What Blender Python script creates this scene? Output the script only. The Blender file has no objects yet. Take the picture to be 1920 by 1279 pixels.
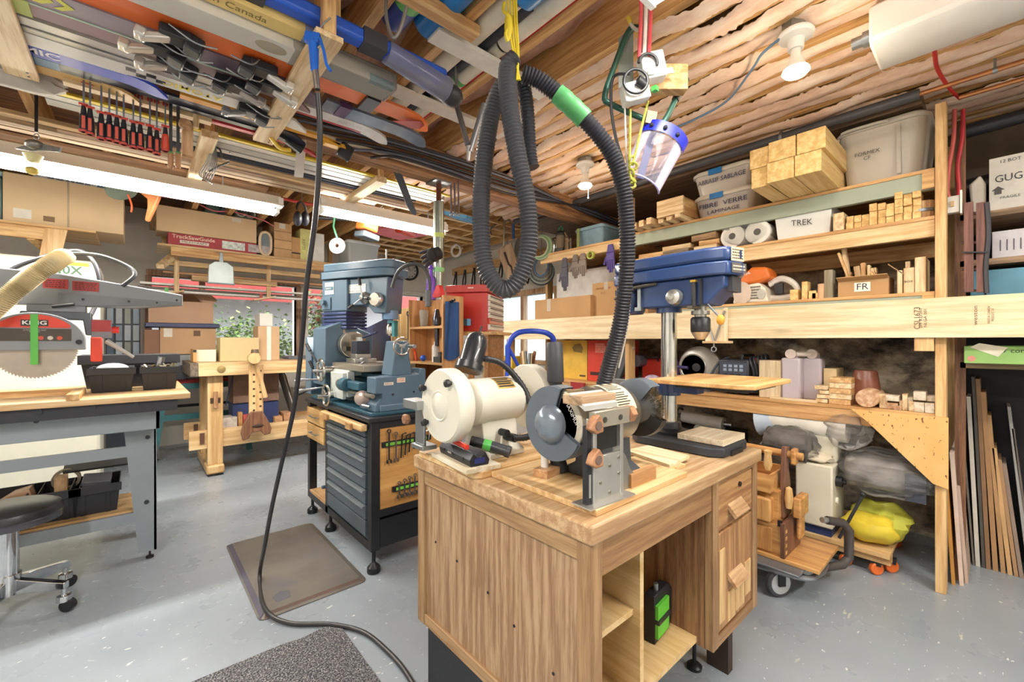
import bpy, bmesh, math, random
from mathutils import Vector, Matrix, Euler
V = Vector
sc = bpy.context.scene
col = sc.collection
# ---------------------------------------------------------------- camera, world, exposure
HC = 1.25; FP = 799.0; YAW = math.atan2(705, 799)
cd = bpy.data.cameras.new('camera'); cam = bpy.data.objects.new('camera', cd); col.objects.link(cam)
cam.location = (0, 0, HC); cam.rotation_euler = (math.pi/2, 0, -YAW)
cd.sensor_width = 36; cd.lens = 36*FP/1920; cd.clip_start = 0.02; cd.clip_end = 200
sc.camera = cam
w = bpy.data.worlds.new('world'); sc.world = w; w.use_nodes = True
w.node_tree.nodes['Background'].inputs[0].default_value = (0.86, 0.93, 1.0, 1)
w.node_tree.nodes['Background'].inputs[1].default_value = 5.2
vs = sc.view_settings; vs.view_transform = 'Standard'; vs.look = 'None'; vs.gamma = 1; vs.use_curve_mapping = False
vs.exposure = 0.08
sc.cycles.use_denoising = True
sc.cycles.max_bounces = 6; sc.cycles.diffuse_bounces = 4; sc.cycles.transparent_max_bounces = 12
sc.cycles.sample_clamp_indirect = 6
# ---------------------------------------------------------------- pixel -> ray
FW = V((math.sin(YAW), math.cos(YAW), 0)); RT = V((math.cos(YAW), -math.sin(YAW), 0)); C0 = V((0, 0, HC))
def ray(u, v): return FW + RT*((u-960)/FP) - V((0, 0, 1))*((v-639.5)/FP)
def pt(u, v, t): return C0 + ray(u, v)*t
def pz(u, v, z): r = ray(u, v); return C0 + r*((z-HC)/r.z)
def px(u, v, x): r = ray(u, v); return C0 + r*(x/r.x)
def py(u, v, y): r = ray(u, v); return C0 + r*(y/r.y)
# ---------------------------------------------------------------- mesh builder
def basis(d, up=None):
    d = V(d).normalized()
    a = V(up) if up is not None else (V((0, 0, 1)) if abs(d.z) < 0.9 else V((1, 0, 0)))
    x = a.cross(d)
    if x.length < 1e-6: x = V((1, 0, 0)).cross(d)
    x.normalize(); y = d.cross(x).normalized()
    return x, y, d
class MB:
    def __init__(s): s.v = []; s.f = []
    def add(s, vs, fs):
        o = len(s.v); s.v += [V(p) for p in vs]; s.f += [tuple(i+o for i in f) for f in fs]; return s
    def bb(s, x0, x1, y0, y1, z0, z1):
        return s.add([(x0,y0,z0),(x1,y0,z0),(x1,y1,z0),(x0,y1,z0),(x0,y0,z1),(x1,y0,z1),(x1,y1,z1),(x0,y1,z1)],
            [(3,2,1,0),(4,5,6,7),(0,1,5,4),(1,2,6,5),(2,3,7,6),(3,0,4,7)])
    def box(s, c, d, e=(0, 0, 0), taper=1.0):
        R = Euler(e).to_matrix(); c = V(c); x, y, z = d[0]/2, d[1]/2, d[2]/2; k = taper
        P = [(-x*k,-y*k,-z),(x*k,-y*k,-z),(x*k,y*k,-z),(-x*k,y*k,-z),(-x,-y,z),(x,-y,z),(x,y,z),(-x,y,z)]
        return s.add([c + R @ V(p) for p in P], [(3,2,1,0),(4,5,6,7),(0,1,5,4),(1,2,6,5),(2,3,7,6),(3,0,4,7)])
    def bar(s, p, q, w, h, up=None):
        p = V(p); q = V(q); x, y, d = basis(q-p, up); a = x*(w/2); b = y*(h/2)
        return s.add([p-a-b, p+a-b, p+a+b, p-a+b, q-a-b, q+a-b, q+a+b, q-a+b],
            [(3,2,1,0),(4,5,6,7),(0,1,5,4),(1,2,6,5),(2,3,7,6),(3,0,4,7)])
    def cyl(s, p, q, r, r2=None, n=16, cap=True):
        p = V(p); q = V(q); r2 = r if r2 is None else r2; x, y, d = basis(q-p); vs = []
        for c, R in ((p, r), (q, r2)):
            for i in range(n):
                a = 2*math.pi*i/n; vs.append(c + x*(R*math.cos(a)) + y*(R*math.sin(a)))
        fs = [(i, (i+1) % n, n+(i+1) % n, n+i) for i in range(n)]
        if cap: fs += [tuple(range(n-1, -1, -1)), tuple(range(n, 2*n))]
        return s.add(vs, fs)
    def ring(s, p, q, ro, ri, n=24):
        p = V(p); q = V(q); x, y, d = basis(q-p); vs = []
        for c, R in ((p, ro), (q, ro), (q, ri), (p, ri)):
            for i in range(n):
                a = 2*math.pi*i/n; vs.append(c + x*(R*math.cos(a)) + y*(R*math.sin(a)))
        fs = []
        for k in range(4):
            A = k*n; B = ((k+1) % 4)*n
            fs += [(A+i, A+(i+1) % n, B+(i+1) % n, B+i) for i in range(n)]
        return s.add(vs, fs)
    def lathe(s, prof, o=(0, 0, 0), d=(0, 0, 1), n=24, a0=0, a1=2*math.pi, up=None):
        o = V(o); x, y, d = basis(d, up); full = abs(a1-a0-2*math.pi) < 1e-4; m = n if full else n+1; vs = []
        for (r, h) in prof:
            for i in range(m):
                a = a0+(a1-a0)*i/n; vs.append(o + d*h + x*(r*math.cos(a)) + y*(r*math.sin(a)))
        fs = []
        for k in range(len(prof)-1):
            for i in range(n):
                j = (i+1) % m; fs.append((k*m+i, k*m+j, (k+1)*m+j, (k+1)*m+i))
        if full:
            if prof[0][0] > 1e-6: fs.append(tuple(range(n-1, -1, -1)))
            if prof[-1][0] > 1e-6: fs.append(tuple((len(prof)-1)*m+i for i in range(n)))
        return s.add(vs, fs)
    def tube(s, pts, r, n=8, closed=False, cap=True, rfun=None):
        P = [V(p) for p in pts]; N = len(P); vs = []; px_ = None
        for i in range(N):
            if closed: d = P[(i+1) % N]-P[i-1]
            else: d = P[min(i+1, N-1)]-P[max(i-1, 0)]
            if d.length < 1e-9: d = V((0, 0, 1))
            d.normalize()
            if px_ is None: px_, _, _ = basis(d)
            x = px_ - d*px_.dot(d)
            if x.length < 1e-6: x = basis(d)[0]
            x.normalize(); px_ = x; y = d.cross(x); R = r if rfun is None else rfun(i)
            for k in range(n):
                a = 2*math.pi*k/n; vs.append(P[i] + x*(R*math.cos(a)) + y*(R*math.sin(a)))
        fs = []
        for i in range(N if closed else N-1):
            A = i*n; B = ((i+1) % N)*n
            fs += [(A+k, A+(k+1) % n, B+(k+1) % n, B+k) for k in range(n)]
        if cap and not closed: fs += [tuple(range(n-1, -1, -1)), tuple((N-1)*n+k for k in range(n))]
        return s.add(vs, fs)
    def prism(s, poly, o, ux, uy, dep):
        o = V(o); ux = V(ux); uy = V(uy)
        nn = ux.cross(uy).normalized()*dep if not isinstance(dep, (tuple, V)) else V(dep)
        a = [o + ux*p[0] + uy*p[1] for p in poly]; n = len(a)
        ar = sum(poly[i][0]*poly[(i+1) % n][1]-poly[(i+1) % n][0]*poly[i][1] for i in range(n))
        flip = (ar > 0) == (nn.dot(ux.cross(uy)) > 0)
        vs = a + [p+nn for p in a]
        f = [tuple(range(n-1, -1, -1)), tuple(range(n, 2*n))] + [(i, (i+1) % n, n+(i+1) % n, n+i) for i in range(n)]
        if not flip: f = [tuple(reversed(q)) for q in f]
        return s.add(vs, f)
    def sph(s, c, r, n=14, m=8, R=None):
        c = V(c); r = (r, r, r) if not isinstance(r, (tuple, list, V)) else r; vs = []; M = R or Matrix.Identity(3)
        for j in range(1, m):
            b = math.pi*j/m
            for i in range(n):
                a = 2*math.pi*i/n
                vs.append(c + M @ V((r[0]*math.sin(b)*math.cos(a), r[1]*math.sin(b)*math.sin(a), r[2]*math.cos(b))))
        vs += [c + M @ V((0, 0, r[2])), c - M @ V((0, 0, r[2]))]; T_ = len(vs)-2; fs = []
        for j in range(m-2):
            for i in range(n): fs.append((j*n+i, (j+1)*n+i, (j+1)*n+(i+1) % n, j*n+(i+1) % n))
        for i in range(n):
            fs.append((T_, i, (i+1) % n)); fs.append((T_+1, (m-2)*n+(i+1) % n, (m-2)*n+i))
        return s.add(vs, fs)
    def torus(s, c, d, R, r, n=28, m=8, a0=0, a1=2*math.pi):
        c = V(c); x, y, d = basis(d); full = abs(a1-a0-2*math.pi) < 1e-4
        k = n if full else n+1
        return s.tube([c + x*(R*math.cos(a0+(a1-a0)*i/n)) + y*(R*math.sin(a0+(a1-a0)*i/n)) for i in range(k)], r, m, closed=full)
    def grid(s, fn, nu, nv):
        vs = [fn(i/nu, j/nv) for j in range(nv+1) for i in range(nu+1)]
        return s.add(vs, [(j*(nu+1)+i, j*(nu+1)+i+1, (j+1)*(nu+1)+i+1, (j+1)*(nu+1)+i) for j in range(nv) for i in range(nu)])
    def xf(s, M):
        s.v = [M @ p for p in s.v]; return s
    def bounds(s):
        return [min(p[i] for p in s.v) for i in range(3)], [max(p[i] for p in s.v) for i in range(3)]
    def mesh(s, name, off=V((0, 0, 0)), ang=38, fix=False):
        me = bpy.data.meshes.new(name); me.from_pydata([tuple(p-off) for p in s.v], [], s.f); me.update()
        if fix:
            b = bmesh.new(); b.from_mesh(me); bmesh.ops.recalc_face_normals(b, faces=b.faces); b.to_mesh(me); b.free()
        me.polygons.foreach_set('use_smooth', [True]*len(me.polygons))
        me.set_sharp_from_angle(angle=math.radians(ang))
        return me
WORLD = {}
def tagit(o, label, cat, group=None):
    o['label'] = label; o['category'] = cat
    if group: o['group'] = group
    return o
def T(name, label, cat, loc=(0, 0, 0), rz=0, group=None, world=False):
    o = bpy.data.objects.new(name, None); col.objects.link(o); o.location = loc; o.rotation_euler = (0, 0, rz)
    o.empty_display_size = 0.1
    if world: WORLD[o.name] = V(loc)
    if label: tagit(o, label, cat, group)
    return o
def root(o):
    while o.parent: o = o.parent
    return o
def part(name, mb, mat, parent, bev=0, ang=38, label=None, fix=True, stuff=False):
    off = V((0, 0, 0))
    if parent is not None:
        r = root(parent); off = WORLD.get(r.name, off)
        if r.type != 'EMPTY' and r.name not in WORLD: off = V((0, 0, 0))
    o = bpy.data.objects.new(name, mb.mesh(name, off, ang, fix)); col.objects.link(o)
    o.data.materials.append(mat)
    if parent is not None: o.parent = parent
    if bev:
        m = o.modifiers.new('bevel', 'BEVEL'); m.width = bev; m.segments = 2; m.limit_method = 'ANGLE'; m.angle_limit = math.radians(40)
    if label: o['label'] = label
    if stuff: o['kind'] = 'stuff'
    return o
def one(name, label, cat, mb, mat, group=None, bev=0, ang=38, fix=True):
    lo, hi = mb.bounds(); off = V(((lo[0]+hi[0])/2, (lo[1]+hi[1])/2, lo[2]))
    o = bpy.data.objects.new(name, mb.mesh(name, off, ang, fix)); col.objects.link(o); o.location = off
    o.data.materials.append(mat); tagit(o, label, cat, group); WORLD[o.name] = off
    if bev:
        m = o.modifiers.new('bevel', 'BEVEL'); m.width = bev; m.segments = 2; m.limit_method = 'ANGLE'; m.angle_limit = math.radians(40)
    return o
def struct(name, mb, mat, parent=None, bev=0):
    o = part(name, mb, mat, parent, bev)
    if parent is None: o['kind'] = 'structure'
    return o
def dup(r, loc, rz=0, label=None, group=None):
    c = r.copy(); col.objects.link(c); c.location = loc; c.rotation_euler = (0, 0, rz)
    if label: c['label'] = label
    if group: c['group'] = group
    for ch in list(r.children):
        k = ch.copy(); col.objects.link(k); k.parent = c
        for g in list(ch.children):
            d = g.copy(); col.objects.link(d); d.parent = k
    return c
def spline(P, n=8):
    P = [V(p) for p in P]; out = []
    for i in range(len(P)-1):
        a = P[max(i-1, 0)]; b = P[i]; c = P[i+1]; d = P[min(i+2, len(P)-1)]
        for k in range(n):
            t = k/n
            out.append(0.5*((2*b)+(c-a)*t+(2*a-5*b+4*c-d)*t*t+(3*b-a-3*c+d)*t**3))
    out.append(P[-1]); return out
def text(s, o, ux, uy, h, mat, parent, name='lettering', ext=0.0006, w=None, bold=0.0):
    cu = bpy.data.curves.new('t', 'FONT'); cu.body = s; cu.size = 1; cu.align_x = 'CENTER'; cu.align_y = 'CENTER'; cu.resolution_u = 2; cu.offset = bold
    to = bpy.data.objects.new('t', cu); col.objects.link(to)
    me = bpy.data.meshes.new_from_object(to.evaluated_get(bpy.context.evaluated_depsgraph_get()))
    bpy.data.objects.remove(to); bpy.data.curves.remove(cu)
    ux = V(ux).normalized(); uy = V(uy).normalized(); nn = ux.cross(uy); o = V(o)
    xs = [p.co.x for p in me.vertices] or [0]; ww = max(xs)-min(xs); sx = h if w is None else w/max(ww, 1e-6)
    off = WORLD.get(root(parent).name, V((0, 0, 0))) if parent is not None else V((0, 0, 0))
    for p in me.vertices: p.co = o - off + ux*(p.co.x*sx) + uy*(p.co.y*h) + nn*ext
    me.name = name; ob = bpy.data.objects.new(name, me); col.objects.link(ob); me.materials.clear(); me.materials.append(mat)
    if parent is not None: ob.parent = parent
    return ob
# ---------------------------------------------------------------- materials
def lin(h):
    h = h.lstrip('#'); c = [int(h[i:i+2], 16)/255 for i in (0, 2, 4)]
    return tuple((x/12.92 if x <= 0.04045 else ((x+0.055)/1.055)**2.4) for x in c) + (1,)
MC = {}
def newmat(k):
    m = bpy.data.materials.new(k); m.use_nodes = True; nt = m.node_tree
    return m, nt, nt.nodes['Principled BSDF']
def nd(nt, t, **kw):
    n = nt.nodes.new(t)
    for k, v in kw.items():
        if k in n.inputs: n.inputs[k].default_value = v
        else: setattr(n, k, v)
    return n
def ramp(nt, fac, stops):
    r = nt.nodes.new('ShaderNodeValToRGB'); e = r.color_ramp.elements
    e[0].position, e[0].color = stops[0][0], stops[0][1]; e[1].position, e[1].color = stops[-1][0], stops[-1][1]
    for p, c in stops[1:-1]: x = e.new(p); x.color = c
    nt.links.new(fac, r.inputs[0]); return r.outputs[0]
def coords(nt, scale=(1, 1, 1), rnd=True):
    tc = nt.nodes.new('ShaderNodeTexCoord'); mp = nt.nodes.new('ShaderNodeMapping'); mp.inputs['Scale'].default_value = scale
    nt.links.new(tc.outputs['Object'], mp.inputs['Vector'])
    if rnd:
        oi = nt.nodes.new('ShaderNodeObjectInfo'); mu = nd(nt, 'ShaderNodeMath', operation='MULTIPLY'); mu.inputs[1].default_value = 37
        nt.links.new(oi.outputs['Random'], mu.inputs[0]); nt.links.new(mu.outputs[0], mp.inputs['Location'])
    return mp.outputs[0]
def noise(nt, vec, s, d=4, r=0.55):
    n = nd(nt, 'ShaderNodeTexNoise', Scale=s, Detail=d, Roughness=r); nt.links.new(vec, n.inputs['Vector']); return n.outputs['Fac']
def bump(nt, b, h, st=0.2, dist=0.01):
    n = nd(nt, 'ShaderNodeBump', Strength=st, Distance=dist); nt.links.new(h, n.inputs['Height']); nt.links.new(n.outputs[0], b.inputs['Normal'])
def mul(c, k): return (min(1, c[0]*k), min(1, c[1]*k), min(1, c[2]*k), 1)
def P(hx, rough=0.45, metal=0.0, var=0.12, sc_=9, bmp=0.0, coat=0.0):
    k = f'p{hx}{rough}{metal}{var}{sc_}{bmp}{coat}'
    if k in MC: return MC[k]
    m, nt, b = newmat('paint_'+hx.strip('#')); c = lin(hx); v = coords(nt)
    f = noise(nt, v, sc_)
    nt.links.new(ramp(nt, f, [(0.3, mul(c, 1-var)), (0.7, mul(c, 1+var))]), b.inputs['Base Color'])
    b.inputs['Roughness'].default_value = rough; b.inputs['Metallic'].default_value = metal; b.inputs['Coat Weight'].default_value = coat
    if bmp: bump(nt, b, noise(nt, v, sc_*8), bmp, 0.004)
    MC[k] = m; return m
def steel(hx='#b9bcc0', rough=0.28): return P(hx, rough, 1.0, 0.1, 20)
def wood(c1, c2, ax='x', rough=0.55, s=1.0, knots=0.35, fine=1.0):
    k = f'w{c1}{c2}{ax}{rough}{s}{knots}'
    if k in MC: return MC[k]
    m, nt, b = newmat('wood_'+c1.strip('#')+ax); a, d = [(lambda c, g: tuple(x*.86+g*.14 for x in c[:3])+(1,))(c, .3*c[0]+.55*c[1]+.15*c[2]) for c in (lin(c1), lin(c2))]; L, S = 1.1*s, 19*s
    scl = {'x': (L, S, S), 'y': (S, L, S), 'z': (S, S, L)}[ax]
    v = coords(nt, scl); n1 = noise(nt, v, 2.2, 3, 0.6)
    v2 = coords(nt, tuple(q*5 for q in scl)); n2 = noise(nt, v2, 3, 3)
    ad = nd(nt, 'ShaderNodeMath', operation='MULTIPLY_ADD'); ad.inputs[1].default_value = 0.35*fine
    nt.links.new(n2, ad.inputs[0]); nt.links.new(n1, ad.inputs[2])
    cc = ramp(nt, ad.outputs[0], [(0.38, mul(d, 0.82)), (0.58, d), (0.8, a)])
    if knots:
        vk = coords(nt, {'x': (2.2, 7, 7), 'y': (7, 2.2, 7), 'z': (7, 7, 2.2)}[ax]); vo = nd(nt, 'ShaderNodeTexVoronoi', Scale=0.75)
        nt.links.new(vk, vo.inputs['Vector'])
        kf = ramp(nt, vo.outputs['Distance'], [(0.03, (1, 1, 1, 1)), (0.14, (0, 0, 0, 1))])
        mx = nd(nt, 'ShaderNodeMix', data_type='RGBA'); mk = nd(nt, 'ShaderNodeMath', operation='MULTIPLY'); mk.inputs[1].default_value = knots
        nt.links.new(kf, mk.inputs[0]); nt.links.new(mk.outputs[0], mx.inputs[0])
        nt.links.new(cc, mx.inputs[6]); mx.inputs[7].default_value = mul(d, 0.35); cc = mx.outputs[2]
    nt.links.new(cc, b.inputs['Base Color']); b.inputs['Roughness'].default_value = rough
    bump(nt, b, ad.outputs[0], 0.12, 0.004); MC[k] = m; return m
def clear(hx, op=0.25, rough=0.15, k0=''):
    k = f'c{hx}{op}{rough}'
    if k in MC: return MC[k]
    m, nt, b = newmat('clear_'+hx.strip('#')); b.inputs['Base Color'].default_value = lin(hx); b.inputs['Roughness'].default_value = rough
    tr = nt.nodes.new('ShaderNodeBsdfTransparent'); tr.inputs[0].default_value = mul(lin(hx), 1.15) if op > .1 else (1, 1, 1, 1); mx = nt.nodes.new('ShaderNodeMixShader')
    fr = nd(nt, 'ShaderNodeFresnel', IOR=1.4); ad = nd(nt, 'ShaderNodeMath', operation='ADD'); ad.use_clamp = True; ad.inputs[1].default_value = op
    nt.links.new(fr.outputs[0], ad.inputs[0]); nt.links.new(ad.outputs[0], mx.inputs[0]); nt.links.new(tr.outputs[0], mx.inputs[1]); nt.links.new(b.outputs[0], mx.inputs[2])
    nt.links.new(mx.outputs[0], nt.nodes['Material Output'].inputs[0]); MC[k] = m; return m
def emit(hx, st):
    k = f'e{hx}{st}'
    if k in MC: return MC[k]
    m, nt, b = newmat('glow_'+hx.strip('#')); b.inputs['Base Color'].default_value = lin(hx)
    b.inputs['Emission Color'].default_value = lin(hx); b.inputs['Emission Strength'].default_value = st; MC[k] = m; return m
PINE = ('#e2b976', '#c08a48'); PINEX = lambda a='x': wood(*PINE, a)
SPF = lambda a='x': wood('#ecd3a4', '#cfa870', a, 0.6)
OAK = lambda a='x': wood('#c79a60', '#a4713c', a, 0.45, 1.3, 0.0)
DARKW = lambda a='x': wood('#8a5b36', '#5c3a22', a, 0.6)
CARD = lambda: P('#b58f62', 0.85, 0, 0.07, 5)
PLY = lambda a='x': wood('#e3bf82', '#cc9c58', a, 0.5, 0.5, 0.1)
BLK = lambda: P('#1d1e22', 0.45)
GALV = lambda: P('#9aa0a4', 0.35, 0.9, 0.15, 14)
WHT = lambda: P('#e9e7e0', 0.4, 0, 0.04)
R = random.Random(7)
# ================================================================ structure
XR, YF, XL, YB, ZJ, ZC = 3.9, 6.55, -2.3, -2.2, 2.55, 2.79
def floor_mat():
    m, nt, b = newmat('painted_concrete_floor'); v = coords(nt, rnd=False)
    n = noise(nt, v, 0.9, 5); base = ramp(nt, n, [(0.35, lin('#8d969e')), (0.65, lin('#a2abb3'))])
    def layer(cc, s, lo, hi, colr, stretch=(1, 1, 1), amt=1.0):
        vv = coords(nt, stretch, False); q = noise(nt, vv, s, 3, 0.6)
        f = ramp(nt, q, [(lo, (0, 0, 0, 1)), (hi, (amt, amt, amt, 1))]); mx = nd(nt, 'ShaderNodeMix', data_type='RGBA')
        nt.links.new(f, mx.inputs[0]); nt.links.new(cc, mx.inputs[6]); mx.inputs[7].default_value = lin(colr); return mx.outputs[2], f
    cc, _ = layer(base, 2.3, 0.62, 0.72, '#8fa2a0', (1, 1, 1), 0.5)
    cc, f1 = layer(cc, 17, 0.67, 0.70, '#dfe2dc', (1.0, 2.0, 1), 0.9)
    cc, f4 = layer(cc, 38, 0.68, 0.71, '#e2e5e0', (1.0, 1.8, 1), 0.8)
    cc, f2 = layer(cc, 6, 0.70, 0.73, '#d5d3c0', (.8, 2.4, 1), 0.7)
    cc, f3 = layer(cc, 60, 0.74, 0.76, '#5f6568', (1, 1, 1), 0.6)
    nt.links.new(cc, b.inputs['Base Color'])
    nt.links.new(ramp(nt, noise(nt, v, 3), [(0.3, (0.2, 0.2, 0.2, 1)), (0.75, (0.42, 0.42, 0.42, 1))]), b.inputs['Roughness'])
    bump(nt, b, n, 0.06, 0.02); return m
struct('floor', MB().bb(XL, XR+.2, YB, YF+.2, -0.1, 0), floor_mat())
PALE = P('#e2dfd6', 0.7, 0, 0.05, 3)
def rock_mat():
    m, nt, b = newmat('stained_concrete_wall'); v = coords(nt, (1, 1, 1.6), False)
    n = noise(nt, v, 3.4, 8, 0.7); c = ramp(nt, n, [(0.36, lin('#332e2b')), (0.46, lin('#7a7064')), (0.56, lin('#b3a690')), (0.7, lin('#d6cab4'))])
    nt.links.new(c, b.inputs['Base Color']); b.inputs['Roughness'].default_value = 0.85; bump(nt, b, noise(nt, v, 9, 6), 0.7, 0.03); return m
ROCK = rock_mat()
def rockwall(y0, y1, z0, z1):
    rr = random.Random(3)
    h = {}
    def fn(a, b):
        y = y0+(y1-y0)*a; z = z0+(z1-z0)*b
        d = 0.05*math.sin(y*5.1+z*3)+0.035*math.sin(y*13+2*math.sin(z*7))+0.03*math.sin(z*11+y*4)
        return V((XR-0.04-abs(d), y, z))
    return MB().grid(fn, 70, 40)
wr = struct('wall_right', rockwall(YB, 3.35, 0, 2.0), ROCK)
struct('wall_right_upper', MB().bb(XR, XR+.2, YB, 3.35, 0, ZC), P('#6f6152', .85, 0, .2, 6))
# wood planks lining the right wall above the concrete
for i in range(6):
    part('plank', MB().bb(XR-.05, XR-.012, .3, 3.3, 2.0+i*.092, 2.086+i*.092), DARKW('y'), wr)
# pale stretch of right wall with a window
wy0, wy1, wz0, wz1 = 3.62, 4.75, 1.0, 1.86
m = MB()
m.bb(XR, XR+.2, 3.35, YF+.2, 0, wz0); m.bb(XR, XR+.2, 3.35, YF+.2, wz1, ZC); m.bb(XR, XR+.2, 3.35, wy0, wz0, wz1); m.bb(XR, XR+.2, wy1, YF+.2, wz0, wz1)
struct('wall_right_far', m, PALE)
def window(name, a0, a1, z0, z1, plane, axis, muls, mat, back=.12):
    B = (lambda m, p0, p1, q0, q1, d0, d1: m.bb(p0, p1, plane-d1, plane-d0, q0, q1)) if axis == 'y' else (lambda m, p0, p1, q0, q1, d0, d1: m.bb(plane-d1, plane-d0, p0, p1, q0, q1))
    f = MB(); B(f, a0-.05, a1+.05, z1, z1+.07, -.1, .02); B(f, a0-.05, a1+.05, z0-.05, z0, -.1, .04); B(f, a0-.06, a0, z0, z1, -.1, .02); B(f, a1, a1+.06, z0, z1, -.1, .02)
    o = struct(name, f, mat, bev=.004)
    xs = [a0]+list(muls)+[a1]
    for x in muls: part('mullion', B(MB(), x-.03, x+.03, z0, z1, -.06, .015), mat, o)
    for i in range(len(xs)-1):
        g0, g1 = xs[i]+.03, xs[i+1]-.03
        part('pane', B(MB(), g0, g1, z0, z1, -.055, -.05), clear('#eef4f4', .02, .05), o)
    return o
FRW = wood('#c99f7c', '#9c6f52', 'z', .6)
# far wall with two windows
W1 = (0.14, 1.70); W2 = (1.86, 3.72); WZ = (0.98, 2.02)
m = MB(); t_ = .2
m.bb(XL, XR, YF, YF+t_, 0, WZ[0]); m.bb(XL, XR, YF, YF+t_, WZ[1], ZC)
m.bb(XL, W1[0], YF, YF+t_, *WZ); m.bb(W1[1], W2[0], YF, YF+t_, *WZ); m.bb(W2[1], XR, YF, YF+t_, *WZ)
struct('wall_far', m, PALE)
window('window_1', W1[0], W1[1], WZ[0], WZ[1], YF, 'y', [.62], FRW)
window('window_2', W2[0], W2[1], WZ[0], WZ[1], YF, 'y', [2.45, 3.05], P('#e4e1d8', .5))
window('window_3', wy0, wy1, wz0, wz1, XR, 'x', [4.2], wood('#d8b489', '#b98a58', 'z', .6))
struct('wall_left', MB().bb(XL-.2, XL, YB, YF+.2, 0, ZC), PALE)
struct('wall_back', MB().bb(XL-.2, XR+.2, YB-.2, YB, 0, ZC), PALE)
# ceiling: subfloor, joists, insulation
cei = struct('ceiling', MB().bb(XL-.2, XR+.2, YB-.2, YF+.2, ZC, ZC+.1), DARKW('x'))
JW = wood('#dcae66', '#bd8740', 'y', .6, 1, .1)
jm = None
def joist(x, w_, z0, y0=YB, y1=YF):
    return part('joist', MB().bb(x-w_/2, x+w_/2, y0, y1, z0, ZC), JW, cei)
def insul(name, hexs):
    m, nt, b = newmat(name); v = coords(nt, (1, .35, 1)); n = noise(nt, v, 9, 6, .65)
    nt.links.new(ramp(nt, n, [(0.3, lin(hexs[0])), (0.5, lin(hexs[1])), (0.7, lin(hexs[2]))]), b.inputs['Base Color']); b.inputs['Roughness'].default_value = .95
    bump(nt, b, noise(nt, v, 30, 5), .5, .012); return m
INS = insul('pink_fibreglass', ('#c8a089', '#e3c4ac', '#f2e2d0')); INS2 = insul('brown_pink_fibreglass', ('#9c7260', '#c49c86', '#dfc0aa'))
JX = [1.59-.29*k for k in range(14)]
for x in JX: joist(x, .042, ZJ)
rr = random.Random(11)
def batt(x0, x1, y0, y1, zb, amp, nx, ny, mat, seed):
    q = random.Random(seed); ph = [q.uniform(0, 6.28) for _ in range(8)]
    def fn(a, b):
        y = y0+(y1-y0)*b; e = abs(2*a-1)
        wob = .35*math.sin(y*3.1+ph[0])+.3*math.sin(y*7.3+ph[1])+.25*math.sin(y*15+ph[2]+3*a)+.25*math.sin(y*29+ph[3]+5*a)+q.uniform(-.55, .55)
        z = zb - amp*(1-e**2.2)*(1.0+.5*wob) + amp*.7*wob*.5 + amp*.5*(math.sin(y*4.3+ph[7])+.6*math.sin(y*11+ph[0]))
        x = x0+(x1-x0)*a + (.012*math.sin(y*5+ph[4])+.012*math.sin(y*13+ph[5])+.008*math.sin(y*31+ph[6])+q.uniform(-.007, .007))*(1 if a in (0, 1) else .3)
        return V((x, y, z))
    return part('insulation_batt', MB().grid(fn, nx, ny), mat, cei, ang=180)
for k in range(18):
    x = 1.715+.125*k
    if x < XR-.03: joist(x, .036, ZJ-.004, YB, 3.4)
    batt(x-.125+.011, x-.011, -.6, 3.4, ZJ+.004, .024, 8, 300, INS, 40+k)
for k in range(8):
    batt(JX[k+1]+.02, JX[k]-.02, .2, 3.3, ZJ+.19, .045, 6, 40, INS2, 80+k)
for k in range(7): joist(1.88+.29*k, .042, ZJ, 3.42)
# main beam and steel post
bm = part('support_beam', MB().bb(XL, XR-.02, 2.5, 2.64, 2.36, ZJ), wood('#b98550', '#7d5330', 'x', .65), None, bev=.004); bm['kind'] = 'structure'; bm.name = 'trim_1'
t = T('steel_post', 'round galvanised steel post with tape bands holding up the wooden beam', 'post', (1.585, 2.57, 0), world=True)
part('tube', MB().cyl((1.585, 2.57, .012), (1.585, 2.57, 2.22), .037, n=24), P('#8f958c', .35, .7, .2, 6), t)
part('screw_jack', MB().cyl((1.585, 2.57, 2.22), (1.585, 2.57, 2.345), .018), P('#6a3a2a', .6, .4), t)
part('cap_plate', MB().bb(1.52, 1.65, 2.505, 2.635, 2.345, 2.359), GALV(), t)
part('base_plate', MB().bb(1.51, 1.66, 2.5, 2.64, 0, .012), GALV(), t)
for z in (1.55, 1.73, 1.97):
    part('tape_band', MB().cyl((1.585, 2.57, z), (1.585, 2.57, z+.03), .0385, n=24), P('#8fd08c' if z < 1.9 else '#c9d87a', .6), t)
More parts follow.
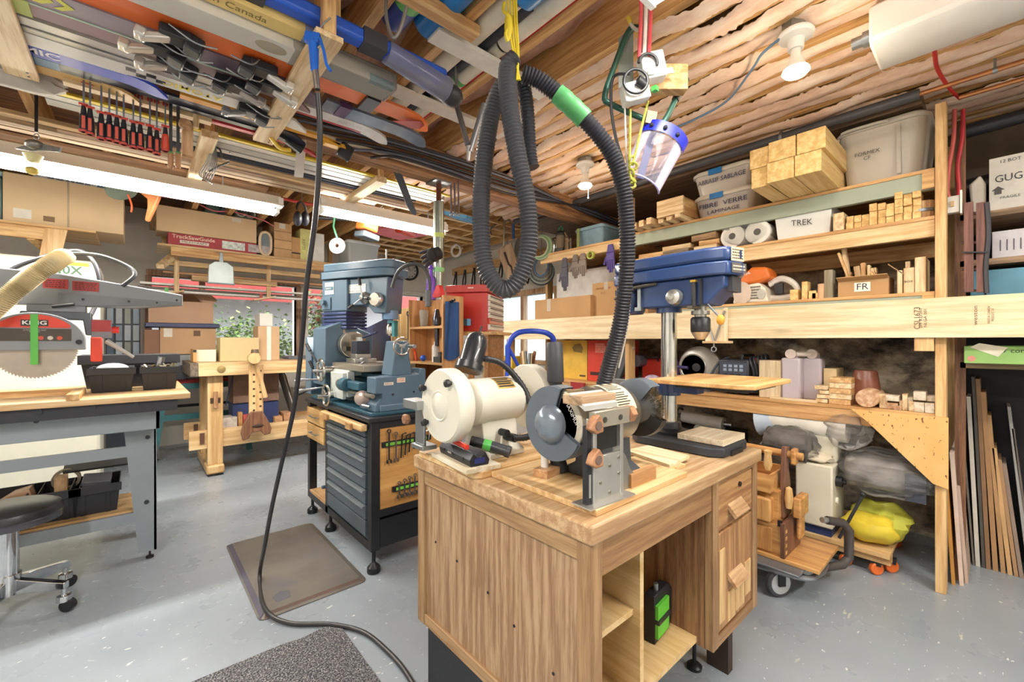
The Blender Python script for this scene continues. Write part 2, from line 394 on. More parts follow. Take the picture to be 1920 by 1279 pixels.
# ================================================================ outside the windows
part('ground', MB().bb(-3, 9, YF+.2, 14, -.05, .02), P('#8f9290', .9), None)['kind'] = 'structure'
bpy.data.objects['ground'].name = 'floor_outside'
struct('wall_garden', MB().bb(-2, 8, 9.3, 9.5, 0, 2.08), P('#a9abab', .9, 0, .06, 2))
one('red_awning', 'broad red fascia hanging outside above the grey garden wall', 'awning', MB().prism([(0, 2.08), (.5, 1.98), (.5, 3.1), (0, 3.3)], (-2, 9.3, 0), (0, -1, 0), (0, 0, 1), (10, 0, 0)), P('#b8453f', .7, 0, .15, 2))
def shrub(name, label, c, rad, n, seed, cols):
    q = random.Random(seed); t = T(name, label, 'shrub', (c[0], c[1], 0), world=True); base = V(c)
    st = MB()
    for k in range(5): st.tube([V((c[0]+q.uniform(-.1, .1), c[1], .0)), base+V((q.uniform(-.4, .4)*rad[0], 0, q.uniform(-.3, .4)*rad[2]))], .015, 5)
    part('stem', st, P('#5b4632', .9), t)
    for ci, hx in enumerate(cols):
        m = MB()
        for k in range(n//len(cols)):
            a = V((q.gauss(0, .45), q.gauss(0, .45), q.gauss(0, .45))); p = base + V((a.x*rad[0], a.y*rad[1], a.z*rad[2]))
            if p.z < .05: continue
            s = q.uniform(.05, .10); d = V((q.uniform(-1, 1), q.uniform(-1, 1), q.uniform(-.6, 1))).normalized(); x, y, _ = basis(d)
            m.add([p, p+d*s*.5+x*s*.35, p+d*s, p+d*s*.5-x*s*.35], [(0, 1, 2, 3)])
        part('foliage', m, P(hx, .6), t, fix=False, stuff=True)
shrub('ivy_shrub', 'leafy green shrub spreading in front of the grey garden wall', (1.5, 8.3, 1.1), (1.0, .5, .6), 3600, 5, ('#6f8f4a', '#8fae57', '#4c6a35', '#b2c277'))
shrub('berry_shrub', 'tall green shrub with red berries close outside the window', (2.55, 7.9, 1.3), (.4, .4, .9), 2600, 6, ('#5f7f42', '#86a45a', '#40582f', '#b5493a'))
# ================================================================ lights of the room, plus added fill lights
def area(name, loc, sx, sy, pw, colr=(1, .975, .95), rot=(0, 0, 0)):
    l = bpy.data.lights.new(name, 'AREA'); l.shape = 'RECTANGLE'; l.size = sx; l.size_y = sy; l.energy = pw; l.color = colr
    o = bpy.data.objects.new(name, l); col.objects.link(o); o.location = loc; o.rotation_euler = rot; return o
def fixture(label, c, L, ax, pw, z, wid=.16, up=.22):
    """strip light: white reflector, two tubes, end caps"""
    x, y = c; t = T('strip_light', label, 'ceiling light', (x, y, z), 0 if ax == 'x' else math.pi/2)
    part('reflector', MB().prism([(-wid/2, 0), (-wid/2+.01, .0), (-.05, .045), (.05, .045), (wid/2-.01, 0), (wid/2, 0), (.055, .055), (.04, .085), (-.04, .085), (-.055, .055)], (-L/2, 0, 0), (0, 1, 0), (0, 0, 1), (L, 0, 0)), P('#f3f3ee', .35, 0, .02), t)
    for s in (-1, 1):
        part('tube', MB().cyl((-L/2+.03, s*.035, -.02), (L/2-.03, s*.035, -.02), .0125, n=10), emit('#fff6e6', 95.0 if ax == 'x' else 20.0), t)
        part('tube_holder', MB().box((s*(L/2-.02), 0, -.01), (.02, .1, .045)), P('#f3f3ee', .35, 0, .02), t)
        part('end_cap', MB().box((s*(L/2-.015), 0, .028), (.03, wid*.85, .06)), P('#f3f3ee', .35, 0, .02), t)
    for s in (-1, 1): part('chain', MB().cyl((s*L*.35, 0, .08), (s*L*.35, 0, max(.1, 2.54-z)), .004, n=6), GALV(), t)
    area('strip_glow', (x, y, z-.04), L*.95, .1, pw, rot=(0, 0, 0 if ax == 'x' else math.pi/2))
    area('added_upfill', (x, y, z+.095), L*.95, .08, pw*up, rot=(math.pi, 0, 0 if ax == 'x' else math.pi/2))  # added upward fill to brighten the ceiling; such reflectors shine only down
    return t
fixture('long white strip light hung over the radial arm saw', (-.35, 3.3), 2.2, 'x', 36, 2.16, .26, .05)
fixture('short white strip light hung behind the steel post', (1.5, 3.2), 1.05, 'x', 30, 2.2, .16, .08)
fixture('white strip light under the joists over the wooden desk', (1.28, .12), 1.35, 'y', 24, 2.42)

def bulb(label, x, y, z, pw, chain=False):
    t = T('bulb_lamp', label, 'ceiling light', (x, y, z))
    part('junction_box', MB().cyl((0, 0, -.035), (0, 0, .0), .055, n=8), GALV(), t)
    part('lampholder', MB().lathe([(.062, -.035), (.066, -.045), (.06, -.056), (.032, -.065), (.028, -.105), (0, -.106)], n=20), WHT(), t)
    part('bulb_neck', MB().lathe([(.018, -.105), (.02, -.13), (.036, -.17), (.046, -.185)], n=20), P('#f6f0e4', .3), t)
    part('bulb_face', MB().lathe([(.046, -.185), (.05, -.195), (.04, -.207), (0, -.211)], n=20), emit('#ffe2ae', 26), t)
    if chain:
        part('pull_chain', MB().cyl((.035, 0, -.06), (.035, 0, -.27), .0015, n=5).sph((.035, 0, -.27), .006, 8, 5), WHT(), t)
    l = bpy.data.lights.new('bulb_glow', 'POINT'); l.energy = pw; l.color = (1, .82, .6); l.shadow_soft_size = .05
    o = bpy.data.objects.new('bulb_glow', l); col.objects.link(o); o.location = (x, y, z-.28)
fixture('unseen strip light added over the carpet end of the workshop', (-1.0, .2), 1.3, 'y', 60, 2.42)  # extra fixture out of view, added to fill the front of the room
t = T('metal_duct', 'white round edged metal duct hanging under the ceiling near the bulb', 'duct', (2.2, -.35, 2.36), world=True)
part('shell', MB().prism([(-.13, .02), (-.10, 0), (.10, 0), (.13, .02), (.13, .15), (-.13, .15)], (2.23, -1.1, 2.38), (1, 0, 0), (0, 0, 1), (0, 1.42, 0)), P('#e6e4de', .4, 0, .03), t, .01)
part('end_fitting', MB().cyl((2.16, .32, 2.44), (2.16, .38, 2.44), .022, n=14).cyl((2.16, .325, 2.44), (2.16, .345, 2.44), .03, n=14), GALV(), t)
for y in (-.9, .1): part('hanger', MB().bb(2.1, 2.36, y, y+.02, 2.53, ZJ), GALV(), t)
fixture('unseen strip light added along the wall opposite the windows', (1.6, -1.4), 1.3, 'x', 30, 2.42)  # invented lamp behind the camera, added for more light on the desk side
q = pz(1492, 45, ZJ); bulb('bare flood bulb in a white porcelain holder with blue wire', q.x, q.y, ZJ-.002, 5)
q = pz(1097, 297, ZJ); bulb('bare flood bulb with a pull chain near the black cable bundle', q.x, q.y, ZJ-.002, 5, True)
# ================================================================ desk and what stands on it
def plate(par, o, ux, uy, w_, h_, bg, ink='#333333', rows=4, name='label_plate', seed=1, txt=None, th=None):
    ux = V(ux).normalized(); uy = V(uy).normalized(); n = ux.cross(uy); o = V(o); q = random.Random(seed)
    pl = part(name, MB().prism([(-w_/2, -h_/2), (w_/2, -h_/2), (w_/2, h_/2), (-w_/2, h_/2)], o, ux, uy, .0012), bg if not isinstance(bg, str) else P(bg, .5), par)
    if rows:
        m = MB(); rh = h_/(rows+1)
        for k in range(rows):
            x = -w_*.42
            while x < w_*.36:
                l = q.uniform(.06, .16)*w_; m.prism([(x, h_/2-rh*(k+1)-rh*.22), (min(x+l, w_*.42), h_/2-rh*(k+1)-rh*.22), (min(x+l, w_*.42), h_/2-rh*(k+1)+rh*.22), (x, h_/2-rh*(k+1)+rh*.22)], o+n*.0012, ux, uy, .0004); x += l+.03*w_
        part('print', m, P(ink, .6), pl if par.parent is None else par)
    if txt: text(txt, o+n*.0014, ux, uy, th or h_*.5, P(ink, .6), pl if par.parent is None else par, 'lettering')
    return pl
dx0, dx1, dy0, dy1 = .76, 1.764, .595, 1.372
WD = wood('#ab8555', '#8d673c', 'z', .55, 1.2, .15); WDy = wood('#b38d5c', '#957043', 'y', .55, 1.0, .15); WDx = wood('#a67c48', '#895f33', 'x', .5, 1.0, .1)
WTOP = wood('#cba878', '#aa8150', 'x', .4, .8, .12)
t = T('wooden_desk', 'worn oak pedestal desk with open shelf bay carrying two grinders and a drill press', 'desk', ((dx0+dx1)/2, (dy0+dy1)/2, 0), world=True); desk = t
part('desk_top', MB().bb(dx0-.012, dx1+.012, dy0-.012, dy1+.012, .797, .842), WTOP, t, .006)
for y in (dy0+.02, dy1-.02): part('stile', MB().bb(dx0, dx0+.04, y-.022, y+.022, .25, .797), WD, t, .003)
sp = part('side_panel', MB().bb(dx0+.012, dx0+.025, dy0+.04, dy1-.04, .27, .78), wood('#b4926a', '#926c47', 'z', .6, 1.5, .5), t)
part('rail', MB().bb(dx0+.002, dx0+.034, dy0+.042, dy1-.042, .745, .797), WDy, t, .003); part('rail', MB().bb(dx0+.002, dx0+.034, dy0+.042, dy1-.042, .25, .29), WDy, t, .003)
for k, (y, z) in enumerate(((1.27, .56), (1.14, .545), (.98, .515), (.865, .475), (.72, .43))): part('screw_hole', MB().cyl((dx0+.0115, y, z), (dx0+.0095, y, z), .004, n=8), BLK(), sp)
part('apron', MB().bb(dx0+.042, 1.385, dy0+.006, dy0+.03, .705, .797), WDx, t, .002)
part('back_panel', MB().bb(dx0+.04, dx1-.02, dy1-.03, dy1-.012, .25, .797), WDx, t)
part('pedestal_side', MB().bb(1.385, 1.405, dy0+.03, dy1-.03, .25, .797), wood('#a67848', '#7d5330', 'z', .55, 1.2, .1), t)
part('stile', MB().bb(1.385, 1.425, dy0, dy0+.03, .25, .797), WD, t, .003)
part('stile', MB().bb(1.722, dx1, dy0, dy0+.03, .25, .797), WD, t, .003)
part('pedestal_side', MB().bb(1.735, dx1, dy0+.03, dy1, .25, .797), WD, t)
part('rail', MB().bb(1.425, 1.722, dy0+.002, dy0+.025, .25, .285), WDx, t); part('rail', MB().bb(1.425, 1.722, dy0+.002, dy0+.025, .78, .797), WDx, t)
def drawer(z0, z1, nm, patches):
    d = part(nm, MB().bb(1.428, 1.719, dy0+.004, dy0+.026, z0, z1), wood('#b98a50', '#946231', 'x' if nm == 'drawer' else 'z', .5, 1.1, .15), t, .003)
    zc = z0+(z1-z0)*(.48 if nm == 'drawer' else .52)
    part('pull', MB().prism([(0, 0), (.03, -.035), (.024, -.045), (0, -.02)], (1.505, dy0+.004, zc), (0, -1, 0), (0, 0, 1), (.115, 0, 0)), wood('#c9a273', '#9d7448', 'x', .5), d)
    for a in patches: part('patch', MB().bb(a[0], a[1], dy0+.001, dy0+.005, a[2], a[3]), wood('#e0bc7c', '#c89a58', 'z', .5, 1, 0), d)
    return d
d = drawer(.625, .775, 'drawer', []); part('lock', MB().cyl((1.60, dy0+.004, .745), (1.60, dy0-.002, .745), .009, n=12), P('#4a4038', .4, .8), d)
drawer(.292, .615, 'drawer_door', [(1.43, 1.475, .32, .56), (1.50, 1.56, .30, .40), (1.565, 1.64, .31, .42), (1.645, 1.70, .33, .45)])
PLYX = wood('#e2c183', '#cfa660', 'y', .5, .5, .1)
part('divider', MB().bb(1.03, 1.048, .64, dy1-.04, .275, .70), PLYX, t); part('shelf', MB().bb(dx0+.04, 1.03, .66, dy1-.04, .495, .512), PLYX, t)
part('bottom_board', MB().bb(dx0+.04, 1.385, .65, dy1-.04, .258, .276), PLYX, t)
part('plinth', MB().bb(dx0+.03, dx0+.075, dy0+.12, dy1-.02, .0, .25), P('#24272d', .5), t)
part('plinth', MB().bb(dx0+.075, 1.70, dy1-.10, dy1-.06, .12, .25), P('#24272d', .5), t)
part('foot_block', MB().bb(1.66, 1.70, .66, .74, 0, .25), P('#3a2d24', .6), t)
part('foot_block', MB().bb(1.40, 1.70, .74, .78, .19, .25), P('#3a2d24', .6), t)
for (x, y) in ((1.6, .76), (.85, .80)):
    part('levelling_foot', MB().lathe([(.026, 0), (.028, .012), (.018, .022), (.007, .024), (.007, .19)], (x, y, 0)), P('#2a2c2f', .4, .5), t)
# green power block in the bay
t = T('power_block', 'black and green connector block leaning in the desk bay', 'connector', (1.30, .76, .276), rz=.1)
part('body', MB().prism([(-.06, .0), (.05, 0), (.075, .03), (.075, .13), (.05, .155), (-.06, .155)], (0, 0, .001), (1, 0, 0), (0, 0, 1), .035), BLK(), t, .003)
for z in (.045, .105): part('green_face', MB().bb(-.06, .025, -.046, -.036, z-.022, z+.022), P('#5db83a', .4), t)
part('terminal', MB().bb(-.06, .025, -.05, -.036, .068, .082), P('#2c2c2c', .4), t)
part('bolt', MB().cyl((-.02, -.02, .155), (-.02, -.02, .178), .008, n=8), GALV(), t)
# plywood plate under the white grinder
one('plywood_plate', 'rounded plywood plate under the white bench grinder', 'board', MB().prism([(.745, 1.02), (.765, 1.0), (1.10, 1.0), (1.10, 1.34), (.745, 1.34)], (0, 0, .842), (1, 0, 0), (0, 1, 0), .022), PLY(), bev=.003)
# ---- white bench grinder
GW = P('#d9d5c6', .38, 0, .04, 5); gx, gy, gz = .93, 1.16, 1.045
t = T('bench_grinder', 'cream white bench grinder with round closed guard and gooseneck lamp', 'grinder', (gx, gy, .864), world=True)
part('pedestal', MB().prism([(-.085, 0), (.085, 0), (.085, .02), (.055, .035), (.04, .14), (-.04, .14), (-.055, .035), (-.085, .02)], (gx-.075, gy, .864), (0, 1, 0), (0, 0, 1), (.15, 0, 0)), GW, t, .004)
part('motor', MB().lathe([(0, -.125), (.06, -.12), (.078, -.10), (.08, -.06), (.078, -.055), (.078, .09), (.07, .11), (0, .115)], (gx, gy, gz), (1, 0, 0), 32), GW, t)
pm = part('rating_plate', MB().lathe([(.0785, -.02), (.0785, .055)], (gx, gy, gz), (1, 0, 0), 10, math.radians(100), math.radians(145)), P('#c9a85e', .35, .6), t, fix=False)
mm = MB()
for k in range(5): mm.lathe([(.079, -.015), (.079, .05-.008*(k % 2))], (gx, gy, gz), (1, 0, 0), 2, math.radians(104+k*8), math.radians(109+k*8))
part('print', mm, P('#2f261a', .5), pm, fix=False)
for s, nm in ((-1, 'wheel_guard'), (1, 'wheel_guard')):
    xo = gx+s*.155
    g = part(nm, MB().lathe([(.05, -s*.026*0), (.114, 0), (.118, .006), (.118, .046), (.114, .052), (.05, .052)] if s > 0 else [(.05, -.052), (.114, -.052), (.118, -.046), (.118, -.006), (.114, 0), (.05, 0)], (xo, gy, gz), (1, 0, 0), 40), GW, t)
    part('guard_cover', MB().lathe([(.114, 0), (.112, s*.004), (.05, s*.004), (.046, s*.009), (.042, s*.006), (.03, s*.014), (0, s*.02)], (xo+s*.052, gy, gz), (1, 0, 0), 40), GW, g)
for (a, r_) in ((130, .1), (-40, .095), (30, .1)):
    a = math.radians(a); yy = gy+r_*math.cos(a+math.pi*0)*1; zz = gz+r_*math.sin(a)
    part('knob', MB().lathe([(.007, 0), (.007, -.006), (.012, -.008), (.012, -.02), (.005, -.024), (0, -.024)], (gx-.155-.056, yy, zz), (1, 0, 0), 8), BLK(), t)
part('tool_rest_arm', MB().bb(gx-.22, gx-.165, gy+.09, gy+.17, .885, .90).bb(gx-.21, gx-.2, gy+.1, gy+.16, .9, 1.02).bb(gx-.235, gx-.18, gy+.1, gy+.2, 1.02, 1.05), P('#a9adae', .3, .8), t, .002)
part('rest_knob', MB().lathe([(.016, 0), (.02, .008), (.016, .018), (0, .02)], (gx-.235, gy+.16, .985), (-1, 0, 0), 6), wood('#a9764a', '#7d5230', 'x'), t)
part('cable_gland', MB().cyl((gx-.01, gy-.095, .945), (gx-.01, gy-.06, .945), .012).cyl((gx+.02, gy-.1, .925), (gx+.02, gy-.05, .925), .014), BLK(), t)
lp = [V((gx+.01, gy-.10, .928)), V((gx+.06, gy-.13, .935)), V((gx+.10, gy-.10, 1.0)), V((gx+.09, gy-.06, 1.09)), V((gx+.03, gy-.02, 1.17)), V((gx-.03, gy+.01, 1.19))]
sp_ = spline(lp, 14)
part('gooseneck', MB().tube(sp_, .011, 10, rfun=lambda i: .0102 if i % 2 else .0118), BLK(), t)
ld = V((.42, .1, 1)).normalized(); lc = V((gx-.085, gy+.02, 1.152))
lh = part('lamp_shade', MB().lathe([(.043, -.005), (.049, 0), (.049, .022), (.041, .025), (.04, .095), (.034, .12), (.018, .135), (0, .138)], lc, ld, 28), P('#22252a', .28, 0, .1, 9, 0, .4), t)
part('switch', MB().cyl(lc+ld*.136+V((.004, 0, 0)), lc+ld*.163+V((.004, 0, 0)), .004, n=8), BLK(), lh)
part('power_cord', MB().tube(spline([(gx+.02, gy-.1, .925), (gx+.10, gy-.12, .92), (gx+.2, gy-.10, .89), (gx+.25, gy-.02, .872)], 6), .005, 6), BLK(), t)
# dust spout of the grinder and pliers, magnetic V block
t = T('dust_nozzle', 'black and green hose nozzle lying under the cream grinder guard', 'nozzle', (gx-.07, gy-.07, .90), world=True)
part('hose_end', MB().cyl((gx-.12, gy-.02, .93), (gx-.075, gy-.07, .915), .02), BLK(), t); part('green_collar', MB().cyl((gx-.085, gy-.058, .918), (gx-.065, gy-.082, .911), .0215), P('#4fae4a', .4), t)
part('coupling', MB().cyl((gx-.065, gy-.082, .911), (gx-.03, gy-.13, .895), .021).ring((gx-.03, gy-.13, .895), (gx-.02, gy-.143, .89), .023, .014), P('#33363b', .4), t)
t.scale = (.82, .82, .82)
t = T('block_pad', 'pale plywood pad under the black angle block', 'board', (.80, 1.10, .864), rz=-.12)
part('pad', MB().bb(-.075, .045, -.10, .14, 0, .012), wood('#e6dcc3', '#cdbb96', 'y', .6), t)
t = T('angle_block', 'black grooved angle block with red handled key on top', 'jig', (.785, 1.13, .876), rz=-.12)
part('body', MB().prism([(-.03, 0), (.03, 0), (.035, .014), (.02, .04), (.008, .026), (-.008, .026), (-.02, .04), (-.035, .02)], (0, -.11, 0), (1, 0, 0), (0, 0, 1), (0, .21, 0)), P('#26292f', .4, .3), t, .0015)
part('bore', MB().bb(-.018, .018, -.1115, -.11, .008, .024), P('#1f2d66', .4), t)
part('hex_key', MB().tube(spline([(-.01, .09, .033), (-.01, .07, .05), (-.01, .03, .047)], 4), .004, 6), GALV(), t)
part('red_grip', MB().cyl((-.01, .03, .047), (-.01, -.05, .044), .009, .008), P('#d3402c', .4), t)
for y in (-.07, .0, .06): part('screw', MB().cyl((-.034, y, .018), (-.0365, y, .018), .005, n=8), P('#111', .3, .5) if False else BLK(), t)
text('wera', (.035*-1.03, .02, .019), (0, -1, 0), (0, 0, 1), .012, WHT(), t)
# ---- grey grinder
GG = P('#5b646d', .4, 0, .1, 6); bx, by, bz = 1.035, .765, 1.035
one('grinder_base_board', 'square pine board under the grey grinder', 'board', MB().bb(.80, 1.24, .61, 1.0, .842, .858), wood('#e2c086', '#c99c5c', 'x', .45), bev=.002)
t = T('bench_grinder', 'grey bench grinder with stone wheel on one side and wire brush on the other', 'grinder', (bx, by, .858), world=True)
part('foot', MB().prism([(-.09, 0), (.09, 0), (.085, .02), (.05, .04), (.045, .11), (-.045, .11), (-.05, .04), (-.085, .02)], (bx-.07, by, .858), (0, 1, 0), (0, 0, 1), (.14, 0, 0)), P('#3f444a', .5), t, .004)
part('motor', MB().lathe([(0, -.125), (.04, -.12), (.07, -.10), (.084, -.07), (.086, -.062), (.086, .055), (.084, .062), (.068, .095), (.03, .115), (0, .118)], (bx, by, bz), (1, 0, 0), 36), P('#8d8a82', .32, .85, .22, 7), t)
pm = part('rating_plate', MB().lathe([(.0868, -.045), (.0868, .045)], (bx, by, bz), (1, 0, 0), 12, math.radians(85), math.radians(165)), P('#e6d5b4', .45), t, fix=False)
mm = MB()
for k in range(12):
    if k == 5: continue
    mm.lathe([(.0873, -.038), (.0873, R.uniform(.015, .04))], (bx, by, bz), (1, 0, 0), 2, math.radians(98+k*5), math.radians(100.2+k*5))
for s in (-.025, .012): mm.lathe([(.0873, s), (.0873, s+.018)], (bx, by, bz), (1, 0, 0), 4, math.radians(88), math.radians(96))
part('print', mm, P('#3a3630', .6), pm, fix=False)
gr = part('wheel_guard', MB().lathe([(.03, -.014), (.092, -.014), (.098, -.008), (.098, .034), (.094, .036), (.094, -.004), (.03, -.004)], (bx-.205, by, bz), (1, 0, 0), 40, math.radians(205), math.radians(468)), GG, t, fix=False)
part('guard_disc', MB().prism([(0, 0)]+[(.097*math.cos(a), .097*math.sin(a)) for a in [math.radians(205+(468-205)*i/40) for i in range(41)]], (bx-.2195, by, bz), (0, 1, 0), (0, 0, 1), (-.004, 0, 0)), GG, gr)
part('hub_dome', MB().lathe([(.05, 0), (.048, -.012), (.036, -.026), (.018, -.034), (0, -.036)], (bx-.2235, by, bz), (1, 0, 0), 30), P('#7b8691', .25, .3, .05), gr)
part('stone_wheel', MB().lathe([(.02, -.012), (.055, -.012), (.084, -.012), (.086, -.01), (.086, .012), (.084, .014), (.02, .014)], (bx-.19, by, bz), (1, 0, 0), 40), P('#cfc6b2', .85, 0, .1, 40, .3), t)
part('wheel_label', MB().lathe([(.03, -.0125), (.068, -.0125)], (bx-.19, by, bz), (1, 0, 0), 40), P('#2e3034', .6), t, fix=False)
text('MAXIMUM', (bx-.2035, by-.054, bz+.028), (0, -.55, -.83), (0, -.83, .55), .016, WHT(), t)
part('spark_arm', MB().bb(bx-.225, bx-.18, by-.075, by-.055, bz+.085, bz+.092), P('#8f7f63', .4, .6), t)
gr2 = part('brush_guard', MB().lathe([(.03, -.02), (.088, -.02), (.094, -.016), (.094, .03), (.09, .03), (.09, -.012), (.03, -.012)], (bx+.185, by, bz), (1, 0, 0), 40, math.radians(-80), math.radians(130)), GG, t, fix=False)
part('lower_guard', MB().lathe([(.05, .0), (.092, .0), (.094, .026), (.05, .026)], (bx+.18, by, bz), (1, 0, 0), 20, math.radians(200), math.radians(282)), P('#2b2a2a', .5), t, fix=False)
q = random.Random(4); br = MB()
for k in range(900):
    a = q.uniform(0, 6.283); h = q.uniform(-.012, .012); r0, r1 = .045, q.uniform(.076, .086); da = q.uniform(-.1, .1)
    p0 = V((bx+.2+h, by+r0*math.cos(a), bz+r0*math.sin(a))); p1 = V((bx+.2+h*1.4, by+r1*math.cos(a+da), bz+r1*math.sin(a+da))); x = V((.0007, 0, 0)); y = V((0, -.0007*math.sin(a), .0007*math.cos(a)))
    br.add([p0-x, p0+x, p1+x, p1-x, p1+y, p0+y], [(0, 1, 2, 3), (0, 3, 4, 5)])
part('wire_bristles', br, P('#8f8470', .4, .7, .3), t, fix=False, stuff=True)
part('brush_disc', MB().lathe([(.012, -.012), (.06, -.01), (.06, .01), (.012, .012)], (bx+.2, by, bz), (1, 0, 0), 30), P('#a9adb0', .3, .8), t)
part('spindle_nut', MB().cyl((bx+.21, by, bz), (bx+.245, by, bz), .012, n=6), GALV(), t)
# aluminium sharpening rest in front of the grey grinder
t = T('sharpening_rest', 'aluminium tool rest with wooden star knobs in front of the grey grinder', 'tool rest', (.87, .65, .858), rz=-.05)
AL = P('#c9c8c2', .32, .8, .06, 14)
part('front_plate', MB().bb(-.045, .055, -.022, -.014, .0, .115), AL, t, .0015)
for (x, z) in ((-.03, .10), (.04, .10), (-.03, .05), (.04, .06), (.005, .085), (.005, .02)): part('screw', MB().cyl((x, -.022, z), (x, -.0245, z), .004, n=8), P('#8f8a7c', .4, .8), t)
for x in (-.05, .052): part('upright', MB().bb(x-.006, x+.006, -.024, .0, .0, .205), AL, t, .001)
part('slotted_bar', MB().bb(-.073, -.05, -.018, -.004, .005, .19), P('#35373b', .4, .5), t, .001)
part('slot', MB().bb(-.067, -.06, -.0195, -.018, .02, .075), AL, t)
part('cross_head', MB().bb(-.06, .075, -.032, -.012, .185, .225), P('#b9b3a4', .35, .7), t, .002)
for x in (-.025, .035): part('bore', MB().cyl((x, -.034, .203), (x, -.031, .203), .007, n=14), P('#3a3630', .5), t)
part('platform', MB().bb(-.085, .04, -.015, .05, .238, .262), wood('#c4a37b', '#a07d55', 'x', .5), t, .002)
part('platform_edge', MB().prism([(0, 0), (.05, .03), (.05, .038), (0, .012)], (-.085, -.022, .228), (0, 1, 0), (0, 0, 1), (.12, 0, 0)), P('#d6d6d2', .35, .5), t)
part('window', MB().bb(-.04, .045, -.012, -.010, .125, .18), P('#23211f', .3), t)
for z in (.195, .115):
    kn = part('star_knob', MB().prism([(.026*(1 if i % 2 else .78)*math.cos(i*math.pi/3+.3), .026*(1 if i % 2 else .78)*math.sin(i*math.pi/3+.3)) for i in range(6)], (-.062, -.024, z), (1, 0, 0), (0, 0, 1), (0, -.02, 0)), wood('#b98052', '#8d5a34', 'x', .5), t, .003)
    part('insert', MB().cyl((-.062, -.044, z), (-.062, -.046, z), .011, n=14), P('#6d5a50', .5), kn)
part('star_knob', MB().cyl((.075, -.02, .205), (.095, -.02, .205), .022, n=6), wood('#b98052', '#8d5a34', 'x', .5), t)
part('side_brace', MB().prism([(0, 0), (.10, 0), (.095, .02), (.06, .05), (.04, .09), (0, .13)], (.06, .0, .0), (1, 0, 0), (0, 0, 1), (0, .012, 0)), P('#8e8c86', .4, .6), t)
part('base_foot', MB().bb(-.085, .085, -.04, .02, -.0, .004), AL, t)
one('pine_fence', 'short pine fence strip screwed beside the aluminium tool rest', 'wood strip', MB().bb(.985, 1.11, .638, .655, .858, .895), wood('#cf9d5e', '#b07c42', 'x'))
# dust spout under guard, standing on a block
t = T('dust_spout', 'grey rubber spout on white pipe plugged into a wooden block', 'dust spout', (.90, .872, .842), world=True)
part('block', MB().box((.905, .868, .862), (.075, .05, .038), (0, 0, .15)), wood('#d2a26a', '#b17c46', 'x'), t, .002)
part('white_pipe', MB().cyl((.90, .875, .88), (.90, .875, .94), .0115), WHT(), t); part('sleeve', MB().cyl((.90, .875, .935), (.885, .885, 1.06), .022, .026), P('#3d4046', .5), t)
part('sleeve', MB().cyl((.955, .86, .859), (.945, .875, .92), .024), P('#2b2d31', .5), t)
# pale boards on the desk
one('thin_board', 'pale thin board lying flat beside the drill press foot', 'board', MB().prism([(1.25, .672), (1.40, .682), (1.425, .85), (1.30, .865)], (0, 0, .853), (1, 0, 0), (0, 1, 0), .011), wood('#efdcb4', '#dcc08c', 'y', .5, 1, 0), bev=.001)
one('thin_board', 'second thin board slid half under the pale one on the desk', 'board', MB().prism([(1.245, .672), (1.33, .66), (1.36, .80), (1.26, .83)], (0, 0, .842), (1, 0, 0), (0, 1, 0), .011), wood('#e6cb98', '#cfa76a', 'y', .5, 1, 0), bev=.001)
# ---- drill press
DB = P('#2b4474', .3, 0, .08, 4, 0, .3); ox, oy = 1.64, .885
t = T('drill_press', 'blue bench drill press with steel column and plywood table', 'drill press', (ox, oy, .842), world=True)
part('base', MB().prism([(1.50, .66), (1.53, .62), (1.73, .62), (1.765, .66), (1.765, .96), (1.73, 1.0), (1.55, 1.0), (1.50, .95)], (0, 0, .842), (1, 0, 0), (0, 1, 0), .035), P('#3b3f46', .5, .3), t, .006)
part('base_arch', MB().bb(1.58, 1.68, .615, .62, .842, .86), P('#1c1d20', .6), t)
part('column_flange', MB().lathe([(.075, 0), (.075, .012), (.05, .022), (.045, .045)], (ox, oy, .876)), P('#3b3f46', .4, .5), t)
part('column', MB().cyl((ox, oy, .89), (ox, oy, 1.47), .031, n=28), steel('#c6c8c6', .18), t)
part('table_collar', MB().cyl((ox, oy, 1.03), (ox, oy, 1.10), .046, n=24).bb(ox-.03, ox+.03, oy-.13, oy, 1.045, 1.085), DB, t)
part('clamp_lever', MB().cyl((ox-.045, oy+.03, 1.085), (ox-.08, oy+.02, 1.0), .005).sph((ox-.045, oy+.03, 1.088), .012, 8, 6), P('#55585c', .4, .7), t)
part('table_frame', MB().bb(1.53, 1.82, .55, .80, 1.076, 1.09), P('#3a3d42', .5, .4), t)
part('table_top', MB().prism([(1.47, .56), (1.50, .51), (1.86, .51), (1.885, .55), (1.885, .88), (1.47, .88)], (0, 0, 1.09), (1, 0, 0), (0, 1, 0), .016), wood('#e0b065', '#c48f45', 'x', .4, .6, 0), t, .003)
part('wood_pad', MB().bb(1.545, 1.74, .63, .80, .878, .90), wood('#efe2c4', '#d9c096', 'x', .5), t, .002)
part('head', MB().prism([(.64, 1.45), (.70, 1.385), (.98, 1.385), (.98, 1.488), (.64, 1.488)], (ox-.065, 0, 0), (0, 1, 0), (0, 0, 1), (.13, 0, 0)), P('#334a78', .35, 0, .1, 4), t, .006)
part('head_sleeve', MB().cyl((ox, oy, 1.365), (ox, oy, 1.48), .05, n=24), DB, t)
cv = part('belt_cover', MB().prism([(.60, 0), (.625, -.075), (.70, -.095), (1.10, -.075), (1.14, 0), (1.10, .075), (.70, .095), (.625, .075)], (ox, 0, 1.488), (0, 1, 0), (1, 0, 0), (0, 0, .048)), DB, t, .006)
part('cover_lid', MB().prism([(.605, 0), (.628, -.072), (.70, -.092), (1.10, -.072), (1.135, 0), (1.10, .072), (.70, .092), (.628, .072)], (ox, 0, 1.538), (0, 1, 0), (1, 0, 0), (0, 0, .052)), DB, t, .012)
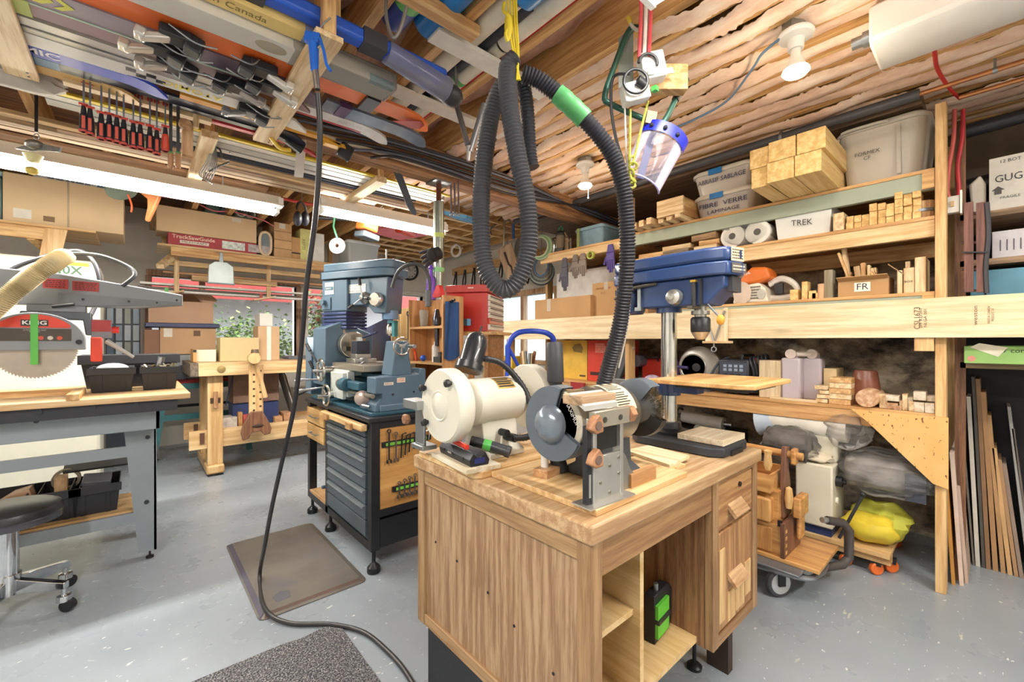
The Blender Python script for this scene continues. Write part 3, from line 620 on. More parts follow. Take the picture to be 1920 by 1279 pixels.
plate(cv, (ox-.02, .612, 1.562), (1, -.25, 0), (0, 0, 1), .07, .05, '#d9c9a8', '#3c2f22', 4, seed=4)
plate(cv, (ox-.02, .607, 1.512), (1, -.25, 0), (0, 0, 1), .08, .035, '#5b5650', '#c9c2b0', 2, seed=5)
mo = part('motor', MB().lathe([(.0, 0), (.055, .004), (.062, .015), (.062, .10), (.057, .12), (0, .125)], (ox-.02, 1.055, 1.362), (0, 0, 1), 28), DB, t)
for k in range(14):
    a = k/14*6.283; c_ = V((ox-.02, 1.055, 0)); d = V((math.cos(a), math.sin(a), 0))
    for z in (1.38, 1.45): part('vent_slot', MB().bar(c_+d*.0615+V((0, 0, z)), c_+d*.0615+V((0, 0, z+.022)), .005, .004, d), BLK(), mo)
part('motor_bracket', MB().bb(ox-.075, ox-.06, .97, .985, 1.39, 1.48).bb(ox-.08, ox-.05, .965, .995, 1.375, 1.39), GALV(), t)
part('motor_cord', MB().tube(spline([(ox-.085, 1.09, 1.43), (ox-.09, 1.03, 1.462), (ox-.08, .96, 1.475), (ox-.07, .90, 1.48)], 6), .006, 6), P('#555248', .5), t)
part('pinion_hub', MB().lathe([(.03, 0), (.032, .01), (.028, .03), (.012, .034), (.012, .045), (0, .046)], (ox-.065, .82, 1.42), (-1, 0, 0), 24), P('#cdccc6', .25, .8), t)
part('depth_stop', MB().cyl((ox-.075, .745, 1.38), (ox-.075, .745, 1.47), .009).bb(ox-.08, ox-.068, .715, .722, 1.385, 1.48), P('#2a2a2d', .4), t)
part('stop_cap', MB().bb(ox-.085, ox-.066, .735, .755, 1.47, 1.478), P('#e0b53a', .4), t)
part('chuck', MB().lathe([(.020, 1.262), (.034, 1.285), (.036, 1.292), (.036, 1.335), (.03, 1.343)], (ox, .755, 0), n=28), P('#3a3b3e', .4, .6, .1), t)
part('chuck_jaws', MB().lathe([(.012, 1.255), (.021, 1.262), (.034, 1.284)], (ox, .755, 0), n=28), steel(), t)
part('quill', MB().cyl((ox, .755, 1.34), (ox, .755, 1.40), .022).ring((ox, .755, 1.352), (ox, .755, 1.366), .034, .02), steel('#9d9d98', .3), t)
part('stop_arm', MB().bb(ox-.09, ox, .745, .765, 1.372, 1.382), steel('#7d7a70', .35), t)
part('feed_lever', MB().cyl((ox-.06, .70, 1.385), (ox-.09, .645, 1.335), .004), GALV(), t); part('lever_ball', MB().sph((ox-.095, .64, 1.325), (.014, .014, .019)), P('#e0a03a', .4), t)
part('front_cheek', MB().bb(ox-.03, ox+.05, .625, .645, 1.43, 1.485), P('#3d3f45', .5), t)
# tall suction tube behind the cream grinder
t = T('suction_tube', 'upright black suction tube with wide rubber end behind the grinders', 'hose', (1.13, .98, .842), world=True)
part('pipe', MB().cyl((1.12, 1.02, .842), (1.115, 1.03, 1.13), .022, n=18), P('#26282c', .35), t)
part('rubber_end', MB().lathe([(.028, 0), (.03, .004), (.03, .13), (.026, .14), (.02, .142), (.018, .12)], (1.115, 1.03, 1.105), (0, .05, 1), 20), P('#3a3c40', .5), t)
# ================================================================ lathe stand
SG = P('#4b565e', .4, 0, .08, 5); SBK = P('#202226', .4, 0, .1); LB = P('#51697b', .38, 0, .08, 4); LBD = P('#2c5566', .4, 0, .1, 4)
sx0, sx1, sy0, sy1, sz = .94, 1.52, 2.2, 3.32, .84
t = T('lathe_stand', 'black steel machine stand with grey drawer stack, wooden drawers and tool board', 'stand', (1.23, 2.76, 0), world=True)
part('stand_top', MB().bb(sx0-.02, sx1, sy0-.02, sy1, .815, sz), SBK, t, .003)
for (x, y) in ((sx0, sy0), (sx0, 2.885), (sx0, sy1-.05), (sx1-.05, sy0), (sx1-.05, sy1-.05)): part('leg', MB().bb(x, x+.05, y, y+.05, .12, .815), SBK, t, .002)
for (x, y) in ((sx0+.025, sy0+.025), (sx0+.025, 2.905), (sx0+.025, sy1-.03), (sx1-.03, sy0+.025)):
    part('levelling_foot', MB().lathe([(.034, 0), (.036, .012), (.034, .03), (.014, .05), (.01, .055), (.01, .12)], (x, y, 0)), P('#2b2e31', .35, .5), t)
for z in (.13, .795): part('rail', MB().bb(sx0+.05, sx1-.05, sy0, sy0+.04, z-.02 if z > .5 else z, z+.02 if z > .5 else z+.15), SBK, t)
part('rail', MB().bb(sx0, sx0+.04, sy0+.05, sy1-.05, .12, .165), SBK, t)
part('rail', MB().bb(sx0+.05, sx1-.05, sy0, sy0+.04, .295, .335), SBK, t)
part('tool_board', MB().bb(sx0+.05, sx1-.05, sy0+.006, sy0+.018, .335, .775), wood('#d9a14e', '#c08838', 'x', .45, .4, 0), t)
# drawer stack
ch = part('drawer_cabinet', MB().bb(sx0+.008, sx1-.1, sy0+.055, 2.88, .165, .79), SG, t, .003)
zz = .775
for k, h in enumerate((.055, .055, .055, .085, .085, .085, .085, .09)):
    dr = part('drawer', MB().bb(sx0-.006, sx0+.01, sy0+.065, 2.872, zz-h+.006, zz), SG, t, .002)
    if k < 7: part('handle_strip', MB().prism([(0, 0), (.012, .006), (.012, .018), (0, .02)], (sx0-.006, sy0+.075, zz-.026), (-1, 0, 0), (0, 0, 1), (0, .58, 0)), P('#a9b0b4', .3, .7), dr)
    zz -= h
hb = part('wooden_edge_bar', MB().bb(sx0-.045, sx0-.008, sy0+.03, 2.89, .765, .8), wood('#e0b878', '#c39550', 'y'), t, .006)
for y in (2.38, 2.76): part('bar_block', MB().bb(sx0-.06, sx0-.045, y-.035, y+.035, .76, .795), wood('#c99a5c', '#a87840', 'y'), hb)
for k in range(2):
    z1 = .775-.115*k; dr = part('wooden_drawer', MB().bb(sx0-.008, sx0+.3, 2.945, sy1-.01, z1-.105, z1), wood('#dcae62', '#c08d44', 'y', .45, .7, 0), t, .004)
    part('handle', MB().tube([(sx0-.008, 3.05, z1-.05), (sx0-.03, 3.05, z1-.05), (sx0-.03, 3.19, z1-.05), (sx0-.008, 3.19, z1-.05)], .005, 8), steel(), dr)
part('lower_shelf', MB().bb(sx0, sx1-.05, 2.94, sy1-.05, .165, .18), wood('#dcae72', '#c08d54', 'y'), t); part('back_board', MB().bb(sx1-.1, sx1-.09, 2.94, sy1, .18, .55), wood('#c98e58', '#a86d3a', 'z'), t)
one('small_vise', 'small blue grey machine vise on the lower shelf of the lathe stand', 'vise', MB().bb(1.0, 1.12, 3.02, 3.12, .18, .22).bb(1.0, 1.03, 3.02, 3.12, .22, .27).bb(1.09, 1.12, 3.02, 3.12, .22, .27).cyl((.96, 3.07, .24), (1.1, 3.07, .24), .012), P('#5d7890', .35, .5), bev=.003)
one('green_tool_case', 'flat green case on the lower shelf of the lathe stand', 'case', MB().bb(.98, 1.1, 2.95, 3.0, .18, .2), P('#2f7a6a', .5))
# wrenches on two magnetic bars
def wrench(L, r_=.009, ring=True):
    m = MB().bar((0, 0, -L+.02), (0, 0, -.02), .009, .003, (0, 1, 0)); m.ring((0, -.003, -.012), (0, .003, -.012), r_*1.35, r_*.75, 14)
    m.prism([(-.012, 0), (-.005, -.003), (-.005, -.018), (-.012, -.024), (-.016, -.012)], (0, -.003, -L+.024), (1, 0, 0), (0, 0, 1), (0, .006, 0)); m.prism([(.012, 0), (.005, -.003), (.005, -.018), (.012, -.024), (.016, -.012)], (0, -.003, -L+.024), (1, 0, 0), (0, 0, 1), (0, .006, 0))
    return m
def placed(m, loc): return m.xf(Matrix.Translation(V(loc)))
for k, (z, x0, x1) in enumerate(((.685, 1.0, 1.30), (.43, 1.06, 1.30))):
    tt = T('magnetic_bar', ('upper' if k == 0 else 'lower')+' green edged magnetic bar holding wrenches on the stand side', 'tool holder', (x0, sy0, z-.02), world=True)
    part('bar', MB().bb(x0, x1, sy0-.008, sy0+.006, z-.014, z+.014), BLK(), tt); part('green_strip', MB().bb(x0+.02, x1-.03, sy0-.0095, sy0-.008, z-.008, z+.008), P('#79bd45', .4), tt)
for k, (x, L) in enumerate(((1.035, .19), (1.075, .17), (1.105, .0), (1.13, 0), (1.155, 0), (1.185, 0), (1.215, 0), (1.245, 0), (1.28, 0))):
    if L: one('wrench', ('dark' if k == 0 else 'bright')+' combination wrench on the upper magnetic bar', 'wrench', placed(wrench(L), (x, sy0-.014, .77-.02*k)), P('#55585c', .35, .8) if k == 0 else steel())
    else: one('hex_key', 'bent black hex key on the upper magnetic bar', 'hex key', MB().tube([(x, sy0-.014, .60+.012*(k-2)), (x+.008, sy0-.014, .72+.005*(k % 3)), (x+.032, sy0-.014, .725+.005*(k % 3))], .0045, 6), P('#2c2d30', .4, .6) if k < 7 else steel(), 'hex keys on the upper bar')
for k in range(6):
    x = 1.095+.032*k; one('wrench', 'small bright wrench on the lower magnetic bar' if k < 5 else 'adjustable wrench hanging at the end of the lower magnetic bar', 'wrench', placed(wrench(.10+.008*k if k < 5 else .17, .007 if k < 5 else .014), (x+(.01 if k == 5 else 0), sy0-.014, .475+(.008*k if k < 5 else .03))), steel(), 'small wrenches on the lower bar' if k < 5 else None)
# ================================================================ lathe and mill
t = T('metal_lathe', 'blue grey metal lathe with steel chuck, handwheels and tailstock', 'lathe', (1.15, 2.76, sz), world=True); lathe = t
part('chip_tray', MB().bb(.955, 1.395, 2.23, 3.28, sz, sz+.018), LBD, t, .003)
part('bed', MB().prism([(-.12, 0), (.12, 0), (.1, .05), (.06, .06), (.06, .15), (.09, .165), (.09, .19), (-.09, .19), (-.09, .165), (-.06, .15), (-.06, .06), (-.1, .05)], (1.17, 2.26, sz+.018), (1, 0, 0), (0, 0, 1), (0, 1.0, 0)), LBD, t, .004)
part('foot_pad', MB().prism([(0, 0), (.10, 0), (.10, .06), (.03, .075), (0, .04)], (.98, 2.24, sz+.018), (1, 0, 0), (0, 0, 1), (0, .22, 0)), LB, t, .006)
# headstock at the window end
part('headstock', MB().prism([(.0, 0), (.34, 0), (.34, .36), (.12, .45), (0, .40)], (.97, 3.04, sz+.1), (1, 0, 0), (0, 0, 1), (0, .26, 0)), LB, t, .008)
part('gear_cover', MB().prism([(0, 0), (.13, .0), (.13, .42), (.1, .42), (0, .30)], (.955, 3.3, sz+.02), (0, 1, 0), (0, 0, 1), (.34, 0, 0)), LB, t, .006)
part('spindle_chuck', MB().lathe([(.06, 0), (.088, .004), (.092, .012), (.092, .075), (.088, .08), (.03, .08)], (1.14, 3.04, 1.225), (0, -1, 0), 36), P('#b9b4a8', .25, .9, .1), t)
for a in (90, 210, 330):
    a = math.radians(a); part('chuck_jaw', MB().box((1.14+.055*math.cos(a), 2.95, 1.225+.055*math.sin(a)), (.03, .035, .03)), steel('#8d8a82'), t)
part('mill_column', MB().cyl((1.13, 3.17, 1.25), (1.10, 3.15, 1.36), .07, n=28), P('#c0c3c4', .25, .9), t)
# saddle, cross slide, table and tool post
part('carriage', MB().bb(1.0, 1.34, 2.68, 2.95, 1.03, 1.065).bb(.985, 1.03, 2.66, 2.92, .90, 1.06), P('#cfd4cf', .35, .2), t, .004)
part('apron', MB().bb(.962, .985, 2.68, 2.9, .885, 1.05), P('#c8cec9', .35, .1), t, .004)
part('slotted_table', MB().bb(1.0, 1.34, 2.45, 2.98, 1.066, 1.105), P('#a59c8d', .3, .7), t, .003)
part('compound_slide', MB().bb(1.05, 1.2, 2.72, 2.86, 1.105, 1.135).bb(1.07, 1.17, 2.74, 2.84, 1.135, 1.165), steel('#c4c2bb', .3), t, .003)
part('tool_post', MB().bb(1.075, 1.165, 2.745, 2.835, 1.165, 1.25), P('#3a3f4a', .35, .5), t, .003); part('post_nut', MB().cyl((1.12, 2.79, 1.25), (1.12, 2.79, 1.275), .03), steel(), t)
part('post_lever', MB().cyl((1.12, 2.79, 1.268), (1.14, 2.58, 1.305), .006, .008), P('#3b4262', .35, .5), t)
part('slide_crank', MB().cyl((1.10, 2.72, 1.12), (1.10, 2.67, 1.12), .022).cyl((1.10, 2.665, 1.12), (1.06, 2.655, 1.10), .006).cyl((1.06, 2.655, 1.10), (1.05, 2.62, 1.095), .008), steel(), t)
def handwheel(nm, c, d, r_, mat=None):
    c = V(c); d = V(d).normalized(); x, y, _ = basis(d); m = MB().torus(c, d, r_, r_*.12, 26, 8); m.cyl(c-d*.012, c+d*.02, r_*.22)
    for k in range(3):
        a = k*2.094+.5; m.bar(c, c+(x*math.cos(a)+y*math.sin(a))*r_, r_*.14, r_*.18, d)
    o = part(nm, m, mat or steel('#cfcac0', .22), t)
    part('crank_handle', MB().cyl(c+x*r_*.9, c+x*r_*.9+d*.07, .008, .011), steel(), o); return o
handwheel('handwheel', (.925, 2.98, 1.055), (-1, 0, 0), .07)
handwheel('handwheel', (.92, 2.86, .90), (-1, 0, 0), .065)
handwheel('handwheel', (1.12, 2.205, 1.22), (0, -1, 0), .048)
part('cross_feed_dial', MB().cyl((.935, 2.98, 1.055), (1.0, 2.98, 1.055), .026).cyl((.935, 2.86, .90), (.985, 2.86, .90), .024), steel('#b8b5ad'), t)
for (a, b) in (((.97, 3.12, .98), (.86, 3.14, .985)), ((.97, 3.06, .93), (.84, 3.08, .92))): part('lever', MB().cyl(a, b, .007).cyl(b, V(b)+V((-.05, .01, -.01)), .011), steel(), t)
for (a, b) in (((.965, 3.2, 1.1), (.94, 3.26, 1.18)), ((.965, 3.16, .98), (.94, 3.2, 1.06)), ((.97, 3.22, .92), (.9, 3.27, .885))): part('black_lever', MB().cyl(a, b, .006).cyl(b, V(b)+(V(b)-V(a))*.6, .011), BLK(), t)
part('feed_screw', MB().cyl((.975, 2.26, .945), (.975, 2.7, .945), .012).cyl((.98, 2.7, .98), (.98, 2.76, .98), .035), steel('#b8b5ad'), t)
part('apron_clutch', MB().cyl((.955, 2.58, .985), (.955, 2.66, .985), .04).bb(.95, 1.0, 2.4, 2.58, .965, 1.01), LBD, t, .006)
part('round_crank', MB().lathe([(0, 0), (.03, .002), (.042, .01), (.044, .022), (.02, .026), (.016, .04)], (.955, 2.36, .925), (.5, 1, 0), 28), P('#b9a69c', .3, .6), t)
part('crank_bar', MB().cyl((.95, 2.34, .89), (.97, 2.29, .885), .008), steel(), t)
# tailstock and end bracket
part('tailstock', MB().prism([(0, 0), (.13, 0), (.115, .10), (.11, .20), (.03, .20), (.022, .14)], (1.09, 2.27, 1.05), (1, 0, 0), (0, 0, 1), (0, .14, 0)), LB, t, .006)
part('end_bracket', MB().prism([(0, 0), (.27, 0), (.27, .23), (.24, .23), (.22, .20), (.0, .19), (-.04, .19), (-.04, .10), (0, .10)], (1.02, 2.235, sz+.018), (1, 0, 0), (0, 0, 1), (0, .12, 0)), LB, t, .005)
part('bracket_foot', MB().bb(1.0, 1.39, 2.225, 2.38, sz+.018, sz+.06), LB, t, .008)
for (x, z) in ((1.08, .95), (1.21, .955), (1.08, .89), (1.21, .895)): part('bolt', MB().cyl((x, 2.235, z), (x, 2.231, z), .006, n=8), BLK(), t)
plate(t, (1.13, 2.2335, 1.028), (1, 0, 0), (0, 0, 1), .05, .026, '#e9dcc8', '#b33a2e', 3, 'warning_label')
plate(t, (1.055, 2.2335, 1.012), (1, 0, 0), (0, 0, 1), .055, .016, '#d9cdbd', '#7a3a30', 2, 'warning_label'); plate(t, (1.215, 2.2335, 1.018), (1, 0, 0), (0, 0, 1), .05, .018, '#e9dcc8', '#555', 2, 'warning_label') if False else None
a_, b_, c_, d_ = px(728, 595, 1.42), px(660, 628, 1.42), px(655, 685, 1.42), px(735, 690, 1.42)
part('splash_guard', MB().add([a_, b_, c_, d_]+[p+V((.008, 0, 0)) for p in (a_, b_, c_, d_)], [(0, 1, 2, 3), (7, 6, 5, 4), (0, 4, 5, 1), (1, 5, 6, 2), (2, 6, 7, 3), (3, 7, 4, 0)]), P('#2c3350', .35, 0, .1, 3), t)
# mill head, swivelled on the column
t = T('milling_head', 'blue milling head with belt lid, feed levers and drill chuck above the lathe', 'milling head', (1.186, 2.965, 1.30), rz=math.atan2(-.908, .419)); mh = t
H = lambda z: z-1.30
part('motor_housing', MB().bb(-.30, -.06, -.06, .14, H(1.46), H(1.685)), LB, t, .008)
for k in range(5): part('louvre', MB().bb(-.302, -.065, -.064, .14, H(1.335+k*.025), H(1.352+k*.025)), P('#2f3c66', .35, .2), t, .003)
part('motor_core', MB().bb(-.29, -.075, -.05, .13, H(1.335), H(1.46)), P('#394768', .4), t)
part('motor_foot', MB().bb(-.30, -.1, -.05, .13, H(1.30), H(1.336)), P('#c9ab98', .5), t)
part('head_casting', MB().prism([(-.06, H(1.50)), (.10, H(1.50)), (.16, H(1.44)), (.26, H(1.44)), (.28, H(1.685)), (-.06, H(1.685))], (0, -.04, 0), (1, 0, 0), (0, 0, 1), (0, .17, 0)), LB, t, .006)
ld_ = part('belt_lid', MB().prism([(-.305, -.06), (-.29, -.075), (.27, -.075), (.33, -.03), (.33, .11), (.27, .15), (-.29, .15), (-.305, .13)], (0, 0, H(1.69)), (1, 0, 0), (0, 1, 0), .05), LB, t, .004)
part('lid_top', MB().prism([(-.29, -.055), (-.275, -.065), (.265, -.065), (.32, -.025), (.32, .1), (.265, .14), (-.275, .14), (-.29, .12)], (0, 0, H(1.741)), (1, 0, 0), (0, 1, 0), .06), LB, ld_, .01)
part('quill_nose', MB().cyl((.225, .05, H(1.40)), (.225, .05, H(1.46)), .055).cyl((.225, .05, H(1.375)), (.225, .05, H(1.41)), .02), P('#6f8fb4', .3, .2), t)
part('drill_chuck', MB().lathe([(.014, H(1.285)), (.03, H(1.30)), (.03, H(1.345)), (.024, H(1.36)), (.012, H(1.38))], (.225, .05, 0)), steel('#b5b0a8', .25), t)
part('quill_bracket', MB().bb(.255, .275, .03, .07, H(1.28), H(1.385)).bb(.225, .275, .03, .07, H(1.375), H(1.39)), P('#4b8f9a', .35, .3), t)
part('collar_ring', MB().lathe([(.035, 0), (.05, .01), (.05, .035), (.042, .045)], (.20, -.04, H(1.53)), (0, -1, 0), 24), P('#d8d6d2', .2, .8), t)
hub = part('feed_hub', MB().lathe([(.04, 0), (.042, .02), (.03, .035), (.018, .04), (.016, .055), (0, .056)], (.10, -.045, H(1.545)), (0, -1, 0), 24), P('#8f908e', .3, .8), t)
for (dx, dz) in ((-.02, .13), (-.11, -.07), (.06, -.01)):
    p0 = V((.10, -.085, H(1.545))); p1 = p0+V((dx, -.01, dz)); part('feed_lever', MB().cyl(p0, p1, .005), steel(), hub); part('lever_grip', MB().cyl(p0.lerp(p1, .65), p1, .0105), BLK(), hub)
part('side_plate', MB().bb(-.295, -.21, -.068, -.06, H(1.475), H(1.56)).cyl((-.265, -.068, H(1.525)), (-.265, -.095, H(1.525)), .018), LB, t, .002)
pl = plate(t, (-.225, -.062, H(1.625)), (1, 0, 0), (0, 0, 1), .085, .085, '#e8e6df', '#5a5a5a', 0, 'maker_plate')
part('band', MB().bb(-.265, -.187, -.0645, -.0632, H(1.612), H(1.637)), P('#2d5566', .5), pl); text('GRANITE', (-.233, -.0646, H(1.624)), (1, 0, 0), (0, 0, 1), .017, WHT(), pl, w=.05); text('XT', (-.199, -.0646, H(1.624)), (1, 0, 0), (0, 0, 1), .019, P('#4aa0b8', .5), pl)
text('Smithy', (-.222, -.0632, H(1.65)), (1, 0, 0), (0, 0, 1), .012, P('#333', .5) if False else P('#333333', .5), pl); text('3-in-1 metal\nworking machine', (-.225, -.0632, H(1.598)), (1, 0, 0), (0, 0, 1), .008, P('#8a4a40', .5), pl, w=.065)
pl = plate(t, (.015, -.042, H(1.615)), (1, 0, 0), (0, 0, 1), .15, .06, '#efefea', rows=0, name='warning_sign')
for k, s in enumerate(('DO NOT DRILL HOLES', 'IN OR WELD TO', 'FRAME FLANGES')): text(s, (.012-(.018 if k else 0)*1.0, -.0434, H(1.634)-.019*k), (1, 0, 0), (0, 0, 1), .017, P('#6a6a6a', .5), pl, w=(.135, .095, .1)[k])
part('bolt', MB().cyl((.25, -.02, H(1.80)), (.25, -.02, H(1.87)), .006), GALV(), t)
# lamp arm of the machine
t = T('machine_lamp_arm', 'black curved hose arm arching beside the milling head', 'hose arm', pt(745, 590, 2.62), world=True)
part('arm', MB().tube(spline([pt(735, 540, 2.66), pt(745, 512, 2.66), pt(762, 498, 2.66), pt(785, 496, 2.68), pt(800, 510, 2.68), pt(806, 535, 2.68), pt(803, 562, 2.68)], 8), .011, 10), P('#3b3b3d', .5), t)
part('socket', MB().cyl(pt(803, 545, 2.68), pt(803, 575, 2.68), .02), P('#55565a', .5), t)
# one machine: hang the milling head parts on the lathe
for c in list(mh.children):
    M = Matrix.Translation(V(mh.location)) @ Matrix.Rotation(mh.rotation_euler.z, 4, 'Z')
    c.parent = lathe; c.matrix_basis = Matrix.Translation(-V(lathe.location)) @ M
bpy.data.objects.remove(mh)
lathe['label'] = 'blue grey combination lathe with chuck, handwheels and milling head above'
# ================================================================ shelving along the right wall
XS = 3.0
GRN = P('#a3ad9b', .6, 0, .1, 3); S1, S2, S3, SB = 2.12, 1.88, 1.50, .885
t = T('timber_rack', 'pine shelving rack with green face boards against the concrete wall', 'shelving', (3.4, 1.4, 0), world=True); rack = t
PO = wood('#e6be7c', '#cb9a55', 'z', .6)
part('post', MB().bb(2.985, 3.075, .158, .198, 0, 2.43), PO, t, .002); part('post', MB().bb(3.70, 3.79, .158, .198, 0, 2.43), PO, t, .002)
part('post', MB().bb(3.0, 3.09, 1.965, 2.003, .885, 2.43), PO, t, .002); part('post', MB().bb(3.6, 3.69, 3.45, 3.49, 0, 2.1), PO, t, .002)
part('post', MB().bb(3.0, 3.09, 3.45, 3.49, 0, 1.27), PO, t, .002)
def shelf(z, y0, y1, face, fh, x0=XS, x1=3.78):
    part('shelf_board', MB().bb(x0, x1, y0, y1, z-.018, z), wood('#e0b06a', '#c48c44', 'y', .55), t, .001)
    part('face_board', MB().bb(x0+.004, x0+.042, y0, y1, z-.018-fh, z-.0185), face, t, .002)
shelf(S1, .2, 1.95, GRN, .085); shelf(S2, .2, 1.95, wood('#ecca90', '#d3a765', 'y', .6), .085); shelf(S3, .2, 1.62, GRN, .065)
shelf(2.10, 2.03, 2.98, wood('#ecca90', '#d3a765', 'y', .6), .07, 3.0, 3.8); shelf(SB, .2, 3.6, wood('#d9a865', '#b9833f', 'y', .6), .085)
part('ledger', MB().bb(3.5, 3.54, .2, 1.95, 1.74, 1.83), wood('#dcb274', '#bd8a4a', 'y', .6), t)
part('end_block', MB().bb(2.99, 3.06, .2, .245, 2.02, 2.10), wood('#dcaa5c', '#c08d44', 'y'), t); part('end_block', MB().bb(2.99, 3.06, .2, .245, 1.42, 1.482), wood('#dcaa5c', '#c08d44', 'y'), t)
part('stub', MB().bb(2.95, 3.0, .2, .27, 1.2, 1.266), PO, t)
g = [px(1597, 759, 2.99), px(1772, 772, 2.99), px(1774, 915, 2.99), px(1750, 905, 2.99), px(1627, 789, 2.99)]
g = [(p.y, p.z) for p in g]; g[1] = (.15, SB-.01); g[2] = (.15, g[2][1]); g[0] = (g[0][0], SB-.01)
def speck():
    m, nt, b = newmat('spattered_plywood'); v = coords(nt, (1, 1, .6)); n = noise(nt, v, 5); c = ramp(nt, n, [(.3, lin('#d6a55e')), (.7, lin('#e6bd7c'))])
    f = ramp(nt, noise(nt, v, 70, 2), [(.665, (0, 0, 0, 1)), (.69, (1, 1, 1, 1))]); mx = nd(nt, 'ShaderNodeMix', data_type='RGBA'); nt.links.new(f, mx.inputs[0]); nt.links.new(c, mx.inputs[6]); mx.inputs[7].default_value = lin('#7a4a22')
    nt.links.new(mx.outputs[2], b.inputs['Base Color']); b.inputs['Roughness'].default_value = .6; return m
part('plywood_gusset', MB().prism(g, (2.965, 0, 0), (0, 1, 0), (0, 0, 1), (.018, 0, 0)), speck(), t)
pk = T('long_plank', 'long pale spruce plank fixed across the shelving rack at chest height', 'plank', (2.95, 1.5, 1.266), world=True)
part('board', MB().bb(2.935, 2.972, -.7, 3.6, 1.266, 1.462), wood('#efdcb2', '#dcc08e', 'y', .6, .6, .5), pk, .004)
INK = P('#6b5a45', .7)
text('CSL1673', (2.934, px(1720, 600, 2.935).y, 1.365), (0, 0, 1), (0, 1, 0), .032, INK, pk, w=.11); text('SPF KD-HT\nNLGA 001', (2.934, px(1731, 600, 2.935).y, 1.365), (0, 0, 1), (0, 1, 0), .016, INK, pk, w=.1)
text('weston', (2.934, px(1829, 600, 2.935).y, 1.37), (0, 0, 1), (0, 1, 0), .02, INK, pk, w=.09); text('MADE IN CANADA\nPRODUCT OF', (2.934, px(1858, 600, 2.935).y, 1.37), (0, 0, 1), (0, 1, 0), .012, INK, pk, w=.08)
# ---- boxes by pixel rectangle on a plane X
def fr(u0, u1, v0, v1, X, z=None):
    um = (u0+u1)/2; y0, y1 = px(u1, (v0+v1)/2, X).y, px(u0, (v0+v1)/2, X).y; z1, z0 = px(um, v0, X).z, px(um, v1, X).z
    return (y0, y1, (z if z is not None else z0), z1)
def blk(name, label, cat, r, mat, dep, group=None, bev=.002, dz=0):
    u0, u1, v0, v1, X, z = r; y0, y1, z0, z1 = fr(*r); return one(name, label, cat, MB().bb(X, X+dep, y0, y1, z0+dz, z1), mat, group, bev)
def tub(label, y0, y1, x0, x1, z0, z1, mat, lidmat, lip=.015, tap=.88, name='storage_bin', rnd=.03):
    t = T(name, label, 'bin', ((x0+x1)/2, (y0+y1)/2, z0), world=True); cx, cy = (x0+x1)/2, (y0+y1)/2; hx, hy = (x1-x0)/2, (y1-y0)/2
    def rr_(hx, hy, r_, n=5): return [(cx+sx*(hx-r_)+r_*math.cos(a), cy+sy*(hy-r_)+r_*math.sin(a)) for sx, sy, b in ((1, 1, 0), (-1, 1, 90), (-1, -1, 180), (1, -1, 270)) for a in [math.radians(b+90*i/n) for i in range(n+1)]]
    m = MB(); k = tap; A = [V((x, y, z0)) for x, y in rr_(hx*k-lip, hy*k-lip, rnd)]; B = [V((x, y, z1-.03)) for x, y in rr_(hx-lip, hy-lip, rnd)]; n = len(A)
    m.add(A+B, [(i, (i+1) % n, n+(i+1) % n, n+i) for i in range(n)]+[tuple(range(n-1, -1, -1))])
    part('body', m, mat, t)
    A = rr_(hx, hy, rnd+lip); part('lid', MB().prism(A, (0, 0, z1-.035), (1, 0, 0), (0, 1, 0), .02), lidmat, t, .003); part('lid_panel', MB().prism(rr_(hx-lip*1.2, hy-lip*1.2, rnd), (0, 0, z1-.016), (1, 0, 0), (0, 1, 0), .016), lidmat, t, .004)
    return t
CP = clear('#e6dfd6', .6, .25)
for k, (u0, u1, v0, v1, z, s1, s2) in enumerate(((1296, 1416, 350, 402, S1, 'FIBRE  VERRE', 'LAMINAGE'), (1294, 1413, 303, 352, None, 'ABRASIF SABLAGE', ''))):
    y0, y1, z0, z1 = fr(u0, u1, v0, v1, 3.03); z0 = S1+.001 if k == 0 else zt+.002; z1 = z0+.17; zt = z1
    t = tub(('lower' if k == 0 else 'upper')+' of two stacked clear lidded bins lettered '+('FIBRE VERRE' if k == 0 else 'ABRASIF'), y0, y1, 3.03, 3.40, z0, z1, CP, P('#d9d3c6', .4), rnd=.05)
    part('blue_clip', MB().bb(3.024, 3.034, (y0+y1)/2-.01, (y0+y1)/2+.08, z1-.045, z1-.008), P('#2f7fc4', .4), t)
    part('contents', MB().box((3.2, (y0+y1)/2, z0+.05), (.22, (y1-y0)*.7, .08)), P('#d2c8bb', .8), t)
    text(s1, (3.042, (y0+y1)/2, z0+.085), (0, -1, 0), (0, 0, 1), .045, P('#232a55', .5), t, w=(y1-y0)*.75)
    if s2: text(s2, (3.055, (y0+y1)/2, z0+.04), (0, -1, 0), (0, 0, 1), .035, P('#232a55', .5), t, w=(y1-y0)*.5)
y0, y1, z0, z1 = fr(1568, 1752, 200, 345, 3.03)
t = tub('large grey lidded storage tote beside the rack post lettered FORMEX', .215, y1+.01, 3.03, 3.62, S1+.001, 2.455, P('#c2bcb0', .4, 0, .04), P('#c4beb2', .4), tap=.86, rnd=.06, name='storage_tote')
text('FORMEX\nCF', (3.042, .47, 2.28), (0, -1, 0), (0, 0, 1), .028, P('#333', .5) if False else P('#3a3a3a', .5), t)
for y in (.34, .60): part('side_rib', MB().prism([(-.008, 0), (.008, 0), (.008, .26), (-.008, .26)], (3.066, y, S1+.03), (0, 1, 0), (-.09, 0, 1), (-.004, 0, 0)), P('#b9b3a8', .4, 0, .04), t)
part('lid_handle', MB().tube(spline([(3.022, .58, 2.43), (3.012, .54, 2.433), (3.012, .42, 2.433), (3.022, .38, 2.43)], 5), .008, 8), P('#c4beb2', .4), t)
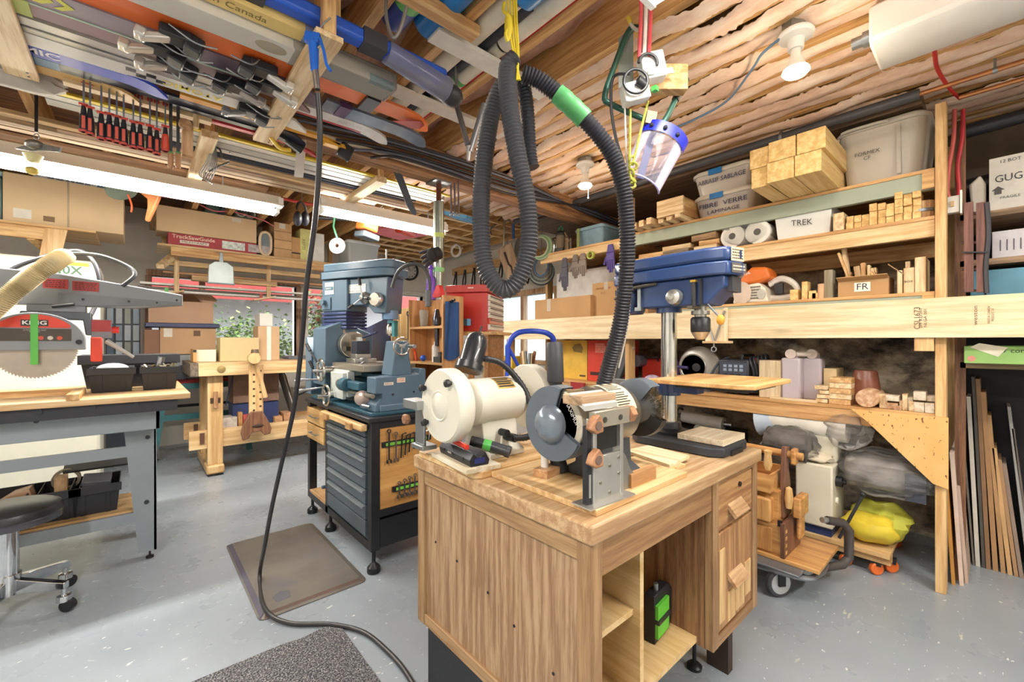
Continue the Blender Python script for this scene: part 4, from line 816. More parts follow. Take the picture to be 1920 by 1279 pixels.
for k, r in enumerate(((1408, 1446, 312, 345), (1405, 1448, 268, 312), (1437, 1489, 296, 340), (1489, 1541, 290, 334), (1440, 1492, 254, 296), (1493, 1549, 246, 290))):
    X = 2.62+.03*(k in (0, 1)); y0, y1, z0, z1 = fr(*r, X); lv = (0, 1, 0, 0, 1, 1)[k]; z0 = S1+.002+lv*.112
    one('timber_block', ('square pine timber on the bottom row of the overhanging stack beside the %s' if not lv else 'square pine timber on the top row of the overhanging stack beside the %s') % ('clear bins', 'clear bins', 'first timber', 'tote', 'first timber', 'tote')[k],
        'timber', MB().bb(X, X+.85, y0+.002, y1-.002, z0, z0+.11), wood('#efcf86', '#d9ae5c', 'x', .6, .8, .3), 'square timbers stacked on the top shelf', bev=.003)
# drawer-like trays and sticks at the far end of the top shelf
t = T('wooden_tray', 'upturned shallow pine tray on the top shelf beside the clear bins', 'tray', (3.2, 1.62, S1), world=True)
part('side', MB().bb(2.9, 3.35, 1.63, 1.65, S1+.04, S1+.15), PINEX('x'), t); part('side', MB().bb(2.9, 3.35, 1.45, 1.47, S1+.04, S1+.15), PINEX('x'), t)
part('end', MB().bb(2.88, 2.9, 1.45, 1.65, S1+.035, S1+.155), SPF('y'), t); part('panel', MB().bb(2.9, 3.35, 1.45, 1.65, S1+.0305, S1+.04), PINEX('x'), t)
for k in range(6):
    one('batten', 'short pine batten under the upturned tray' if k < 3 else 'short pine batten laid beside the rack upright', 'wood strip', MB().bb(2.86+.02*(k % 3), 3.3, 1.46+.075*k, 1.50+.075*k, S1+.001, S1+.028+.02*(k > 2)), SPF('x'), 'battens on the top shelf', bev=.001)
part('soffit', MB().bb(3.04, 3.88, .25, 3.35, 2.475, 2.54), wood('#7d6248', '#5a4430', 'y'), rack)
one('grey_board', 'beige board standing at the wall behind the clear bins', 'board', MB().bb(3.74, 3.77, 1.2, 1.75, S1, 2.40), P('#b7a891', .8))
# second shelf
for k, (y0, y1, x0, h, ang) in enumerate(((1.70, 1.92, 3.02, .03, .0), (1.69, 1.9, 3.03, .03, .05), (1.48, 1.68, 3.02, .055, 0), (1.48, 1.7, 3.04, .035, .04), (1.28, 1.44, 3.02, .05, 0), (1.28, 1.42, 3.03, .035, .1), (1.27, 1.45, 3.02, .045, -.08))):
    zb = S2+(0, .031, 0, .056, 0, .051, .088)[k]
    one('wood_offcut', ('flat pine offcut', 'thin pine offcut', 'dark barked offcut', 'pale offcut', 'rounded log offcut', 'split offcut', 'rough brown offcut')[k]+(' at the far end of the second shelf', ' on top of the flat one at the shelf end', ' on the second shelf above the drill press', ' lying on the barked offcut', ' beside the paper rolls', ' in the middle of the pile beside the paper rolls', ' topping the pile beside the paper rolls')[k], 'wood offcut',
        MB().box((x0+.15, (y0+y1)/2, zb+h/2), (.3, y1-y0, h), (0, 0, ang)), (SPF('y'), PINEX('y'), wood('#9a8a78', '#6a5238', 'y'), SPF('y'), SPF('y'), PINEX('y'), wood('#a77f4c', '#7d5a30', 'y'))[k], bev=.004)
t = T('paper_roll_pack', 'plastic wrapped pack of white paper rolls on the second shelf', 'paper rolls', (3.1, 1.1, S2), world=True)
for y in (1.02, 1.175):
    r_ = part('roll', MB().lathe([(.022, 0), (.07, 0), (.076, .004), (.076, .2), (.07, .204), (.022, .204)], (3.02, y, S2+.078), (1, 0, 0), 28), P('#efece4', .9), t); part('core_hole', MB().cyl((3.0195, y, S2+.078), (3.03, y, S2+.078), .022), P('#4a453e', .9), r_)
part('wrapper', MB().lathe([(.12, 0), (.16, .02), (.165, .2), (.12, .25)], (3.012, 1.0975, S2+.078), (1, 0, 0), 20).xf(Matrix.Translation((0, 0, S2+.08)) @ Matrix.Diagonal((1, 1, .52, 1)) @ Matrix.Translation((0, 0, -S2-.08))), clear('#f8f8f4', .05, .08), t)
part('wrapper_ear', MB().prism([(0, 0), (.05, .01), (.06, .05), (.03, .03), (.01, .06)], (3.02, 1.19, S2+.12), (0, 1, 0), (0, 0, 1), (.01, 0, 0)), clear('#f4f6f0', .15, .08), t)
y0, y1, z0, z1 = fr(1452, 1560, 395, 440, 3.02)
t = T('white_tub', 'open white plastic tub lettered TREK on the second shelf', 'tub', (3.15, (y0+y1)/2, S2), world=True)
m = MB(); yy0, yy1 = y0, y1
def hollow(x0, x1, y0, y1, z0, z1, k=.9, w_=.006):
    m = MB(); cx, cy = (x0+x1)/2, (y0+y1)/2
    def ringz(sx, sy, z): return [V((cx+(x0-cx)*sx, cy+(y0-cy)*sy, z)), V((cx+(x1-cx)*sx, cy+(y0-cy)*sy, z)), V((cx+(x1-cx)*sx, cy+(y1-cy)*sy, z)), V((cx+(x0-cx)*sx, cy+(y1-cy)*sy, z))]
    a = ringz(k, k, z0); b = ringz(1, 1, z1); fx = 1-w_/((x1-x0)/2); fy = 1-w_/((y1-y0)/2); c = ringz(fx, fy, z1); d = ringz(k*fx, k*fy, z0+w_)
    vs = a+b+c+d; fs = [(3, 2, 1, 0), (12, 13, 14, 15)]
    for L in (0, 4, 8): fs += [(L+i, L+(i+1) % 4, L+4+(i+1) % 4, L+4+i) for i in range(4)]
    return m.add(vs, fs)
part('body', hollow(3.02, 3.30, y0, y1, S2+.001, S2+.165, .9), P('#e3e3de', .35, 0, .03), t, .012); part('rim', MB().bb(3.008, 3.02, y0-.012, y1+.012, S2+.148, S2+.168), P('#e9e9e4', .35), t, .003)
text('TREK', (3.014, (y0+y1)/2, S2+.085), (0, -1, -.1), (0, 0, 1), .05, P('#3a3a3a', .6), t, w=.11)
q = random.Random(9); BW = wood('#efca78', '#d6a552', 'x', .6, .8, .1)
y = .71; n_ = 0
one('white_block', 'whitish square wood block between the white tub and the block pile', 'wood block', MB().bb(3.0, 3.2, .566, .615, S2+.001, S2+.10), SPF('x'), bev=.002)
zh = {}
for k in range(36):
    c_ = k % 9; rw = k//9
    if rw == 2 and c_ < 3 or rw == 3 and c_ < 6: continue
    yb = .558-c_*.0345; wd = .032; h = q.uniform(.032, .042); zb = zh.get(c_, S2+.001); X = 3.0+q.uniform(0, .03)
    one('pine_block', ('small pine block in the bottom row of the block pile' if rw == 0 else 'small pine block in the second row of the block pile' if rw == 1 else 'small pine block on top of the block pile'), 'wood block', MB().bb(X, X+.12, yb-wd, yb, zb, zb+h), BW, 'small pine blocks on the second shelf', bev=.0015); zh[c_] = zb+h+.0005
t = T('wooden_tub', 'small staved wooden tub at the end of the second shelf', 'tub', (3.12, .255, S2), world=True)
part('staves', MB().lathe([(.05, 0), (.053, .09), (.048, .092), (.046, .02), (0, .018)], (3.08, .252, S2+.001), n=14), wood('#cfa368', '#a97b46', 'z'), t, ang=20); part('hoop', MB().lathe([(.0525, .035), (.0545, .037), (.0547, .05), (.053, .052)], (3.08, .252, S2+.001)), P('#7f8890', .4, .7), t)
# third shelf
y0, y1, z0, z1 = fr(1380, 1480, 500, 562, 3.02)
t = T('chainsaw', 'orange and white chainsaw with black bow handle on the third shelf', 'chainsaw', (3.12, (y0+y1)/2, S3), world=True)
OR = P('#d9722c', .4); CW = P('#e2dccb', .4)
part('crankcase', MB().prism([(y1, 0), (y1-.02, .075), (y1-.14, .085), (y1-.17, .06), (y1-.19, 0)], (3.03, 0, S3+.001), (0, 1, 0), (0, 0, 1), (.16, 0, 0)), CW, t, .008)
part('top_cover', MB().prism([(y1-.005, .078), (y1-.03, .11), (y1-.10, .155), (y1-.18, .15), (y1-.20, .10), (y1-.14, .086)], (3.035, 0, S3+.001), (0, 1, 0), (0, 0, 1), (.15, 0, 0)), OR, t, .012)
part('recoil_cover', MB().lathe([(.045, 0), (.05, -.006), (.02, -.012), (0, -.013)], (3.03, y1-.055, S3+.045), (1, 0, 0), 20), P('#c9b6a4', .5), t)
gg = MB()
for i in range(7):
    for j in range(5): gg.bb(3.026, 3.0285, y1-.10-i*.0075-.0045, y1-.10-i*.0075, S3+.016+j*.012, S3+.023+j*.012)
part('vent_grille', gg, P('#6d655c', .6), t)
part('rear_handle', MB().tube(spline([(3.11, y1-.17, S3+.08), (3.11, y1-.23, S3+.10), (3.11, y1-.29, S3+.075), (3.11, y1-.31, S3+.03), (3.11, y1-.24, S3+.016), (3.11, y1-.17, S3+.02)], 6), .014, 8), P('#d4cfc6', .4), t)
part('throttle', MB().bb(3.10, 3.12, y1-.24, y1-.20, S3+.035, S3+.08), P('#2c2c30', .5), t)
part('bow_handle', MB().tube(spline([(3.03, y1+.0, S3+.03), (3.03, y1+.025, S3+.10), (3.04, y1-.01, S3+.165), (3.11, y1-.05, S3+.175), (3.18, y1-.06, S3+.15)], 6), .012, 8), P('#2b2c30', .45), t)
part('hand_guard', MB().tube(spline([(3.04, y1+.02, S3+.15), (3.08, y1+.01, S3+.19), (3.16, y1-.02, S3+.19)], 5), .006, 6), BLK(), t)
part('fuel_cap', MB().lathe([(.022, 0), (.022, -.008), (0, -.01)], (3.03, y1-.155, S3+.035), (1, 0, 0), 14), P('#b8b4aa', .4), t)
text('STIHL', (3.033, y1-.075, S3+.128), (0, -1, .28), (0, .28, 1), .018, WHT(), t)
for k, (u0, u1, v0) in enumerate(((1481, 1496, 543), (1503, 1514, 528), (1516, 1530, 545), (1522, 1535, 549), (1533, 1545, 532), (1545, 1561, 506))):
    y0, y1, z0, z1 = fr(u0, u1, v0, 560, 3.02); one('pine_block', ('squat pine block next to the chainsaw handle', 'slim upright pine block', 'low pine block amid the upright ones', 'small cube of pine', 'tall pinkish block beside the green edged board', 'green edged upright board end beside the FR box')[k], 'wood block', MB().bb(3.02, 3.09, y0, y1, S3+.001, z1), (BW, BW, BW, BW, wood('#d9a878', '#bb8656', 'z'), wood('#9da08c', '#8a7a58', 'z'))[k], bev=.002)
def carton(label, y0, y1, x0, x1, z0, z1, mat=None, flaps=False, name='cardboard_box', open_=False):
    t = T(name, label, 'box', ((x0+x1)/2, (y0+y1)/2, z0), world=True); mat = mat or CARD()
    part('carton', hollow(x0, x1, y0, y1, z0+.001, z1, 1.0, .004) if open_ else MB().bb(x0, x1, y0, y1, z0+.001, z1), mat, t, .002)
    return t
y0, y1, z0, z1 = fr(1571, 1666, 512, 551, 3.02)
t = carton('open cardboard box lettered FR full of thin wood pieces', y0, y1, 3.02, 3.22, S3, S3+.10, open_=True)
part('flap', MB().box((3.0, (y0+y1)/2, S3+.098), (.05, y1-y0, .004), (0, .35, 0)), CARD(), t); part('flap', MB().box((3.12, y0-.03, S3+.13), (.2, .004, .09), (-.8, 0, 0)), CARD(), t)
plate(t, (3.018, (y0+y1)/2, S3+.05), (0, -1, 0), (0, 0, 1), .07, .05, '#ece8dc', '#2a2a33', 0, 'paper_label', txt='FR', th=.05)
q = random.Random(21)
for k in range(9):
    yy = y0+.02+(y1-y0-.04)*k/8; L = (.14, .15, .15, .16, .18, .17, .26, .36, .14)[k]; tilt = (.5, .3, .1, .0, .05, .12, .3, .12, -.1)[k]
    one('wood_slip', ('short', 'stubby', 'narrow', 'straight', 'pale', 'square', 'long slanted', 'longest', 'thin')[k]+' wood slip standing in the FR box', 'wood slip', MB().box((3.07+.03*(k % 3), yy+math.sin(tilt)*L*.4, S3+.012+L*.5*math.cos(tilt)+.0), (.045, .012+.008*(k % 3), L), (tilt*-1, 0, 0)), SPF('z') if k % 2 else PINEX('z'), 'wood slips in the FR box', bev=.001)
for k, (u0, u1, v0) in enumerate(((1681, 1692, 507), (1693, 1714, 502), (1694, 1704, 488), (1714, 1736, 482))):
    y0, y1, z0, z1 = fr(u0, u1, v0, 545, 3.02); xb = 3.02+.05*(k == 2)
    o = one('upright_block', ('narrow upright block beside the FR box', 'mid upright block stamped BOX', 'thin upright block behind the stamped one', 'tallest upright block near the rack post')[k], 'wood block', MB().bb(xb, xb+.045 if k != 3 else xb+.2, y0, y1-.002, S3+.001, z1), SPF('z'), bev=.002)
    if k == 1: text('BOX', (3.0195, (y0+y1)/2, S3+.06), (0, -1, 0), (0, 0, 1), .016, P('#333333', .6), o)
# far end shelf: coil, lantern, blue bin
tb = tub('blue plastic bin with lid on the far top shelf', 2.28, 2.62, 3.08, 3.5, 2.101, 2.30, P('#7d9eb0', .45), P('#8fafc0', .45), rnd=.03)
part('strap', MB().bb(3.068, 3.075, 2.54, 2.57, 2.12, 2.29), P('#8f9a5c', .6), tb)
t = T('glass_lantern', 'old lantern with glass chimney on the far top shelf', 'lantern', (3.06, 2.76, 2.10), world=True)
part('base', MB().cyl((3.06, 2.76, 2.101), (3.06, 2.76, 2.14), .05), P('#55504a', .5, .5), t); part('glass', MB().cyl((3.06, 2.76, 2.14), (3.06, 2.76, 2.26), .042, cap=False), clear('#c7b8a0', .3), t); part('cap', MB().lathe([(.05, 0), (.05, .02), (.03, .045), (.0, .05)], (3.06, 2.76, 2.26)), P('#3c3a38', .5, .5), t); part('wick', MB().cyl((3.06, 2.76, 2.14), (3.06, 2.76, 2.2), .014), P('#3c3028', .6), t)
part('green_handle', MB().torus((3.06, 2.76, 2.325), (1, 0, 0), .025, .006, 16, 6), P('#2f7a55', .5), t)
t = T('metal_figure', 'small bronze coloured mechanism beside the glass lantern', 'mechanism', (3.05, 2.67, 2.10), world=True)
part('body', MB().cyl((3.05, 2.67, 2.101), (3.05, 2.67, 2.2), .028, .022).sph((3.05, 2.67, 2.21), .025), P('#7d6b58', .4, .6), t); part('arm', MB().cyl((3.05, 2.64, 2.18), (3.05, 2.70, 2.28), .008), P('#b09a78', .3, .7), t)
t = T('steel_drum', 'shiny round steel tin on the end of the far shelf', 'tin', (3.15, 2.90, 2.10), world=True)
part('shell', MB().lathe([(.075, 0), (.08, .01), (.08, .15), (.06, .17), (0, .172)], (3.15, 2.88, 2.101)), P('#c9c6be', .12, .95, .05), t)
t = T('green_cable_coil', 'coil of pale green cable hanging at the end of the far shelf', 'cable coil', (3.02, 2.95, 1.98), world=True)
for k in range(5): part('loop', MB().torus((2.985-.008*k, 2.95, 2.17), (1, .3, 0), .12-.006*k, .006, 36, 6), P(('#8fae86', '#b5c4a4', '#6f9a74')[k % 3], .5), t)
# gloves hung under that shelf, tape roll
def glove(label, y, z, mat, L, mat2=None, w_=.075):
    L *= 1.15
    t = T('work_glove', label, 'glove', (2.99, y, z-L), world=True)
    part('cuff', MB().prism([(-w_*.3, 0), (w_*.3, 0), (w_*.5, -L*.3), (-w_*.5, -L*.3)], (2.985, y, z), (0, 1, 0), (0, 0, 1), (-.018, 0, 0)), mat2 or mat, t, .006)
    part('palm', MB().prism([(-w_*.5, -L*.3), (w_*.5, -L*.3), (w_*.55, -L*.6), (-w_*.55, -L*.6)], (2.984, y, z), (0, 1, 0), (0, 0, 1), (-.022, 0, 0)), mat, t, .008)
    for k in range(4): part('finger', MB().cyl((2.973, y-w_*.42+w_*.28*k, z-L*.57), (2.97+.004*k, y-w_*.5+w_*.3*k, z-L*(.88+.12*(k in (1, 2)))), w_*.15, w_*.12, 8).sph((2.97+.004*k, y-w_*.5+w_*.3*k, z-L*(.88+.12*(k in (1, 2)))), w_*.12, 8, 6), mat, t)
    part('thumb', MB().cyl((2.973, y+w_*.5, z-L*.45), (2.973, y+w_*.85, z-L*.72), w_*.16, w_*.12, 8), mat, t)
    return t
glove('dark grey glove hanging flat under the far shelf', px(1062, 480, 3.0).y, 2.02, P('#55555f', .8), .26)
glove('grey brown suede glove hanging beside the dark grey one', px(1082, 480, 3.0).y, 2.03, P('#7a7068', .9), .18)
glove('second suede glove turned the other way under the far shelf', px(1096, 480, 3.0).y, 2.03, P('#857a70', .9), .17)
glove('violet rubber glove hanging near the black hose', px(1148, 470, 3.0).y, 2.06, P('#4e3f86', .6), .2)
t = T('tape_roll', 'yellow green tape roll hung under the far shelf', 'tape', (2.985, px(1110, 480, 3.0).y, 1.97), world=True)
part('roll', MB().ring((2.97, px(1110, 480, 3.0).y, 2.0), (2.995, px(1110, 480, 3.0).y, 2.0), .036, .025), P('#a9b54a', .5), t)
# white panel and cardboard boxes above the plank
y0, y1 = px(1143, 520, 3.3).y, px(1040, 520, 3.3).y
one('whiteboard_sheet', 'large white sheet standing behind the cardboard boxes', 'sheet', MB().bb(3.44, 3.46, y0-.3, y1+.1, 1.419, 1.98), P('#f4f2ec', .6))
part('inner_shelf', MB().bb(3.0, 3.75, 1.62, 3.44, 1.40, 1.418), PINEX('y'), rack)
y0, y1, z0, z1 = fr(1108, 1182, 527, 596, 3.08); t = carton('tall cardboard box with printed lettering and tape on the plank shelf', y0-.15, y1, 3.1, 3.42, 1.418, z1)
for k, s in enumerate(('ultralight camp', 'BO')): text(s, (3.099, y1-.12, z1-.05-.045*k), (0, -1, 0), (0, 0, 1), .03, P('#8d5c3a', .7), t, w=.16 if k == 0 else .05)
part('tape', MB().bb(3.098, 3.0995, y1-.17, y1-.13, z1-.07, z1), clear('#e8dfd0', .4), t)
y0, y1, z0, z1 = fr(1003, 1107, 558, 598, 3.05); t = carton('low wide cardboard box with clear tape on the plank shelf', y0, y1, 3.05, 3.4, 1.418, z1)
part('tape', MB().bb(3.0485, 3.0495, y1-.22, y1-.17, z1-.12, z1), clear('#e8dfd0', .5), t)
# pulley bracket on the plank
t = T('plywood_bracket', 'white plywood bracket with steel V arm and hook on the plank', 'bracket', (2.93, px(1342, 610, 2.92).y, 1.23), world=True)
y0, y1 = px(1364, 610, 2.92).y, px(1322, 610, 2.92).y
part('plate', MB().prism([(y0, 1.24), (y1, 1.24), (y1-.01, 1.36), (y0+.02, 1.47), (y0, 1.47)], (2.918, 0, 0), (0, 1, 0), (0, 0, 1), (.016, 0, 0)), wood('#eddcb4', '#dcc292', 'z', .5), t, .002); part('foot', MB().bb(2.9, 2.934, y0-.03, y1+.01, 1.235, 1.25), SPF('y'), t)
ym = (y0+y1)/2; part('arm', MB().bar((2.912, ym+.005, 1.25), (2.912, y0+.015, 1.45), .012, .006), P('#8d8680', .35, .7), t); part('arm', MB().bar((2.910, ym+.01, 1.25), (2.910, y1-.01, 1.40), .012, .006), P('#a9a6a2', .35, .7), t)
part('hook', MB().torus((2.91, ym+.01, 1.195), (1, 0, 0), .016, .005, 16, 6).cyl((2.91, ym+.01, 1.21), (2.91, ym+.01, 1.245), .005), GALV(), t)
cw = bpy.data.objects['chainsaw']; cw.scale = (1.1, 1.15, 1.5); cw.location.z += 0
# ================================================================ things on the low bench shelf
def Yp(u, X, v=700): return px(u, v, X).y
X0 = 3.06
y0, y1, z0, z1 = fr(1042, 1101, 638, 690, 3.15, SB); t = carton('yellow tool carton with printed tool picture on the low shelf', y0, y1, 3.15, 3.4, SB, z1, P('#dcb34a', .7), name='tool_carton')
part('picture', MB().prism([(0, 0), (.10, .01), (.12, .05), (.09, .08), (.02, .09), (-.01, .05)], (3.1495, y0+.06, z1-.12), (0, 1, 0), (0, 0, 1), (-.001, 0, 0)), P('#8d7a45', .7), t); part('caption', MB().bb(3.1485, 3.1495, y1-.09, y1-.02, SB+.06, SB+.12), P('#8f8f78', .7), t); part('print_bar', MB().bb(3.1485, 3.1495, y0+.02, y0+.09, SB+.03, SB+.045), P('#4a4025', .7), t)
y0, y1, z0, z1 = fr(1102, 1166, 638, 692, 3.12, SB); t = carton('red tool carton with white print beside the yellow one', y0, y1, 3.12, 3.38, SB, z1, P('#c9402f', .7), name='tool_carton')
plate(t, (3.119, (y0+y1)/2+.04, z1-.07), (0, -1, 0), (0, 0, 1), .13, .10, '#c9402f', '#e9b9a8', 7, 'print_panel', 3); part('black_print', MB().bb(3.1185, 3.1195, y1-.16, y1-.03, SB+.055, SB+.085), P('#3a2320', .7), t)
plate(t, (3.119, y0+.09, SB+.03), (0, -1, 0), (0, 0, 1), .12, .03, '#c9402f', '#f0d5c8', 2, 'print_panel', 8)
y0, y1 = Yp(1240, 3.2), Yp(1203, 3.2); t = T('red_jerry_box', 'red tool case beside the steel drill column on the low shelf', 'tool case', (3.25, (y0+y1)/2, SB), world=True)
part('case', MB().bb(3.2, 3.4, y0-.02, y1, SB+.001, SB+.22), P('#b32a20', .4), t, .01); part('handle', MB().tube([(3.19, y0+.02, SB+.2), (3.17, y0+.02, SB+.23), (3.17, y1-.04, SB+.23), (3.19, y1-.04, SB+.2)], .008, 6), BLK(), t)
one('purple_case', 'dark purple case squeezed behind the steel drill column', 'tool case', MB().bb(3.25, 3.42, y0-.13, y0-.03, SB+.001, SB+.21), P('#4a2a66', .4), bev=.01)
# mitre saw arm
t = T('mitre_saw', 'grey mitre saw with angled arm standing on the low shelf', 'mitre saw', (2.9, Yp(1185, 2.9), SB), world=True); ys = Yp(1180, 3.1)
part('base', MB().bb(3.02, 3.3, ys-.13, ys+.12, SB+.001, SB+.05), P('#9c9fa2', .4, .5), t, .006)
part('arm', MB().prism([(-.12, .03), (-.07, .03), (.03, .26), (.05, .30), (.0, .33), (-.05, .30)], (3.05, ys, SB), (0, -1, 0), (0, 0, 1), (.05, 0, 0)), P('#6b7076', .4, .4), t, .006)
part('arm_edge', MB().bar((3.045, ys+.12, SB+.04), (3.045, ys+.04, SB+.30), .012, .015), P('#c3c3be', .35, .5), t)
part('handle', MB().tube(spline([(3.06, ys+.05, SB+.31), (3.06, ys-.01, SB+.345), (3.06, ys-.07, SB+.30)], 6), .014, 8), P('#c8bfa8', .4), t)
part('motor', MB().cyl((3.1, ys-.06, SB+.2), (3.24, ys-.06, SB+.2), .05), P('#4a4650', .4), t)
one('lilac_cloth', 'pale lilac crumpled rag beside the mitre saw', 'rag', MB().sph((3.06, Yp(1222, 3.05), SB+.05), (.06, .07, .05), 12, 8), P('#b9a9c4', .9, 0, .35, 25, .4))
# saw blade guard disc
yc = Yp(1302, 3.1); t = T('chop_saw', 'silver round chop saw guard standing on the low shelf', 'chop saw', (3.15, yc, SB), world=True)
part('guard', MB().lathe([(.02, 0), (.14, .0), (.155, .01), (.155, .05), (.14, .06), (.02, .06)], (3.12, yc-.02, SB+.17), (1, 0, 0), 36), P('#b5b2ab', .3, .6), t)
part('inner_disc', MB().lathe([(.03, 0), (.09, 0), (.095, -.005), (.1, 0)], (3.118, yc+.02, SB+.17), (1, 0, 0), 30), P('#d3d0c8', .3, .4), t); part('hub', MB().lathe([(.03, 0), (.03, -.012), (0, -.014)], (3.117, yc-.01, SB+.17), (1, 0, 0), 18), P('#2f2f33', .4), t)
part('foot', MB().bb(3.08, 3.25, yc-.12, yc+.16, SB+.001, SB+.03), P('#55565a', .5), t); part('mid_block', MB().bb(3.1, 3.2, yc+.06, yc+.17, SB+.03, SB+.1), P('#9c8f80', .6), t)
part('purple_tube', MB().cyl((3.1, yc+.05, SB+.165), (3.1, yc+.16, SB+.17), .012), P('#3f3a6a', .4), t)
# welder
y0, y1 = Yp(1404, 3.05), Yp(1346, 3.05); t = T('welder', 'black inverter welder with control panel and coiled leads', 'welder', (3.2, (y0+y1)/2, SB), world=True)
part('case', MB().bb(3.05, 3.42, y0, y1, SB+.01, SB+.24), P('#2b2e36', .4), t, .012); part('front_panel', MB().bb(3.044, 3.05, y0+.012, y1-.012, SB+.05, SB+.22), P('#3b4150', .4), t, .004)
pn = MB()
for i in range(4):
    for j in range(2): pn.bb(3.041, 3.045, y1-.04-i*.035-.022, y1-.04-i*.035, SB+.16+j*.026, SB+.178+j*.026)
part('display', pn, P('#8f9db0', .3), t)
for i in range(3): part('dial', MB().cyl((3.03, y1-.05-i*.045, SB+.13), (3.045, y1-.05-i*.045, SB+.13), .013, n=14), BLK(), t)
part('socket', MB().cyl((3.035, y0+.045, SB+.08), (3.045, y0+.045, SB+.08), .016, n=14), P('#c2a03a', .4), t); part('carry_handle', MB().tube([(3.1, y0+.06, SB+.24), (3.1, y0+.06, SB+.265), (3.3, y0+.06, SB+.265), (3.3, y0+.06, SB+.24)], .01, 6), BLK(), t)
for k in range(5): part('lead', MB().tube(spline([(3.08+.01*k, y0-.01-.012*k, SB+.02), (3.06+.01*k, y0-.03-.015*k, SB+.15), (3.08+.01*k, y0+.0-.02*k, SB+.25+.006*k), (3.2, y0-.05-.01*k, SB+.2)], 6), .009, 6), P('#24282e', .45), t)
part('lead', MB().tube(spline([(3.04, y1+.06, SB+.01), (3.03, y1+.05, SB+.10), (3.06, y1+.0, SB+.21), (3.1, y1-.05, SB+.25)], 6), .009, 6), P('#3d434c', .45), t)
part('red_clamp', MB().bar((3.1, y0-.02, SB+.24), (3.1, y0-.11, SB+.2), .02, .03), P('#b5443a', .4), t)
# wood box, jug pair, wood stacks
y0, y1, z0, z1 = fr(1423, 1463, 676, 742, 3.03, SB); one('pale_wood_box', 'pale upright plywood box next to the welder', 'box', MB().bb(3.03, 3.22, y0, y1, SB+.001, z1), wood('#dcc6a0', '#c4a678', 'z', .6, .5, 0), bev=.004)
y0, y1 = Yp(1535, 3.04), Yp(1464, 3.04); t = T('jug_carrier', 'pair of frosted plastic jugs joined by a carrying bar', 'jugs', (3.1, (y0+y1)/2, SB), world=True)
for k, (a, b) in enumerate(((y1-.105, y1), (y0, y0+.1))):
    x_ = 3.04+.06*k; part('jug', MB().bb(x_, x_+.1, a, b, SB+.002, SB+.26), P('#b9aeb4', .35, 0, .08, 4), t, .012)
    c_ = (a+b)/2; part('spout', MB().cyl((x_+.05, c_, SB+.26), (x_+.05, c_, SB+.29), .03), P('#b9aeb4', .35), t); part('lug', MB().cyl((x_, c_, SB+.285), (x_+.03, c_, SB+.285), .03), P('#cbb9ae', .4), t)
part('carry_bar', MB().cyl((3.06, y1-.05, SB+.285), (3.12, y0+.05, SB+.285), .016), P('#dccfc0', .4), t); part('peg_rail', MB().bb(3.0, 3.03, y0, y1+.05, SB+.001, SB+.014), SPF('y'), t)
one('yellow_box', 'narrow yellowish box standing behind the jugs', 'box', MB().bb(3.12, 3.3, y0-.07, y0-.005, SB+.001, SB+.2), P('#c9b184', .6), bev=.003)
q = random.Random(31)
for k in range(5): one('pine_stick', 'pine slat number of the neat five high stack beside the brown pot'.replace('number of', 'in'), 'wood slat', MB().box((3.09+q.uniform(-.006, .006), Yp(1576, 3.03), SB+.016+k*.031), (.14, Yp(1556, 3.03)-Yp(1597, 3.03), .029), (0, 0, q.uniform(-.03, .03))), SPF('x') if k % 2 else PINEX('x'), 'slats in the neat stack', bev=.001)
for k in range(4): one('wood_scrap', 'whitish scrap of wood in the loose pile next to the jugs', 'wood scrap', MB().box((3.06+q.uniform(-.01, .02), Yp(1545, 3.03), SB+.014+k*.026), (.1, .06, .022), (0, 0, q.uniform(-.3, .3))), SPF('x'), 'scraps in the loose pile', bev=.001)
yc = Yp(1619, 3.1); one('brown_planter', 'brown tapered pot turned upside down on the low shelf', 'pot', MB().lathe([(.075, 0), (.078, .01), (.055, .185), (.05, .195), (0, .198)], (3.16, yc, SB+.001), n=28), P('#7a4a38', .35, 0, .1))
yc = Yp(1622, 2.98); one('round_log', 'round wooden log lying with its sawn end forward', 'log', MB().lathe([(0, 0), (.047, 0), (.05, .004), (.05, .22), (0, .222)], (2.99, yc-.005, SB+.051), (1, 0.0, 0), 28), wood('#dcb48c', '#bd8d60', 'x', .6, 1, 0))
for k, (u0, u1, h, dx_, zz) in enumerate(((1646, 1662, .075, .03, 0), (1660, 1685, .03, 0, .045), (1662, 1682, .035, .01, 0), (1690, 1700, .085, .02, 0), (1700, 1710, .07, .03, 0), (1676, 1690, .022, -.01, 0), (1712, 1736, .045, 0, .06), (1714, 1733, .05, -.01, 0), (1734, 1752, .05, -.01, 0), (1736, 1752, .03, .03, .055), (1684, 1694, .05, .03, 0), (1704, 1716, .05, .0, .0))):
    a, b = Yp(u1, 3.0), Yp(u0, 3.0); one('wood_scrap', ('rough block next to the round log', 'flat block laid over two small ones', 'stubby piece under the flat block', 'tall thin scrap', 'thin pinkish scrap', 'little wedge at the shelf edge', 'white block topping the pair near the post', 'white cube by the gusset', 'white cube touching the rack post', 'scrap resting behind the white cubes', 'narrow scrap leaning among others', 'short grey scrap in the middle of the heap')[k]+(' on the low shelf' if k in (3, 4, 10) else ''), 'wood scrap', MB().bb(3.01+dx_, 3.08+dx_, a, b, SB+.001+zz, SB+zz+h), (SPF('x'), wood('#e0d2bc', '#c4b090', 'x'), wood('#c69a72', '#a67a50', 'x'))[k % 3 if k < 6 else 1 if k < 10 else 0], 'heap of scraps on the low shelf', bev=.0015)
